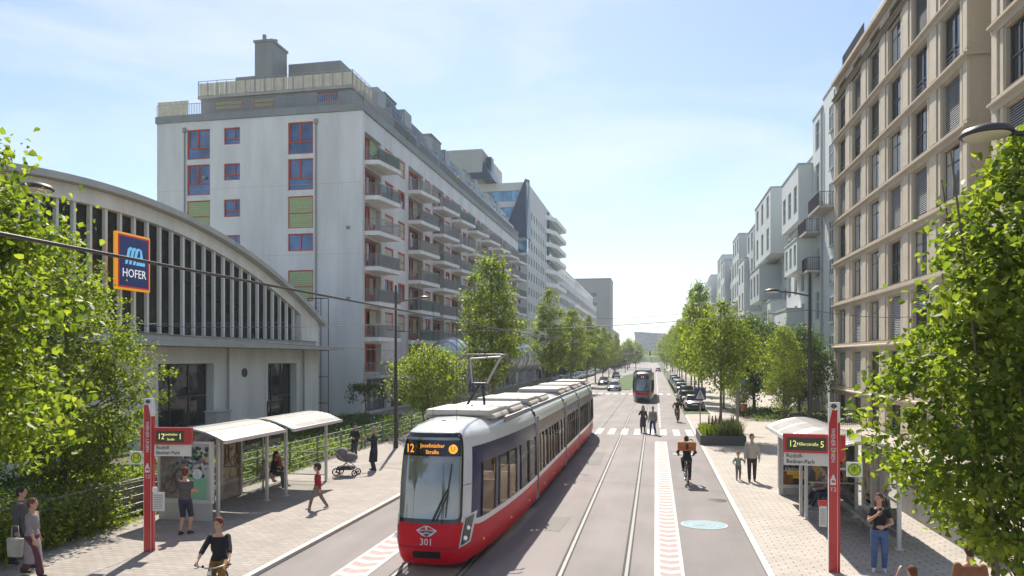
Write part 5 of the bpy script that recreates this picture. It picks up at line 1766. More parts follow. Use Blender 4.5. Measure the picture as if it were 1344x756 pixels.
                    part('emblem', mat((.65, .04, .03), .4, 0, 0), root, lambda b: (b.prism([(-.17, 1.01), (-.02, 1.01), (-.03, 1.085), (-.10, 1.06)], 'y', yy - .008, yy - .002), b.prism([(.17, 1.01), (.02, 1.01), (.03, 1.085), (.10, 1.06)], 'y', yy - .008, yy - .002)))
                    part('dashboard', M_BLACK, root, lambda b: b.box(-.55, .55, y0 + .35, y0 + .9, 1.0, 1.12))
                else:
                    text('12', .26, M_LED, root, (0, f_(2.76, .07), 2.765), '-y', 'route_number', wide=1.4)
    return root


hero = tram('long low-floor tram in red and white with number 301 on its nose, pantograph raised', (-4.95, 15.45, 0.0), [
    (0, 7.5, 'cab', M_TDK, [(1.15, 2.15), (2.5, 4.3), (4.8, 6.0), (6.1, 7.3)]),
    (7.85, 15.0, 'mid', M_TBR, [(.35, 1.85), (2.05, 3.35), (3.5, 4.8), (5.0, 6.9)]),
    (15.35, 20.4, 'mid', M_TDK, [(.3, 1.7), (1.85, 3.15), (3.3, 4.75)]),
    (20.75, 26.8, 'mid', M_TBR, [(.3, 1.7), (1.85, 3.15), (3.3, 4.6), (4.75, 5.8)]),
    (27.15, 32.6, 'rear', M_TDK, [(1.6, 2.9), (3.1, 4.2), (4.3, 5.3)])], M_TWH, M_TRED)
pan = lambda b: (b.cyl((-.35, 4.6, 3.35), (.0, 5.0, 4.06), .035), b.cyl((.25, 4.6, 3.35), (.08, 5.0, 4.06), .035), b.cyl((.0, 5.6, 3.35), (.05, 5.05, 4.0), .022), b.cyl((-.22, 5.0, 4.06), (.22, 5.0, 4.06), .04))
o = part('pantograph_base', M_DSTEEL, hero, lambda b: (pan(b), b.box(-.5, .5, 4.4, 5.8, 3.3, 3.42)))
part('pantograph_arm', M_STEEL, hero, lambda b: (b.cyl((-.22, 5.0, 4.06), (-.28, 5.0, 4.78), .032), b.cyl((.20, 5.0, 4.06), (.62, 5.0, 4.84), .036), b.cyl((-.28, 5.0, 4.78), (.62, 5.0, 4.84), .022)))
part('contact_strip', mat((.16, .15, .15), .5, .4, .1), hero, lambda b: [b.tube([(-.62, y, 4.74), (-.48, y, 4.86), (-.3, y, 4.9), (.62, y, 4.9), (.78, y, 4.86), (.88, y, 4.74)], .024, 6) for y in (4.85, 5.15)])
M_UG = mat((.20, .19, .19), .35, .2, .06, 1, coat=.3)
M_UB = mat((.09, .09, .095), .4, .2, .06)
t2 = tram('smaller grey tram with a red waist band on the far side of the zebra crossing', (-1.35, 79.5, 0.0), [
    (0, 7.5, 'cab', M_TDK, [(1.3, 2.2), (2.7, 4.3), (4.8, 7.2)]),
    (7.85, 15.0, 'mid', M_TDK, [(.35, 2.85), (3.05, 4.8), (5.0, 6.9)]),
    (15.35, 23.0, 'rear', M_TDK, [(1.6, 4.2), (4.6, 6.9)])], M_UG, M_UG, .94, hero=False)
sh2 = Shell(NOSE, True, None, .94)
part('waist_band', M_TRED, t2, lambda b: sh2.patch(b, -9, 9, .82, 1.10, off=.012, nt=50))
part('bumper_skirt', M_UB, t2, lambda b: sh2.patch(b, -5, 5, .24, .55, off=.02, nt=30))
part('windscreen_glow', darkglass((.30, .36, .44), .3, 1.6), t2, lambda b: sh2.patch(b, -3.0, 3.0, 1.35, 2.5, off=.03, nt=20)).name = 'windscreen_painted_glow'  # pale pane laid over the windscreen, its glow put into the colour
# ------------------------------------------------------------------ tram shelters
M_SHW = mat((.60, .60, .58), .4, .1, .05, 2)
M_ROOFG = glass((.78, .78, .76), .55, refl=1.5)
M_CLEAR = glass((.86, .90, .89), .03, refl=1.45)
M_ROOFP = mat((.23, .22, .205), .5, 0, .12, 2, spec=.3)


def shelter(label, xf, xb, y0, y1, group, endpanel=None):
    """xf: open front edge, xb: glazed back"""
    s = 1 if xf > xb else -1
    root = thing('tram_shelter', label, 'shelter', ((xf + xb) / 2, y0, PZ), group=group)
    W = abs(xf - xb)
    X = lambda t: xb + (xf - xb) * t            # 0 back, 1 front
    for x in (X(.92), X(.03)):
        for y in (y0 + .12, y1 - .12):
            part('post', M_SHW, root, lambda b: (b.box(x - .04, x + .04, y - .05, y + .05, PZ, 2.5 if abs(x - xb) > .3 else 2.45), b.box(x - .09, x + .09, y - .09, y + .09, PZ, PZ + .03)), True)
    # curved roof: low at the front, crest behind the middle
    prof = [(-.10, 2.38), (.05, 2.52), (.25, 2.66), (.45, 2.73), (.65, 2.72), (.85, 2.64), (1.05, 2.50), (1.16, 2.40)]
    def rf(b):
        n = len(prof)
        top = [(X(t), z + .02) for t, z in prof]; bot = [(X(t), z - .02) for t, z in prof][::-1]
        b.prism(top + bot, 'y', y0 - .25, y1 + .2)
    part('roof', M_ROOFP, root, rf, True)
    for y in (y0 - .25, y0 + .12, (y0 + y1) / 2, y1 - .12, y1 + .2):
        part('roof_rib', M_STEEL, root, lambda b: b.tube([(X(t), y, z - .012) for t, z in prof], .04, 5), True)
    part('gutter', mat((.72, .72, .72), .25, .3, .03), root, lambda b: (b.box(X(1.14), X(1.20), y0 - .27, y1 + .22, 2.33, 2.43), b.box(X(-.13), X(-.09), y0 - .27, y1 + .22, 2.33, 2.41)), True)
    def fr(b):
        for z in (.42, 1.15, 2.30): b.box(xb - .02, xb + .02, y0 + .17, y1 - .17, z, z + .045)
        b.box(xb - .02, xb + .02, (y0 + y1) / 2 - .025, (y0 + y1) / 2 + .025, .2, 2.44)
        b.box(X(.07), X(.88), y1 - .14, y1 - .10, 1.15, 1.19); b.box(X(.07), X(.88), y1 - .14, y1 - .10, .30, .34); b.box(X(.07), X(.88), y1 - .14, y1 - .10, 2.3, 2.34)
    part('glazing_frame', M_STEEL, root, fr, True)
    part('glass_pane', M_CLEAR, root, lambda b: b.quad((xb, y0 + .17, .25), (xb, y1 - .17, .25), (xb, y1 - .17, 2.3), (xb, y0 + .17, 2.3)), True)
    if endpanel != 'far': part('glass_pane', M_CLEAR, root, lambda b: b.quad((X(.07), y1 - .12, .32), (X(.88), y1 - .12, .32), (X(.88), y1 - .12, 2.3), (X(.07), y1 - .12, 2.3)), True)
    def bench(b):
        for k in range(3): b.box(X(.12) + s * .12 * k, X(.12) + s * (.12 * k + .10), y0 + .7, y1 - .7, .50, .535)
        for y in (y0 + 1.0, y1 - 1.0): b.box(X(.12), X(.12) + s * .34, y - .02, y + .02, .46, .5); b.box(X(.12) + s * .13, X(.12) + s * .19, y - .03, y + .03, PZ, .46)
        b.box(X(.06), X(.06) + s * .03, y0 + .7, y1 - .7, .78, .86)
    part('bench', M_STEEL, root, bench, True)
    return root, X


def poster_mat(seed, cols, scale):
    m, t, b = nt('poster_print')
    L = t.links.new
    tc = N(t, 'ShaderNodeNewGeometry')
    n = N(t, 'ShaderNodeTexNoise'); n.inputs['Scale'].default_value = scale; n.inputs['Detail'].default_value = 4; n.inputs['Distortion'].default_value = 1.2
    mp = N(t, 'ShaderNodeMapping'); mp.inputs['Location'].default_value = (seed * 3.1, seed, 0)
    L(tc.outputs['Position'], mp.inputs[0]); L(mp.outputs[0], n.inputs['Vector'])
    r = N(t, 'ShaderNodeValToRGB'); r.color_ramp.interpolation = 'EASE'
    e = r.color_ramp.elements
    k = len(cols)
    e[0].position = .3; e[0].color = (*cols[0], 1); e[1].position = .7; e[1].color = (*cols[-1], 1)
    for i in range(1, k - 1):
        x = e.new(.3 + .4 * i / (k - 1)); x.color = (*cols[i], 1)
    L(n.outputs['Fac'], r.inputs[0]); L(r.outputs[0], b.inputs['Base Color'])
    b.inputs['Roughness'].default_value = .15
    return m


SG = 'curved roof shelters at the tram stop'
sA, XA = shelter('curved-roof shelter with the flower poster on its end, beside the path fence', -12.45, -14.35, 19.3, 22.3, 'shelters on the tram platform with the fence')
sB, XB = shelter('curved-roof shelter beyond the golden poster, where a woman and a child sit', -12.25, -14.15, 22.95, 26.3, 'shelters on the tram platform with the fence')
sC, XC = shelter('curved-roof shelter with the dark Berlin poster at its far end', 4.15, 5.9, 23.1, 26.7, 'shelters on the dotted pavement', 'far')
sD, XD = shelter('curved-roof shelter with empty glass end, behind the woman in the black top', 4.2, 5.95, 19.4, 22.8, 'shelters on the dotted pavement')

# poster cases: the light box is a thing standing by / in its shelter frame
def case(label, cx, cy, w, face, z0=.55, h=1.95, thick=.16, base=True, print_m=None):
    r = thing('poster_case', label, 'advert case', (cx, cy, PZ), {'-y': 0, '+x': R(90), '-x': R(-90)}[face])
    part('case', M_SHW, r, lambda b: (b.box(-w / 2, -w / 2 + .07, -thick / 2, thick / 2, z0, z0 + h), b.box(w / 2 - .07, w / 2, -thick / 2, thick / 2, z0, z0 + h), b.box(-w / 2 + .07, w / 2 - .07, -thick / 2, thick / 2, z0, z0 + .12), b.box(-w / 2 + .07, w / 2 - .07, -thick / 2, thick / 2, z0 + h - .07, z0 + h), b.box(-w / 2 + .07, w / 2 - .07, -thick / 2 + .05, thick / 2 - .01, z0 + .12, z0 + h - .07)))
    if base: part('base', mat((.5, .47, .42), .6, 0, .08), r, lambda b: b.box(-w / 2 + .03, w / 2 - .03, -thick / 2 + .03, thick / 2 - .03, 0, z0 - .001))
    p = part('poster', print_m, r, lambda b: b.box(-w / 2 + .08, w / 2 - .08, -thick / 2 + .035, -thick / 2 + .045, z0 + .13, z0 + h - .08))
    return r, -thick / 2 + .03


def pol(b, pts, y, t=.003): b.prism(pts, 'y', y - t, y)


# flower poster
M_PALE = mat((.46, .47, .43), .5, 0, .12, 2)
c1, yq = case('advert case with flower and bicycle poster, before the man in the grey shirt', -13.45, 19.12, 1.75, '-y', .5, 1.8, print_m=M_PALE)
M_MINT = mat((.22, .50, .30), .4, 0, .05, 3)
part('printed_photo', mat((.22, .18, .15), .5, 0, .5, 6), c1, lambda b: pol(b, [(-.78, .64), (-.02, .64), (-.02, 2.2), (-.78, 2.2)], yq + .0005))
part('printed_panel', M_MINT, c1, lambda b: pol(b, [(.05, .64), (.70, .64), (.70, 1.25), (.05, 1.25)], yq - .0))
fl = random.Random(4)
FC = [(.60, .12, .25), (.70, .35, .45), (.65, .45, .05), (.10, .25, .06), (.06, .16, .05), (.5, .5, .52), (.25, .12, .35), (.05, .14, .04), (.03, .08, .04)]
for ci in range(len(FC)):
    def fb(b):
        for k in range(26):
            px = fl.gauss(.25, .25); pz = fl.gauss(1.85, .22) if ci < 7 else fl.gauss(1.75, .27)
            px = max(-.72, min(.72, px)); pz = max(1.30, min(2.1, pz))
            rr = fl.uniform(.02, .065)
            b.prism([(px + rr * math.cos(a) * (1 + .3 * math.sin(3 * a)), pz + rr * math.sin(a)) for a in [i * 2 * PI / 9 for i in range(9)]], 'y', yq - .004 - .0011 * (ci + 1), yq - .003 - .0011 * (ci + 1))
    part('printed_flower', mat(FC[ci], .5, 0, .1, 9), c1, fb)
part('printed_bicycle', mat((.12, .10, .09), .5, 0, .1), c1, lambda b: (b.torus((-.45, yq - .016, .98), (0, 1, 0), .20, .012, 24, 4), b.torus((-.05, yq - .016, 1.02), (0, 1, 0), .18, .012, 24, 4), b.tube([(-.45, yq - .016, .98), (-.3, yq - .016, 1.3), (-.1, yq - .016, 1.28), (-.05, yq - .016, 1.02), (-.28, yq - .016, 1.0), (-.3, yq - .016, 1.3)], .012, 4), b.tube([(-.42, yq - .016, 1.2), (-.2, yq - .016, 1.5), (.05, yq - .016, 1.42)], .03, 4)))
part('printed_disc', M_SW, c1, lambda b: b.cyl((.42, yq - .016, 1.36), (.42, yq - .018, 1.36), .15, n=24))
text('GUT\nZU\nFUSS', .07, M_MINT, c1, (.42, yq - .02, 1.36), '-y', 'printed_text')
# golden poster on the back wall
c2, yq2 = case('advert case with a golden street scene of walkers and a cyclist', -14.2, 22.6, 1.25, '+x', .5, 1.8, print_m=poster_mat(2, [(.10, .06, .02), (.42, .27, .08), (.60, .46, .20), (.50, .36, .15), (.16, .12, .04)], 1.6))
part('printed_figure', mat((.05, .04, .03), .5, 0, .1), c2, lambda b: [(pol(b, [(x - .05, z), (x + .05, z), (x + .06, z + .28), (x - .05, z + .28)], yq2), pol(b, [(x - .06, z - .3), (x - .01, z - .28), (x + .01, z), (x - .05, z)], yq2), pol(b, [(x + .04, z - .3), (x + .08, z - .28), (x + .04, z), (x - .0, z)], yq2), b.cyl((x, yq2, z + .34), (x, yq2 - .003, z + .34), .05, n=10)) for x, z in ((-.38, 1.45), (-.18, 1.48), (.3, 1.72))])
part('printed_bicycle', mat((.05, .04, .03), .5, 0, .1), c2, lambda b: (b.torus((.12, yq2, 1.2), (0, 1, 0), .17, .012, 24, 4), b.torus((.48, yq2, 1.22), (0, 1, 0), .15, .012, 24, 4), b.tube([(.12, yq2, 1.2), (.22, yq2, 1.45), (.42, yq2, 1.45), (.48, yq2, 1.22)], .014, 4)))
# dark poster
c3, yq3 = case('advert case with a dark poster in bold white letters about Berlin', 5.0, 26.62, 1.66, '-y', .24, 2.12, print_m=mat((.035, .03, .03), .35, 0, .2, 3))
M_OCH = mat((.75, .45, .03), .5, 0, .08, 5)
part('printed_table', mat((.20, .09, .02), .5, 0, .3, 5), c3, lambda b: pol(b, [(-.74, .62), (-.35, .62), (-.35, 1.2), (-.74, 1.28)], yq3))
part('printed_curtain', mat((.20, .09, .02), .5, 0, .3, 5), c3, lambda b: (pol(b, [(.3, 1.3), (.74, 1.3), (.74, 2.2), (.5, 2.2)], yq3)))
part('printed_jeans', mat((.08, .12, .20), .6, 0, .2, 6), c3, lambda b: pol(b, [(-.1, .9), (.12, .9), (.30, 1.3), (.34, 1.65), (.02, 1.7), (-.10, 1.6), (.02, 1.3)], yq3 - .0015))
part('printed_scarf', M_OCH, c3, lambda b: (pol(b, [(.25, 1.75), (.55, 1.8), (.6, 1.5), (.48, 1.1), (.40, .95), (.38, 1.35), (.28, 1.5)], yq3 - .002), pol(b, [(-.55, 1.25), (.02, 1.25), (.02, 1.40), (-.55, 1.40)], yq3 - .003), pol(b, [(-.35, 1.13), (.08, 1.13), (.08, 1.24), (-.35, 1.24)], yq3 - .003), pol(b, [(-.1, 1.7), (.1, 1.68), (.12, 1.9), (-.15, 1.9)], yq3 - .002)))
for i, w in enumerate(('TANZ', 'WIE IN', 'BERLIN.', 'LEBEN.')):
    text(w, .19, M_SW, c3, (-.70, yq3 - .012, (1.47, 1.28, 1.08, .88)[i]), '-y', 'poster_text', align='LEFT', wide=1.0, ext=.004)
part('price_bar', M_SW, c3, lambda b: pol(b, [(-.5, .64), (.4, .64), (.4, .72), (-.5, .72)], yq3 - .004))
for o in CH[c3.name]:
    if o.name.startswith('printed_') or o.name.startswith('price_bar'): o.location.z = -.38 if not o.name.startswith('printed_scarf') else -.55
# grimy panel on the back glass of the near shelter
c4, yq4 = case('advert case with a faded brown print on the rear glass of the empty shelter', 5.86, 21.9, .9, '-x', .5, 1.75, print_m=poster_mat(5, [(.10, .08, .05), (.34, .30, .2), (.48, .44, .33), (.15, .12, .08)], 1.8))


# ------------------------------------------------------------------ stop columns
def stop_column(label, p, rz, arm, dest, minutes, rows, hside):
    """two red blades; arm = +1/-1 the way the display points"""
    r = thing('stop_column', label, 'stop sign', (p[0], p[1], PZ), rz)
    part('blade', M_RED, r, lambda b: (b.box(-.10, .07, -.05, .05, .0, 3.25), b.add([(-.10, -.05, 3.251), (.07, -.05, 3.251), (.07, .05, 3.251), (-.10, .05, 3.251), (-.10, -.05, 3.58), (.0, -.05, 3.58), (.0, .05, 3.58), (-.10, .05, 3.58)] if arm > 0 else [(-.10, -.05, 3.251), (.07, -.05, 3.251), (.07, .05, 3.251), (-.10, .05, 3.251), (-.03, -.05, 3.58), (.07, -.05, 3.58), (.07, .05, 3.58), (-.03, .05, 3.58)], [(0, 1, 5, 4), (1, 2, 6, 5), (2, 3, 7, 6), (3, 0, 4, 7), (4, 5, 6, 7)])))
    part('side_blade', M_RED, r, lambda b: b.box(.078, .13, -.045, .045, 0, 3.3))
    part('edge_strip', M_WHITE, r, lambda b: (b.box(.0705, .0775, -.052, .052, 0, 3.3), b.box(-.109, -.1005, -.052, .052, 0, 3.6)))
    part('head', M_WHITE, r, lambda b: b.box(-.10, .13, -.042, .042, 3.30, 3.74))
    part('ring_emblem', M_BLACK, r, lambda b: (b.torus((.0, -.056, 3.66), (0, 1, 0), .04, .012, 16, 5), b.box(-.065, .065, -.060, -.054, 3.65, 3.67)))
    text('WIENER LINIEN', .115, M_SW, r, (-.015, -.053, 2.80), '-y', 'lettering', roll=R(-90), wide=.98, spacing=.95)
    part('tram_pictogram', M_SW, r, lambda b: (b.box(-.07, .04, -.056, -.051, 1.93, 2.06), b.box(-.05, .02, -.056, -.051, 2.065, 2.11), b.box(-.03, .01, -.056, -.051, 2.115, 2.15)))
    part('pictogram_window', M_RED, r, lambda b: b.box(-.045, .025, -.060, -.0565, 1.98, 2.03))
    text('12', .13, M_SW, r, (-.01, -.054, 1.83), '-y', 'line_number')
    x0, x1 = (.15, 1.08) if arm > 0 else (-1.05, -.12)
    part('display_case', M_RED, r, lambda b: b.box(x0, x1, -.08, .06, 2.62, 3.03), bevel=.01)
    part('case_back', M_RED, r, lambda b: b.box(-.19, -.115, -.04, .06, 2.45, 3.03) if arm > 0 else b.box(.135, .24, -.04, .06, 2.45, 3.03))
    xa, xb = x0 + .07, x1 - (.17 if arm > 0 else .04)
    part('display', mat((.055, .06, .045), .3, 0, .1, 5), r, lambda b: b.box(xa, xb, -.088, -.081, 2.67, 2.95))
    xm = (xa + xb) / 2
    text('12', .20, M_LEDY, r, (xa + .13, -.092, 2.81), '-y', 'line_number', wide=.85)
    text(minutes, .20, M_LEDY, r, (xb - .08, -.092, 2.81), '-y', 'minutes', wide=.9)
    for i, t in enumerate(dest): text(t, .078 if len(dest) > 1 else .105, M_LEDY, r, (xm + .03, -.092, 2.81 if len(dest) == 1 else 2.865 - .12 * i), '-y', 'destination_text', wide=.95 if len(dest) > 1 else .9)
    xs0, xs1 = (.15, 1.05) if arm > 0 else (-1.03, -.12)
    part('name_plate', mat((.66, .64, .60), .5, 0, .05), r, lambda b: b.box(xs0, xs1, -.03, .03, 2.33, 2.61))
    for i, t in enumerate(('Rudolf-', 'Bednar-Park')): text(t, .125, M_BLACK, r, (xs0 + .05, -.034, 2.535 - .125 * i), '-y', 'stop_name', align='LEFT', wide=.95)
    hx = -.31 if hside < 0 else .42
    hp = part('stop_symbol', M_WHITE, r, lambda b: b.box(hx - .16, hx + .16, -.02, .02, 2.12, 2.44))
    part('symbol_disc', mat((.72, .68, .04), .4, 0, 0), hp, lambda b: b.cyl((hx, -.022, 2.28), (hx, -.026, 2.28), .145, n=28))
    part('symbol_ring', mat((.04, .30, .08), .4, 0, 0), hp, lambda b: b.torus((hx, -.024, 2.28), (0, 1, 0), .118, .014, 28, 5))
    text('H', .2, mat((.04, .30, .08), .4, 0, 0), hp, (hx, -.03, 2.28), '-y', 'symbol_letter', wide=1.1)
    part('symbol_bracket', M_STEEL, r, lambda b: b.box(hx + .1 if hx < 0 else .13, -.11 if hx < 0 else hx - .16, -.012, .012, 2.26, 2.30))
    tp = part('timetable', mat((.64, .62, .60), .5, 0, .05), r, lambda b: b.box(*((.13, .42) if arm > 0 else (-.30, -.145)), -.07, -.05, 1.0, 1.45))
    part('timetable_print', mat((.25, .25, .28), .6, 0, .2, 20), tp, lambda b: [b.box((.16 if arm > 0 else -.28), (.38 if arm > 0 else -.17), -.0725, -.0705, 1.05 + .045 * i, 1.065 + .045 * i) for i in range(8)])
    part('ticket_box', M_WHITE if arm > 0 else M_RED, r, lambda b: b.box(.13 if arm > 0 else -.32, .24 if arm > 0 else -.14, -.09, -.051, 1.46, 1.58))
    return r


stop_column('red stop column near the flower poster, display announcing line 12 in 1 minute', (-12.15, 15.85), R(8), 1, ['Josefstädter', 'Straße'], '1', 0, -1)
stop_column('red stop column near the dark Berlin poster, display announcing line 12 in 5 minutes', (3.86, 17.2), R(-6), -1, ['Hillerstraße'], '5', 0, 1)


# ------------------------------------------------------------------ street lamps and cables
def lamp(label, x, y, h, sx, arm, head='disc', hz=None, th=.09):
    r = thing('street_lamp', label, 'street lamp', (x, y, PZ), group='slim dark street lamps')
    part('pole', M_DSTEEL, r, lambda b: (b.cyl((0, 0, 0), (0, 0, h * .5), th, th * .95, 12), b.cyl((0, 0, h * .5), (0, 0, h), th * .78, th * .62, 12), b.cyl((0, 0, 0), (0, 0, .35), th * 1.5, th * 1.4, 12)))
    z = hz if hz else h - .9
    part('arm', M_DSTEEL, r, lambda b: b.tube([(0, 0, z - .12), (sx * arm * .5, 0, z + .03), (sx * arm, 0, z + .10)], .035, 6))
    hd = part('lamp_head', M_DSTEEL, r, lambda b: b.lathe([(0, .12), (.12, .11), (.27, .06), (.31, .0), (.31, -.02), (.27, -.03)], (sx * (arm + .22), 0, z + .10), 28))
    part('diffuser', mat((.72, .66, .58), .5, 0, 0), hd, lambda b: b.lathe([(.268, -.028), (.26, -.035), (0, -.045)], (sx * (arm + .22), 0, z + .10), 28))
    return r


lamp('slim dark street lamp rising beside the small lime tree behind the tram', -13.4, 36.6, 8.55, 1, 1.35, hz=7.75)
lamp('disc street lamp hanging in front of the leafy tree and the hall roof', -13.4, 12.3, 9.0, 1, 1.25, hz=7.95)
lamp('slim dark street lamp standing behind the shelters before the terrace', 6.15, 31.4, 8.2, -1, 1.25, hz=7.35)
lamp('disc street lamp hanging before the sandstone block and the lime leaves', 6.15, 10.4, 8.6, -1, 1.75, hz=7.5)


def cable(label, a, b, sag, r, name='overhead_wire', n=14):
    a, b = Vector(a), Vector(b)
    pts = [a.lerp(b, i / n) - Vector((0, 0, sag * 4 * (i / n) * (1 - i / n))) for i in range(n + 1)]
    o = part(name, M_DSTEEL, None, lambda m: m.tube(pts, r, 5))
    return tag(o, label, 'cable')


cable('thick overhead contact wire running above the red tram along the street', (-4.95, -4, 5.78), (-4.95, 30, 5.76), .02, .018)
cable('thin overhead contact wire continuing over the street beyond the pantograph', (-4.95, 30.1, 5.76), (-4.95, 260, 5.8), .0, .018)
cable('span wire from the lamp by the small lime across to the opposite lamp', (-13.4, 36.6, 6.2), (6.15, 31.4, 6.75), .25, .014)
cable('span wire between the disc lamp before the hall and the next lamp', (-13.4, 12.3, 5.65), (-13.4, 36.6, 5.2), .1, .012)
cable('span wire from the lamp behind the shelters to the sandstone facade', (6.15, 31.4, 6.75), (14.2, 44, 7.1), .15, .014)
cable('upper span wire crossing from the hall canopy to the far lamp side', (-24.9, 30, 6.35), (-13.4, 36.6, 6.6), .15, .012)
cable('lower span wire crossing low over the street behind the pantograph', (-13.4, 62, 7.2), (4.4, 60, 7.6), .3, .012)
cable('slack feeder wire slanting from the slim lamp down to the contact wire', (-13.4, 36.6, 7.0), (-4.95, 44, 5.8), .1, .012)
cable('far span wire crossing the street in front of the distant horizon', (-12, 84, 9.4), (4.4, 84, 9.9), .3, .02)

# ------------------------------------------------------------------ fences and garden
M_FGRN = mat((.16, .21, .18), .5, .2, .1, 3)
def fence(label, x, y0, y1, h, wires, group=None, pickets=False, x2=None):
    r = thing('fence', label, 'fence', (x, y0, .05), group=group)
    n = int((y1 - y0) / 2.5)
    x2 = x if x2 is None else x2
    for i in range(n + 1):
        f = i / n
        part('post', M_FGRN, r, lambda b: b.box(x + (x2 - x) * f - .03, x + (x2 - x) * f + .03, y0 + (y1 - y0) * f - .03, y0 + (y1 - y0) * f + .03, .05, h), True)
    if pickets:
        def pk(b):
            m = int((y1 - y0) / .14)
            for i in range(m + 1):
                f = i / m
                X_, Y_ = x + (x2 - x) * f, y0 + (y1 - y0) * f
                b.box(X_ - .012, X_ + .012, Y_ - .012, Y_ + .012, .12, h - .03)
            for z in (.12, h - .05): b.cyl((x, y0, z), (x2, y1, z), .022, n=4)
        part('pickets', M_FGRN, r, pk, True).name = 'picket_infill'
    else:
        part('rail', mat((.34, .38, .36), .4, .4, .05), r, lambda b: [b.cyl((x, y0, .05 + (h - .05) * (k + .9) / (wires + .0)), (x2, y1, .05 + (h - .05) * (k + .9) / wires), .017, n=5) for k in range(wires)], True)
    return r


fence('grey green rail fence behind the shelters with ivy on its near end', -15.05, 10.5, 36.0, 1.25, 5)
fence('grey green post and rail fence behind the pram and the couple talking', -15.05, 36.5, 56.5, 1.25, 5)
fence('green picket fence running under the silver pods behind the tram roof', -15.1, 57, 124, 1.7, 0, pickets=True, x2=-17.4)
M_TIMB = mat((.24, .215, .18), .85, 0, .2, 3, .006)
def bed(label, x0, x1, y0, y1, h, g):
    r = thing('raised_bed', label, 'planter bed', ((x0 + x1) / 2, (y0 + y1) / 2, .05), group=g)
    hx, hy = (x1 - x0) / 2, (y1 - y0) / 2
    part('boards', M_TIMB, r, lambda b: [(b.box(-hx, hx, -hy, -hy + .06, .012 + k * .2, k * .2 + .19), b.box(-hx, hx, hy - .06, hy, .012 + k * .2, k * .2 + .19), b.box(hx - .06, hx, -hy + .061, hy - .061, .012 + k * .2, k * .2 + .19), b.box(-hx, -hx + .06, -hy + .061, hy - .061, .012 + k * .2, k * .2 + .19)) for k in range(int(h / .2))]).name = 'timber_sides'
    part('soil', M_SOIL, r, lambda b: b.box(-hx + .07, hx - .07, -hy + .07, hy - .07, 0, h - .12))
    return r


bed('long grey timber raised bed behind the rail fence, near the red stop column', -17.4, -15.5, 17.4, 21.2, 1.0, 'timber raised beds')
bed('lower grey timber raised bed behind the flower poster case', -18.0, -15.9, 22.0, 25.5, .8, 'timber raised beds')
bed('grey timber raised bed in the garden under the arched hall', -21.5, -19.3, 24.0, 30, .8, 'timber raised beds')

rng = np.random.default_rng(12)
def scatter(x0, x1, y0, y1, n, h, size, m, name, label, cat, kind=None, zf=None, six=False):
    """low clumped planting as one leafy object"""
    k = max(1, n // 45)
    cx = rng.uniform(x0, x1, k); cy = rng.uniform(y0, y1, k); hh = h * rng.uniform(.25, 1.0, k)
    c = np.repeat(np.stack([cx, cy, hh], 1), 45, axis=0)
    pos = np.empty_like(c)
    sp = .30 if h > .4 else .2
    pos[:, 0] = c[:, 0] + rng.normal(size=len(c)) * sp; pos[:, 1] = c[:, 1] + rng.normal(size=len(c)) * sp
    pos[:, 2] = c[:, 2] * np.abs(rng.uniform(.05, 1.05, len(c))) + .05
    me = leaves_mesh(pos, size, rng, m, droop=-.2, six=six)
    o = bpy.data.objects.new(name, me); col.objects.link(o)
    return tag(o, label, cat, kind=kind)


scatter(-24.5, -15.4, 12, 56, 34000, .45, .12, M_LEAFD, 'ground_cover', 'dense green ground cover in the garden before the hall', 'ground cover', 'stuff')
scatter(-15.4, -14.9, 10.5, 30, 5000, .28, .09, M_LEAFY, 'verge_grass', 'yellow green weeds along the foot of the fence', 'weeds', 'stuff')
scatter(-17.3, -15.6, 17.5, 21.1, 2200, .30, .10, M_LEAF, 'bed_plants', 'leafy plants', 'plants', 'stuff').location.z = 1.0
scatter(-17.9, -16.0, 22.1, 25.4, 2200, .35, .10, M_LEAF, 'bed_plants', 'leafy plants', 'plants', 'stuff').location.z = .8
scatter(-15.3, -14.85, 10.5, 18.0, 11000, 1.6, .11, M_LEAFY, 'ivy', 'bright green ivy covering the near fence posts', 'climbing plant', None)
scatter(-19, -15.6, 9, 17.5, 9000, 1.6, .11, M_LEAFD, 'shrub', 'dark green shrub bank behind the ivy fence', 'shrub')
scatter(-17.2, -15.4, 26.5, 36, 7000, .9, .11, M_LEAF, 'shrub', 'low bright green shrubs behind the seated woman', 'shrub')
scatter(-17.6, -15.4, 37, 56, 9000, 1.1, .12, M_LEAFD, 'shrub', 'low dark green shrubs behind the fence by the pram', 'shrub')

# ------------------------------------------------------------------ trees
T_MIDA = tree_meshes(11, 11.8, 3.0, 2.35, 260, 12000, .19, M_LEAF, M_BARKG, .13, belly=.28, spread=.22)
T_MIDB = tree_meshes(12, 12.0, 3.0, 2.0, 240, 11000, .19, M_LEAF, M_BARKG, .12, belly=.30, spread=.22)
T_SM = tree_meshes(13, 7.6, 2.6, 2.1, 230, 9500, .16, M_LEAF, M_BARKG, .09, belly=.38)
T_BUSH = tree_meshes(14, 5.4, 1.6, 2.3, 210, 9000, .15, M_LEAFY, M_BARK, .07, belly=.5, stems=4)
T_DARK = tree_meshes(15, 8.4, 1.2, 3.1, 330, 14000, .20, M_LEAFD, M_BARK, .14, belly=.5, spread=.3)
T_LITE = tree_meshes(16, 7.8, .9, 2.2, 250, 9500, .17, M_LEAFY, M_BARK, .08, belly=.45, gap=.25)
T_FAR = tree_meshes(17, 12, 2.5, 3.6, 240, 6500, .42, M_LEAF, M_BARK, .2, belly=.45)
T_FARD = tree_meshes(18, 9, 1.0, 3.6, 220, 6000, .42, M_LEAFB, M_BARK, .2, belly=.45)
LG = 'young street limes along the tram tracks'
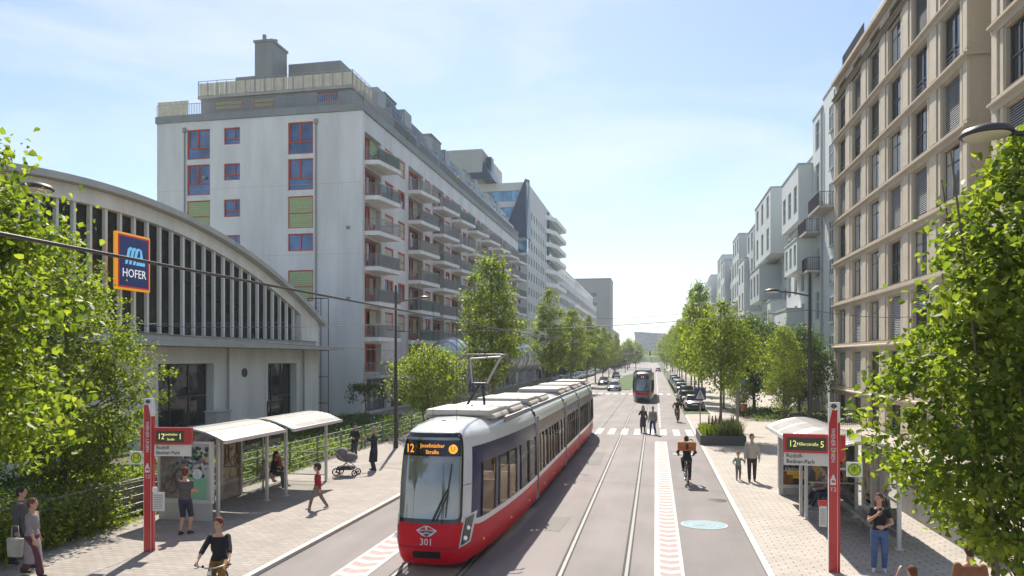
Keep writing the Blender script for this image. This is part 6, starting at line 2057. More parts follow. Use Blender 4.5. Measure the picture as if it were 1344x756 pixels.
tree('lime_tree', 'tallest upright lime tree directly behind the tram pantograph', T_MIDA, (-11.2, 50.5, PZ), .3, 1.02, LG)
tree('lime_tree', 'upright lime tree behind the middle of the red tram', T_MIDB, (-11.5, 83, PZ), 1.2, 1.04, LG)
tree('lime_tree', 'upright lime tree behind the rear of the red tram', T_MIDA, (-11.4, 101, PZ), 2.4, .98, LG)
tree('lime_tree', 'upright lime tree beyond the end of the red tram, next to the grass track', T_MIDB, (-11.2, 122, PZ), 3.3, .98, LG)
for y, k in ((140, 0), (160, 1), (182, 0), (205, 1)):
    tree('lime_tree', 'far lime tree of the row between the tram tracks and the parked cars', (T_MIDA, T_MIDB)[k], (-11.2, y, PZ), y, .95, 'far limes by the parked cars')
tree('lime_tree', 'small bushy bright lime tree beside the slim lamp, in front of the silver dome', T_BUSH, (-13.9, 43.5, .05), .4, 1.0)
tree('lime_tree', 'lime tree rooted in the grey planter with grasses', T_SM, (3.75, 44.6, .4), .6, (.95, .95, 1.0))
tree('lime_tree', 'tall lime tree beside the pale parked estate car', T_MIDA, (4.3, 75.5, PZ), 1.9, (.78, .78, 1.05), 'limes by the parking bays')
tree('lime_tree', 'tall lime tree between the pale car and the teal car', T_MIDB, (4.35, 84, PZ), .4, (.8, .8, 1.03), 'limes by the parking bays')
for y, k, s in ((96.5, 0, .95), (112, 1, .95), (128, 0, .95), (143, 1, 1.0), (158, 1, 1.0), (176, 0, 1.0), (196, 1, 1.1), (218, 0, 1.1)):
    tree('lime_tree', 'far lime tree in the row lining the parking bays', (T_MIDA, T_MIDB)[k], (4.5, y, PZ), y * .7, (s * .85, s * .85, s), 'far limes by the parking bays')
tree('maple_tree', 'broad dark green maple tree in front of the pale terrace', T_DARK, (8.6, 68, PZ), .5, (.95, .95, 1.02))
tree('maple_tree', 'broad dark green maple tree nearest the blue doorway of the terrace', T_DARK, (11.6, 63.5, PZ), 2.6, (.85, .85, .88))
tree('birch_tree', 'loose yellowish tree standing before the two dark maples', T_LITE, (9.6, 58.5, PZ), 1.1, (.72, .72, .92))
tree('birch_tree', 'thin yellow green sapling near the brown waste bin', T_LITE, (6.9, 63.5, PZ), 2.2, (.45, .45, .48))
for x, y, r0 in ((-6.8, -16, .3), (-4.2, -27, 2.0)):
    tree('street_tree', 'lime tree behind the viewpoint', T_MIDA, (x, y, PZ), r0, .8, 'limes behind the viewpoint')
# big near trees
T_N1 = tree_meshes(21, 8.7, 3.0, 1.9, 440, 27000, .11, M_LEAF, M_BARK, .12, belly=.18, six=True, spread=.19)
T_N2 = tree_meshes(22, 8.4, 1.2, 2.1, 560, 32000, .10, M_LEAF, M_BARK, .10, belly=.22, six=True, spread=.17)
T_N3 = tree_meshes(23, 7.7, 1.95, 1.5, 400, 26000, .105, M_LEAF, M_BARK, .034, belly=.34, six=True, stems=4, spread=.19)
tree('linden_tree', 'large-leaved linden tree spreading in from the frame edge above the strolling couple', T_N1, (-10.1, 8.2, PZ), .8)
tree('linden_tree', 'dense small-leaved linden tree behind the fence, in front of the arched hall', T_N2, (-16.7, 18.3, .05), .2)
tree('linden_tree', 'darker linden tree rising behind the two trees that hide the hall', T_N2, (-19.5, 15.8, .05), 2.2, (1.0, 1.0, 1.02))
tree('linden_tree', 'large-leaved multi-stem linden beside the woman in the black top', T_N3, (4.75, 10.7, PZ), .5)
tree('linden_tree', 'fine-leaved linden tree between the stone wall and the sandstone block', T_SM, (9.3, 19.3, PZ), 1.5, (.95, .95, .98))
# palm-like sumac by the pale shopfront
sm = thing('sumac_shrub', 'arching dark feathery sumac before the pale shopfront panels', 'shrub', (-20.2, 48.8, .05))
def sumac():
    pts, r_ = [], np.random.default_rng(5)
    for k in range(9):
        a = 2 * PI * k / 9 + .3; L = r_.uniform(.9, 1.7)
        for i in range(90):
            f = r_.uniform(.15, 1.0)
            pts.append((math.cos(a) * L * f + r_.normal() * .07, math.sin(a) * L * f + r_.normal() * .07, 2.2 + 1.0 * math.sin(f * 2.4) - f * f * 1.1 + r_.normal() * .08))
    return np.array(pts)
o = bpy.data.objects.new('crown', leaves_mesh(sumac(), .26, rng, M_LEAFD, droop=.6, broad=.35)); col.objects.link(o); setparent(o, sm)
part('trunk', M_BARK, sm, lambda b: (b.tube([(0, 0, 0), (.1, .05, 1.2), (0, 0, 2.3)], .06, 6), [b.tube([(0, 0, 2.0), (math.cos(a) * .7, math.sin(a) * .7, 2.85), (math.cos(a) * 1.4, math.sin(a) * 1.4, 2.3)], .015, 4) for a in [2 * PI * k / 9 + .3 for k in range(9)]]))
# far woods: named trees first, one mass behind
for i, (x, y, s, d) in enumerate(((-14, 262, .95, 1), (-11, 300, 1.0, 0), (-8.5, 330, 1.0, 0), (-15, 330, 1.1, 1), (-13, 380, 1.2, 0), (6, 262, 1.1, 0), (9, 290, 1.2, 0), (5, 330, 1.25, 0), (8, 380, 1.5, 0), (13, 330, 1.5, 0), (-19, 300, .9, 1), (-20, 350, 1.0, 1), (-16.5, 240, .8, 1), (-20.5, 215, .75, 1), (-20.5, 185, .75, 1), (-20.5, 160, .7, 1), (-20.8, 140, .7, 1))):
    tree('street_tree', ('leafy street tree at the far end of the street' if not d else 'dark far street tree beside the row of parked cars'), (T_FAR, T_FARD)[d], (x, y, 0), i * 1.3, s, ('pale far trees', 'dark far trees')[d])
def woods():
    r_ = np.random.default_rng(9)
    P = []
    for k in range(230):
        x = r_.uniform(-140, 150); y = r_.uniform(470, 760)
        if -13 < x < 3 and y < 620: continue
        h = r_.uniform(8, 15)
        q = r_.normal(size=(70, 3)); q /= np.linalg.norm(q, axis=1)[:, None]
        P.append(q * np.array([5, 5, h * .45]) * r_.uniform(.6, 1, (70, 1)) + np.array([x, y, h * .6]))
    return np.concatenate(P)
o = bpy.data.objects.new('far_woods', leaves_mesh(woods(), 2.6, rng, M_LEAF)); col.objects.link(o)
tag(o, 'wooded mass closing the far end of the street', 'woods', kind='stuff')
sheet('hill', [[(-400, 760), (400, 760), (400, 790), (-400, 790)]], 0.02, M_GRASS)

# plants standing on the balconies
rb_ = np.random.default_rng(31)
pc = rb_.normal(size=(260, 3)) * np.array([.26, .20, .28]) + np.array([0, 0, .62])
pot_leaves = leaves_mesh(pc, .16, rb_, M_LEAF)
pm_ = MB(); pm_.lathe([(0, 0), (.16, 0), (.21, .34), (.19, .35), (0, .32)], (0, 0, 0), 10)
pot_me = pm_.mesh('pot', mat((.35, .16, .09), .8, 0, .1, 4))
k = 0
for ci in range(7):
    for fi in range(6):
        if (ci * 5 + fi * 7) % 4 == 0:
            yc, w = cols[ci]
            r = thing('potted_plant', 'leafy plant in a pot on a balcony of the white apartment block', 'potted plant', (XL + .85, yc + (w / 2 - .6) * (1 if k % 2 else -.4), floors[fi]), k, 'potted plants on the balconies')
            for nm, me in (('pot', pot_me), ('leaves', pot_leaves)):
                o = bpy.data.objects.new(nm, me); col.objects.link(o); setparent(o, r)
            k += 1
for i in range(6):
    r = thing('potted_plant', 'leafy plant in a pot on the roof terrace of the white apartment block', 'potted plant', (XL - .7, 68 + i * 6.1, 25.33), i, 'potted plants on the roof terrace')
    r.scale = (1.5, 1.5, 1.6)
    for nm, me in (('pot', pot_me), ('leaves', pot_leaves)):
        o = bpy.data.objects.new(nm, me); col.objects.link(o); setparent(o, r)

# planter with grasses
pl = thing('planter', 'long dark grey planter box of ornamental grasses around the lime trunk', 'planter', (3.6, 43.2, PZ))
part('box', mat((.085, .088, .088), .6, .1, .08), pl, lambda b: (b.box(-1.2, 1.2, -2.3, -2.22, 0, .52), b.box(-1.2, 1.2, 2.22, 2.3, 0, .52), b.box(-1.2, -1.12, -2.219, 2.219, 0, .52), b.box(1.12, 1.2, -2.219, 2.219, 0, .52)))
part('soil', M_SOIL, pl, lambda b: b.box(-1.11, 1.11, -2.21, 2.21, 0, .44))
def blades(n, x0, x1, y0, y1, h, lean=.3, w=.02):
    x = rng.uniform(x0, x1, n); y = rng.uniform(y0, y1, n); a = rng.uniform(0, 2 * PI, n); L = h * rng.uniform(.5, 1.1, n)
    dx, dy = np.cos(a) * lean * L, np.sin(a) * lean * L
    px, py = -np.sin(a) * w, np.cos(a) * w
    b0 = np.stack([x - px, y - py, np.full(n, .42)], 1); b1 = np.stack([x + px, y + py, np.full(n, .42)], 1)
    m0 = np.stack([x + dx * .4 - px * .7, y + dy * .4 - py * .7, .42 + L * .6], 1); m1 = np.stack([x + dx * .4 + px * .7, y + dy * .4 + py * .7, .42 + L * .6], 1)
    t = np.stack([x + dx, y + dy, .42 + L * .92], 1)
    v = np.stack([b0, b1, m1, m0, t, t], 1).reshape(-1, 3)
    i = np.arange(n)[:, None] * 6
    f = np.concatenate([i + np.array([[0, 1, 2, 3]]), i + np.array([[3, 2, 4, 5]])], 1).reshape(-1)
    return v, f
v, f = blades(3800, -1.05, 1.05, -2.15, 2.15, .55)
o = bpy.data.objects.new('grasses', mesh_np('grasses', v, f, 4, M_LEAF)); col.objects.link(o); setparent(o, pl); o['kind'] = 'stuff'
v, f = blades(1500, -.3, 1.05, -1.9, 1.0, .95, .5)
o = bpy.data.objects.new('tall_grass', mesh_np('tall_grass', v, f, 4, leafmat((.10, .13, .06), (.18, .21, .10), (.30, .30, .16)))); col.objects.link(o); setparent(o, pl); o['kind'] = 'stuff'
M_PLUME = mat((.16, .06, .07), .9, 0, .2, 12)
for i, (x, y) in enumerate(((-.5, -.6), (-.3, -.3), (-.15, -.9), (.5, -.9), (.65, -.4), (-.65, -.1), (.1, .9))):
    part('flower_spike', M_PLUME, pl, lambda b: (b.cyl((x, y, .5), (x + .04, y, 1.1), .01, n=4), b.cap((x + .04, y, 1.0), (x + .06, y, 1.45), .06, .03, 7)))

# grass islands in the parking bays
for y0, y1 in ((63.6, 66.3), (92, 95.4), (99.1, 101)):
    slab('verge', [rect(2.7, 4.55, y0, y1)], .10, M_GRASS)

# ------------------------------------------------------------------ signs
cs = thing('crossing_sign', 'blue pedestrian crossing sign on a thin pole in front of the planter', 'road sign', (2.72, 46.5, PZ))
part('pole', M_STEEL, cs, lambda b: b.cyl((0, 0, 0), (0, 0, 2.9), .035, n=8))
part('plate', mat((.045, .05, .20), .4, 0, .03), cs, lambda b: b.box(-.34, .34, -.05, -.036, 2.15, 2.87), bevel=.01)
part('triangle', M_SW, cs, lambda b: b.prism([(-.27, 2.22), (.27, 2.22), (0, 2.80)], 'y', -.056, -.051))
part('walker', M_BLACK, cs, lambda b: (b.cyl((0, -.058, 2.62), (0, -.062, 2.62), .032, n=10), b.tube([(0, -.06, 2.58), (-.01, -.06, 2.42), (-.10, -.06, 2.27)], .018, 5), b.tube([(-.01, -.06, 2.42), (.09, -.06, 2.27)], .018, 5), b.tube([(-.09, -.06, 2.45), (0, -.06, 2.55), (.08, -.06, 2.47)], .013, 5)))
ns = thing('street_name_sign', 'small blue street name plate on a grey post behind the planter grasses', 'street sign', (5.15, 48.5, PZ))
part('post', mat((.25, .24, .22), .6, .2, .1), ns, lambda b: b.cyl((0, 0, 0), (0, 0, 3.3), .09, n=10))
part('plate', mat((.05, .20, .42), .4, 0, .03), ns, lambda b: b.box(-.55, .45, -.13, -.10, 3.05, 3.30))
for i, (x, y, h) in enumerate(((6.2, 70, 3.6), (5.6, 92, 4.5))):
    p_ = thing('bollard_post', ('plain grey post standing on the pavement behind the crossing sign', 'plain grey post on the pavement near the teal car')[i], 'post', (x, y, PZ))
    part('shaft', mat((.22, .21, .2), .6, .2, .1), p_, lambda b: (b.cyl((0, 0, 0), (0, 0, h), .11, .09, 10), b.cyl((0, 0, 0), (0, 0, .2), .16, .15, 10)))
    part('cap', M_DSTEEL, p_, lambda b: b.ball((0, 0, h), .1, 8, 6))
bn = thing('waste_bin', 'small brown waste bin on the pavement by the yellow green sapling', 'bin', (6.9, 60.5, PZ))
part('body', mat((.22, .10, .06), .6, 0, .1), bn, lambda b: (b.lathe([(0, .5), (.22, .5), (.26, 1.1), (.24, 1.12), (0, 1.05)], (0, 0, 0), 14)))
part('post', M_DSTEEL, bn, lambda b: b.cyl((0, .28, 0), (0, .28, 1.3), .04, n=8))
lw = thing('garden_wall', 'low pale stone wall with dark face beside the glass shelter', 'wall', (7.6, 20, PZ))
part('wall', mat((.20, .20, .185), .9, 0, .2, 1.5, .005), lw, lambda b: b.box(7.45, 7.75, 19.0, 33.5, PZ, 1.15), True)
part('coping', M_KERB, lw, lambda b: b.box(7.4, 7.8, 18.95, 33.55, 1.151, 1.22), True)
rl_ = thing('area_railing', 'curved dark metal railing at the foot of the sandstone block behind the shelter', 'railing', (9, 52, PZ))
mbx = railing_mesh([(8.0, 47.5), (8.6, 50.5), (10, 53), (12, 54.5), (13.9, 55)], 1.05, .14, .022, z=PZ)
mbx.build('railing', M_DSTEEL, rl_, True)
sheet('planting_soil', [[(6.6, 57), (13.9, 57), (13.9, 73), (6.2, 73)]], PZ + .006, mat((.24, .20, .14), .95, 0, .2, 2))
scatter(7, 13.5, 57.2, 72, 7000, .5, .13, M_LEAFD, 'undergrowth', 'low planting under the maples', 'planting', 'stuff')
for (x, y, z0, l) in ((-9.4, 236, 6.2, 'traffic light hanging over the far junction'), (3.0, 238, 6.2, 'traffic light on its mast arm by the far trees')):
    tl = thing('traffic_light', l, 'traffic light', (x, y, 0))
    part('mast', M_DSTEEL, tl, lambda b: (b.cyl((0, 0, 0), (0, 0, z0), .09, n=8), b.cyl((0, 0, z0 - .2), (-4.5 if x > 0 else 3.5, 0, z0 - .1), .09, n=6)))
    part('signal_head', M_BLACK, tl, lambda b: b.box(-4.9 if x > 0 else 3.3, -4.4 if x > 0 else 3.8, -.2, .2, z0 - .6, z0 + .8))
# ------------------------------------------------------------------ cars
car('dark car driving towards the camera on the far carriageway', (-9.0, 131, 0), PI, (.03, .03, .035), 'hatch')
car('silver grey car driving beside the grass track just past the red tram', (-5.9, 108.5, 0), PI, (.22, .24, .27), 'sedan')
car('pale blue car far down the carriageway behind the grass track', (-9.3, 178, 0), PI, (.35, .38, .42), 'hatch', simple=True)
car('pale beige estate parked first after the grass verge, rear towards us', (3.5, 70.0, 0), 0, (.50, .50, .46), 'sedan')
car('dark teal car parked behind the pale beige estate', (3.5, 86.5, 0), 0, (.03, .10, .09), 'suv')
car('dark hatchback squeezed between the beige estate and the teal car', (3.3, 78.6, 0), 0, (.06, .065, .07), 'hatch')
car('red car waiting at the far junction', (1.0, 262, 0), 0, (.45, .02, .03), 'hatch', simple=True)
car('white car approaching the far junction', (-3.6, 240, 0), PI, (.6, .6, .6), 'hatch', simple=True)
cc = [(.55, .56, .55), (.42, .45, .45), (.16, .22, .20), (.5, .5, .48), (.05, .06, .08), (.42, .44, .45), (.2, .22, .26), (.55, .55, .55)]
y = 103.5
for i in range(9): car('parked car in the far bays under the limes', (3.5, y, 0), 0, cc[i % 8], ('hatch', 'suv', 'sedan')[i % 3], 'cars in the far bays', simple=True); y += 5.9
y = 122
for i in range(15): car('parked car in the row beside the lime strip and the picket fence', (-17.3, y, 0), PI, cc[(i * 3 + 1) % 8], ('sedan', 'hatch', 'suv')[i % 3], 'cars parked along the far kerb', simple=True); y += 5.8

# ------------------------------------------------------------------ people
def g(u, v, h=PZ): return G(u, v, h)
def face(deg): return R(deg)
NAVY = (.02, .028, .05)
# strolling couple (walking to the right of the picture, along +x / towards us)
person('woman in a long mauve grey coat dress and dark trousers strolling with a man', g(42, 756), R(-75), 1.66, feet=walkfeet(.13), top=((.26, .23, .25), 'elbow', -1.15), bottom=((.10, .035, .045), 'wide'),
       hair=((.13, .05, .03), 'bun'), female=True, hands=[(.12, .10, .47), (-.14, .02, .46)], shoes=(.03, .03, .03), near=True)
person('man in a charcoal coat walking just behind the woman in mauve grey', g(27, 744), R(-70), 1.78, feet=walkfeet(.13), top=((.1, .1, .11), 'long', -.2), coat=((.075, .075, .085), -.85), bottom=((.03, .03, .035), 'long'),
       hair=((.03, .02, .018), 'short'), near=True)
tb_ = thing('tote_bag', 'pale cloth tote bag carried by the strolling couple', 'bag', g(20, 752) + Vector((.0, 0, .35)))
part('pouch', mat((.50, .48, .42), .9, 0, .15, 6), tb_, lambda b: b.prism([(-.16, 0), (.16, 0), (.19, .42), (-.19, .42)], 'y', -.06, .06), bevel=.03)
part('handle', mat((.40, .38, .33), .9), tb_, lambda b: b.tube([(-.1, 0, .42), (-.08, 0, .68), (.08, 0, .68), (.1, 0, .42)], .012, 5))
# man reading the poster
person('man in a grey t-shirt and dark shorts reading the flower poster with folded arms', g(243, 701), R(2), 1.76, pelvis=(.0, 0, .52), feet=[(.05, .03, .045), (-.05, -.05, .045)],
       hands=[(-.04, .13, .66), (.05, .14, .64)], elbows=[(.6, -.3, -.8), (-.6, -.3, -.8)], top=((.085, .08, .085), 'short', -.12), bottom=((.025, .035, .06), 'shorts'), hair=((.10, .045, .02), 'short'), shoes=(.02, .02, .02), headyaw=.3, near=True)
# woman on bicycle
bp_ = Vector((-8.0, 12.25, 0.0))
bz = R(198)
bicycle('black city bicycle ridden by the woman in black top and mustard trousers', bp_, bz)
cyclist('woman in a black blouse and mustard trousers cycling towards the camera', bp_, bz, 1.70, lean=.10, top=((.012, .012, .018), 'elbow', -.15), bottom=((.24, .12, .015), 'long'), hair=((.14, .035, .02), 'bun'), female=True, shoes=(.03, .03, .03), headyaw=-.25, near=True)
sb_ = thing('shoulder_bag', 'dark shoulder bag hanging behind the cycling woman', 'bag', bp_ + Vector((-.22, .38, 1.2)))
part('pouch', mat((.04, .05, .04), .8, 0, .15, 6), sb_, lambda b: b.ball((0, 0, 0), (.12, .10, .17), 12, 8))
part('strap', mat((.03, .03, .03), .8), sb_, lambda b: b.tube([(0, 0, .15), (.12, -.06, .28), (.26, -.1, .2)], .014, 5))
# boy in red
person('boy in a red pullover and beige trousers striding across the platform', g(417, 668), R(104), 1.42, pelvis=(0, 0, .50), feet=[(.04, -.20, .06), (-.04, .17, .045)], top=((.33, .02, .03), 'long', -.1), bottom=((.20, .17, .13), 'long'),
       hair=((.07, .035, .02), 'short'), kid=True, shoes=(.5, .5, .48), hands=[(.17, .08, .47), (-.17, -.08, .47)], near=True)
# seated woman and child
person('woman in dark clothes with a pink scarf sitting on the shelter bench', (-13.72, 24.75, PZ), R(-90), 1.68, pelvis=(0, -.06, .285), lean=.18, feet=[(.06, .22, .045), (-.06, .24, .045)], hands=[(.06, .20, .36), (-.06, .2, .37)], elbows=[(.8, -.4, -.6), (-.8, -.4, -.6)],
       top=((.03, .025, .03), 'long', -.1), bottom=((.10, .10, .095), 'long'), hair=((.06, .03, .02), 'long'), female=True, shoes=(.16, .12, .17), headyaw=.2, near=True)
sc_ = thing('scarf', 'red and pink patterned scarf around the seated woman', 'scarf', (-13.63, 24.75, 1.13))
part('loop', mat((.42, .08, .12), .9, 0, .4, 14), sc_, lambda b: (b.torus((-.02, 0, .02), (.15, 0, 1), .10, .035, 18, 7), b.cap((.08, .05, .0), (.12, .06, -.42), .04, .03, 8), b.cap((.08, -.05, .0), (.10, -.06, -.36), .04, .03, 8)))
person('small child in a mauve top sitting on the bench and drinking, next to the woman', (-13.75, 24.05, PZ), R(-80), 1.12, pelvis=(0, -.07, .44), lean=.1, feet=[(.07, .30, .30), (-.07, .30, .30)], hands=[(.03, .14, .80), (-.03, .14, .80)], elbows=[(.8, 0, -.8), (-.8, 0, -.8)],
       top=((.28, .20, .25), 'elbow', -.2), bottom=((.40, .24, .18), 'shorts'), hair=((.20, .10, .04), 'short'), kid=True, shoes=(.4, .3, .3), knees=[(.1, .5, 1), (-.1, .5, 1)])
# couple with pram
pm = g(456, 624)
person('person with dark tied hair in a black jacket standing behind the pram', g(466, 602), R(165), 1.62, hands=[(.12, .14, .62), (-.10, .14, .62)], top=((.03, .03, .035), 'long', -.1), coat=((.022, .022, .025), -.25), bottom=((.04, .045, .06), 'long'), hair=((.02, .014, .012), 'bun'), female=True, headyaw=.9)
person('grey haired man in an open navy overcoat gesturing with both hands', g(491, 617), R(112), 1.82, feet=[(.06, .03, .045), (-.06, -.02, .045)], hands=[(.24, .20, .74), (-.26, .16, .76)], elbows=[(.6, -.5, -.8), (-.6, -.5, -.8)], top=((.30, .29, .28), 'long', -.1), coat=((.018, .02, .032), -1.1),
       bottom=((.03, .04, .09), 'long'), hair=((.35, .30, .25), 'short'), shoes=(.02, .02, .02), near=True)
pr_ = thing('pram', 'grey hooded pram with chrome frame and four wheels beside the couple talking', 'pram', pm, R(98))
part('carrycot', mat((.17, .16, .165), .85, 0, .12, 6), pr_, lambda b: (b.ball((0, 0, .74), (.21, .42, .20), 18, 12)))
part('hood', mat((.19, .18, .185), .85, 0, .12, 6), pr_, lambda b: b.ball((0, .22, .86), (.23, .26, .27), 18, 12))
part('frame', M_STEEL, pr_, lambda b: [(b.tube([(s * .24, .62, 1.08), (s * .24, .42, .95), (s * .24, -.36, .22)], .016, 6), b.tube([(s * .24, -.1, .62), (s * .24, .38, .22)], .016, 6)) for s in (1, -1)] + [b.cyl((-.24, .62, 1.08), (.24, .62, 1.08), .02, n=8)])
part('basket', mat((.06, .06, .065), .9), pr_, lambda b: b.box(-.2, .2, -.28, .34, .24, .38), bevel=.03)
for s in (1, -1):
    for y, r in ((-.36, .13), (.38, .17)):
        part('wheel', M_RUB, pr_, lambda b: (b.torus((s * .27, y, r), (1, 0, 0), r - .025, .025, 20, 7), b.cyl((s * .25, y, r), (s * .29, y, r), .03, n=8), [b.cyl((s * .27, y, r), (s * .27, y + (r - .03) * math.cos(a), r + (r - .03) * math.sin(a)), .008, n=4) for a in [i * 2 * PI / 6 for i in range(6)]]))
# pair on the crossing
person('person in a long dark coat crossing the zebra, hand raised to the face', g(844, 568, 0), R(170), 1.72, feet=[(.05, .08, .045), (-.05, -.10, .05)], hands=[(.05, .10, .82), (-.15, .05, .50)], elbows=[(.6, 0, -1), (-.5, -1, 0)], top=((.08, .07, .07), 'long', -.1), coat=((.07, .06, .06), -1.0), bottom=((.06, .05, .05), 'long'), hair=((.03, .02, .02), 'long'), female=True)
person('person with light hair, beige jacket and blue jeans crossing the zebra with a small backpack', g(857, 570, 0), R(160), 1.74, feet=[(.05, .14, .045), (-.05, -.14, .07)], top=((.3, .27, .24), 'long', -.1), coat=((.28, .25, .22), -.15), bottom=((.035, .05, .16), 'long'), hair=((.30, .20, .12), 'short'))
bk = thing('backpack', 'small dark backpack on the person in blue jeans', 'backpack', g(857, 570, 0) + Vector((.12, .12, 1.22)))
part('pouch', mat((.06, .05, .04), .8), bk, lambda b: b.ball((0, 0, 0), (.13, .10, .20), 12, 9))
part('pocket', mat((.05, .04, .035), .8), bk, lambda b: b.ball((.06, .04, -.06), (.09, .08, .10), 10, 8))
# courier cyclist
q1 = Vector((1.18, 29.0, .004))
bicycle('dark bicycle ridden by the courier with the orange bag', q1, R(3))
cyclist('courier in black clothes cycling away from the camera', q1, R(3), 1.78, lean=.42, top=((.02, .02, .022), 'long', -.1), bottom=((.018, .018, .02), 'long'), hair=((.06, .03, .02), 'short'), shoes=(.10, .03, .02))
cb = thing('courier_bag', 'large orange brown messenger bag across the back of the courier', 'bag', q1 + Vector((.0, -.33, 1.43)), R(3))
part('pouch', mat((.42, .13, .025), .7, 0, .12, 6), cb, lambda b: b.box(-.34, .34, -.13, .10, -.17, .17), bevel=.07)
part('flap', mat((.47, .16, .035), .7, 0, .1, 6), cb, lambda b: b.box(-.345, .345, -.15, .0, .0, .185), bevel=.05)
part('strap', M_BLACK, cb, lambda b: (b.tube([(.3, .0, .1), (.2, .16, .25), (-.1, .3, .15)], .02, 5), b.box(-.05, .05, -.158, -.148, -.1, .1)))
q2 = Vector((1.62, 56.5, 0.0))
bicycle('distant bicycle ridden past the parked cars by the rider in brown trousers', q2, R(2))
cyclist('rider in a dark top and brown trousers cycling away beside the parked cars', q2, R(2), 1.74, lean=.3, top=((.03, .02, .025), 'long', -.1), bottom=((.20, .10, .03), 'long'), hair=((.03, .02, .02), 'short'))
# father and child
person('bearded man in a beige jacket and dark trousers walking towards the camera with a child', g(987, 632), R(172), 1.80, feet=[(.05, .04, .045), (-.05, -.09, .05)], top=((.10, .13, .25), 'long', -.1), coat=((.38, .35, .30), -.12), bottom=((.03, .03, .035), 'long'), hair=((.03, .02, .015), 'short'), headyaw=.4, headpitch=-.2, hands=[(.14, .03, .47), (-.15, .02, .46)], near=True)
person('small child in a sage green top and grey leggings walking beside the bearded man', g(969, 630), R(180), 1.08, feet=[(.06, .08, .05), (-.06, -.08, .06)], top=((.22, .30, .24), 'long', -.25), bottom=((.17, .16, .15), 'long'), hair=((.30, .16, .07), 'short'), kid=True, hands=[(.14, .10, .58), (-.22, .04, .62)])
# seated pair in the far shelter
person('seated person in pale sneakers and dark jeans on the bench under the Berlin poster', (5.38, 24.3, PZ), R(90), 1.78, pelvis=(0, -.04, .275), lean=.32, feet=[(.06, .30, .045), (-.06, .20, .045)], hands=[(.05, .24, .36), (-.05, .25, .36)], elbows=[(.8, -.3, -.6), (-.8, -.3, -.6)], top=((.35, .20, .20), 'long', -.1), bottom=((.06, .07, .12), 'long'), hair=((.08, .04, .03), 'long'), shoes=(.55, .52, .5), near=True)
person('second seated person in navy trousers with crossed arms beside the one in pale sneakers', (5.40, 25.05, PZ), R(95), 1.72, pelvis=(0, -.04, .28), lean=.25, feet=[(.07, .24, .045), (-.05, .34, .14)], hands=[(.05, .22, .38), (-.05, .22, .39)], elbows=[(.8, -.3, -.6), (-.8, -.3, -.6)], top=((.10, .06, .10), 'long', -.1), bottom=((.025, .03, .06), 'long'), hair=((.05, .03, .02), 'short'), shoes=(.04, .04, .04))
# woman in black top
person('woman with wavy brown hair in a black t-shirt, blue jeans and white sneakers holding phone', g(1154, 749), R(168), 1.70, feet=[(.065, .03, .045), (-.06, 0, .045)], hands=[(.03, .15, .76), (-.05, .13, .60)], elbows=[(.7, -.3, -.8), (-.7, -.2, -.8)], handdir=[(-.2, .5, .6), (.9, .3, .0)],
       top=((.012, .012, .016), 'short', -.1), bottom=((.07, .12, .26), 'long'), hair=((.10, .035, .02), 'long'), female=True, shoes=(.62, .60, .58), headyaw=-.35, near=True)
ph = thing('phone', 'small pale phone in the hand of the woman in the black t-shirt', 'phone', g(1154, 749) + Vector((-.06, -.30, 1.37)), R(160))
part('body', mat((.5, .48, .45), .3), ph, lambda b: b.box(-.037, .037, -.005, .005, -.05, .09), bevel=.003)
part('screen', M_BLACK, ph, lambda b: b.box(-.033, .033, .0052, .0062, -.044, .084))
# child and adult at the frame bottom
person('small child with a ponytail and white top raising one hand', (3.85 + .5, 13.7, PZ), R(25), 1.10, top=((.5, .48, .5), 'short', -.15), bottom=((.2, .2, .25), 'long'), hair=((.14, .045, .02), 'tail'), kid=True, hands=[(.18, .04, .5), (-.16, .10, .95)], elbows=[(.5, -1, 0), (-.8, .2, -.6)], female=True, near=True)
person('adult in a rust brown pullover seen from behind under the linden leaves', (4.95, 12.9, PZ), R(-8), 1.74, top=((.26, .105, .055), 'long', -.15), bottom=((.05, .05, .06), 'long'), hair=((.06, .03, .02), 'short'), near=True)

# ------------------------------------------------------------------ air, sky, light, camera
hz_ = MB(); hz_.box(-1620, 1620, -620, 1920, -1.2, 56)
m = bpy.data.materials.new('haze'); m.use_nodes = True
t = m.node_tree; t.nodes.clear()
out = t.nodes.new('ShaderNodeOutputMaterial'); pv_ = t.nodes.new('ShaderNodeVolumePrincipled')
pv_.inputs['Color'].default_value = (.88, .93, 1.0, 1); pv_.inputs['Density'].default_value = HAZE; pv_.inputs['Anisotropy'].default_value = .25
t.links.new(pv_.outputs[0], out.inputs['Volume'])
if HAZE > 0: tag(hz_.build('haze', m), kind='stuff')

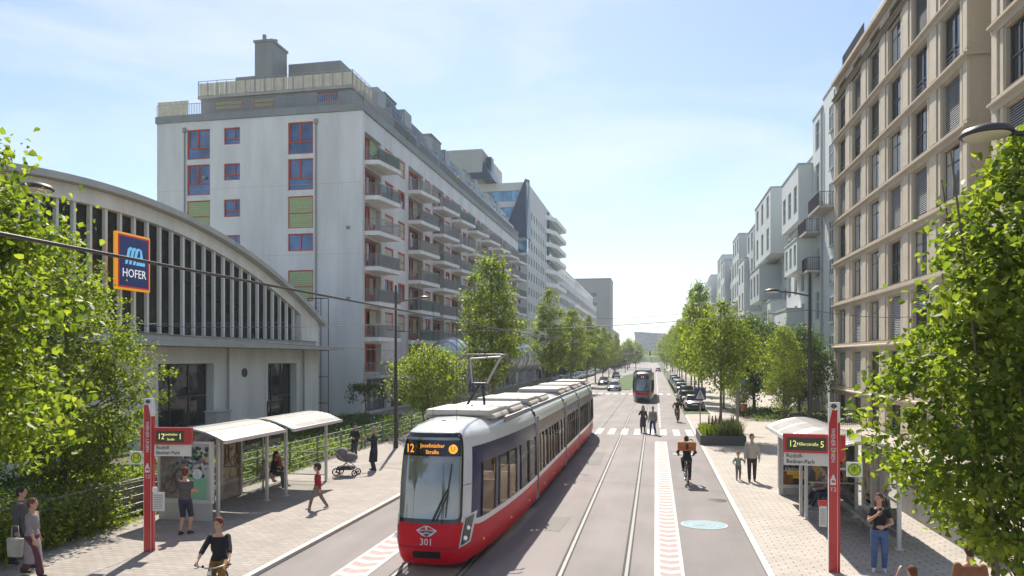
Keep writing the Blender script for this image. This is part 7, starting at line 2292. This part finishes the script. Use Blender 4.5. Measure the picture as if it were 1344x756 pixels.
# direction to the sun
SUN = Vector((-.24, .88, 1.0)).normalized()
el = math.asin(SUN.z)
w = bpy.data.worlds.new('World'); sc.world = w; w.use_nodes = True
t = w.node_tree; L = t.links.new
bg = t.nodes['Background']
sky = N(t, 'ShaderNodeTexSky'); sky.sky_type = 'NISHITA'; sky.sun_disc = False
sky.sun_elevation = el; sky.sun_rotation = math.atan2(SUN.x, SUN.y)
sky.altitude = 200; sky.air_density = 1.0; sky.dust_density = .45; sky.ozone_density = 1.2
tc = N(t, 'ShaderNodeTexCoord')
mp = N(t, 'ShaderNodeMapping'); mp.inputs['Scale'].default_value = (.8, 1.3, 4.2); mp.inputs['Rotation'].default_value = (0.1, 0.15, .5)
L(tc.outputs['Generated'], mp.inputs[0])
n1 = N(t, 'ShaderNodeTexNoise'); n1.inputs['Scale'].default_value = 2.1; n1.inputs['Detail'].default_value = 7; n1.inputs['Roughness'].default_value = .55; n1.inputs['Distortion'].default_value = .5
L(mp.outputs[0], n1.inputs['Vector'])
cr = N(t, 'ShaderNodeMapRange'); cr.inputs['From Min'].default_value = .42; cr.inputs['From Max'].default_value = .66; cr.inputs['To Min'].default_value = CLOUD0; cr.inputs['To Max'].default_value = CLOUD
L(n1.outputs['Fac'], cr.inputs['Value'])
mx = N(t, 'ShaderNodeMixRGB'); mx.inputs[2].default_value = (*CLOUDC, 1)
L(cr.outputs[0], mx.inputs[0]); L(sky.outputs[0], mx.inputs[1]); L(mx.outputs[0], bg.inputs['Color'])
bg.inputs['Strength'].default_value = SKYS
sl = bpy.data.lights.new('sun', 'SUN'); sl.energy = SUNE; sl.angle = R(.55); sl.color = (1.0, .93, .82)
so = bpy.data.objects.new('sun', sl); col.objects.link(so)
so.rotation_euler = (-SUN).to_track_quat('-Z', 'Y').to_euler()

cam = bpy.data.cameras.new('camera'); co = bpy.data.objects.new('camera', cam); col.objects.link(co)
co.location = (0, 0, HC); co.rotation_euler = (R(90), 0, YAW)
cam.sensor_width = 36; cam.lens = F / 1344 * 36; cam.shift_y = 92 / 1344; cam.clip_end = 5000; cam.clip_start = .1
sc.camera = co
sc.view_settings.view_transform = 'Standard'; sc.view_settings.look = 'None'; sc.view_settings.gamma = 1
sc.view_settings.exposure = EXPO
sc.cycles.max_bounces = 8; sc.cycles.transparent_max_bounces = 24; sc.cycles.volume_bounces = 0
sc.cycles.use_denoising = True
sc.cycles.diffuse_bounces = 3; sc.cycles.glossy_bounces = 3; sc.cycles.sample_clamp_indirect = 6
sc.cycles.volume_step_rate = 10
sc.cycles.caustics_reflective = False; sc.cycles.caustics_refractive = False
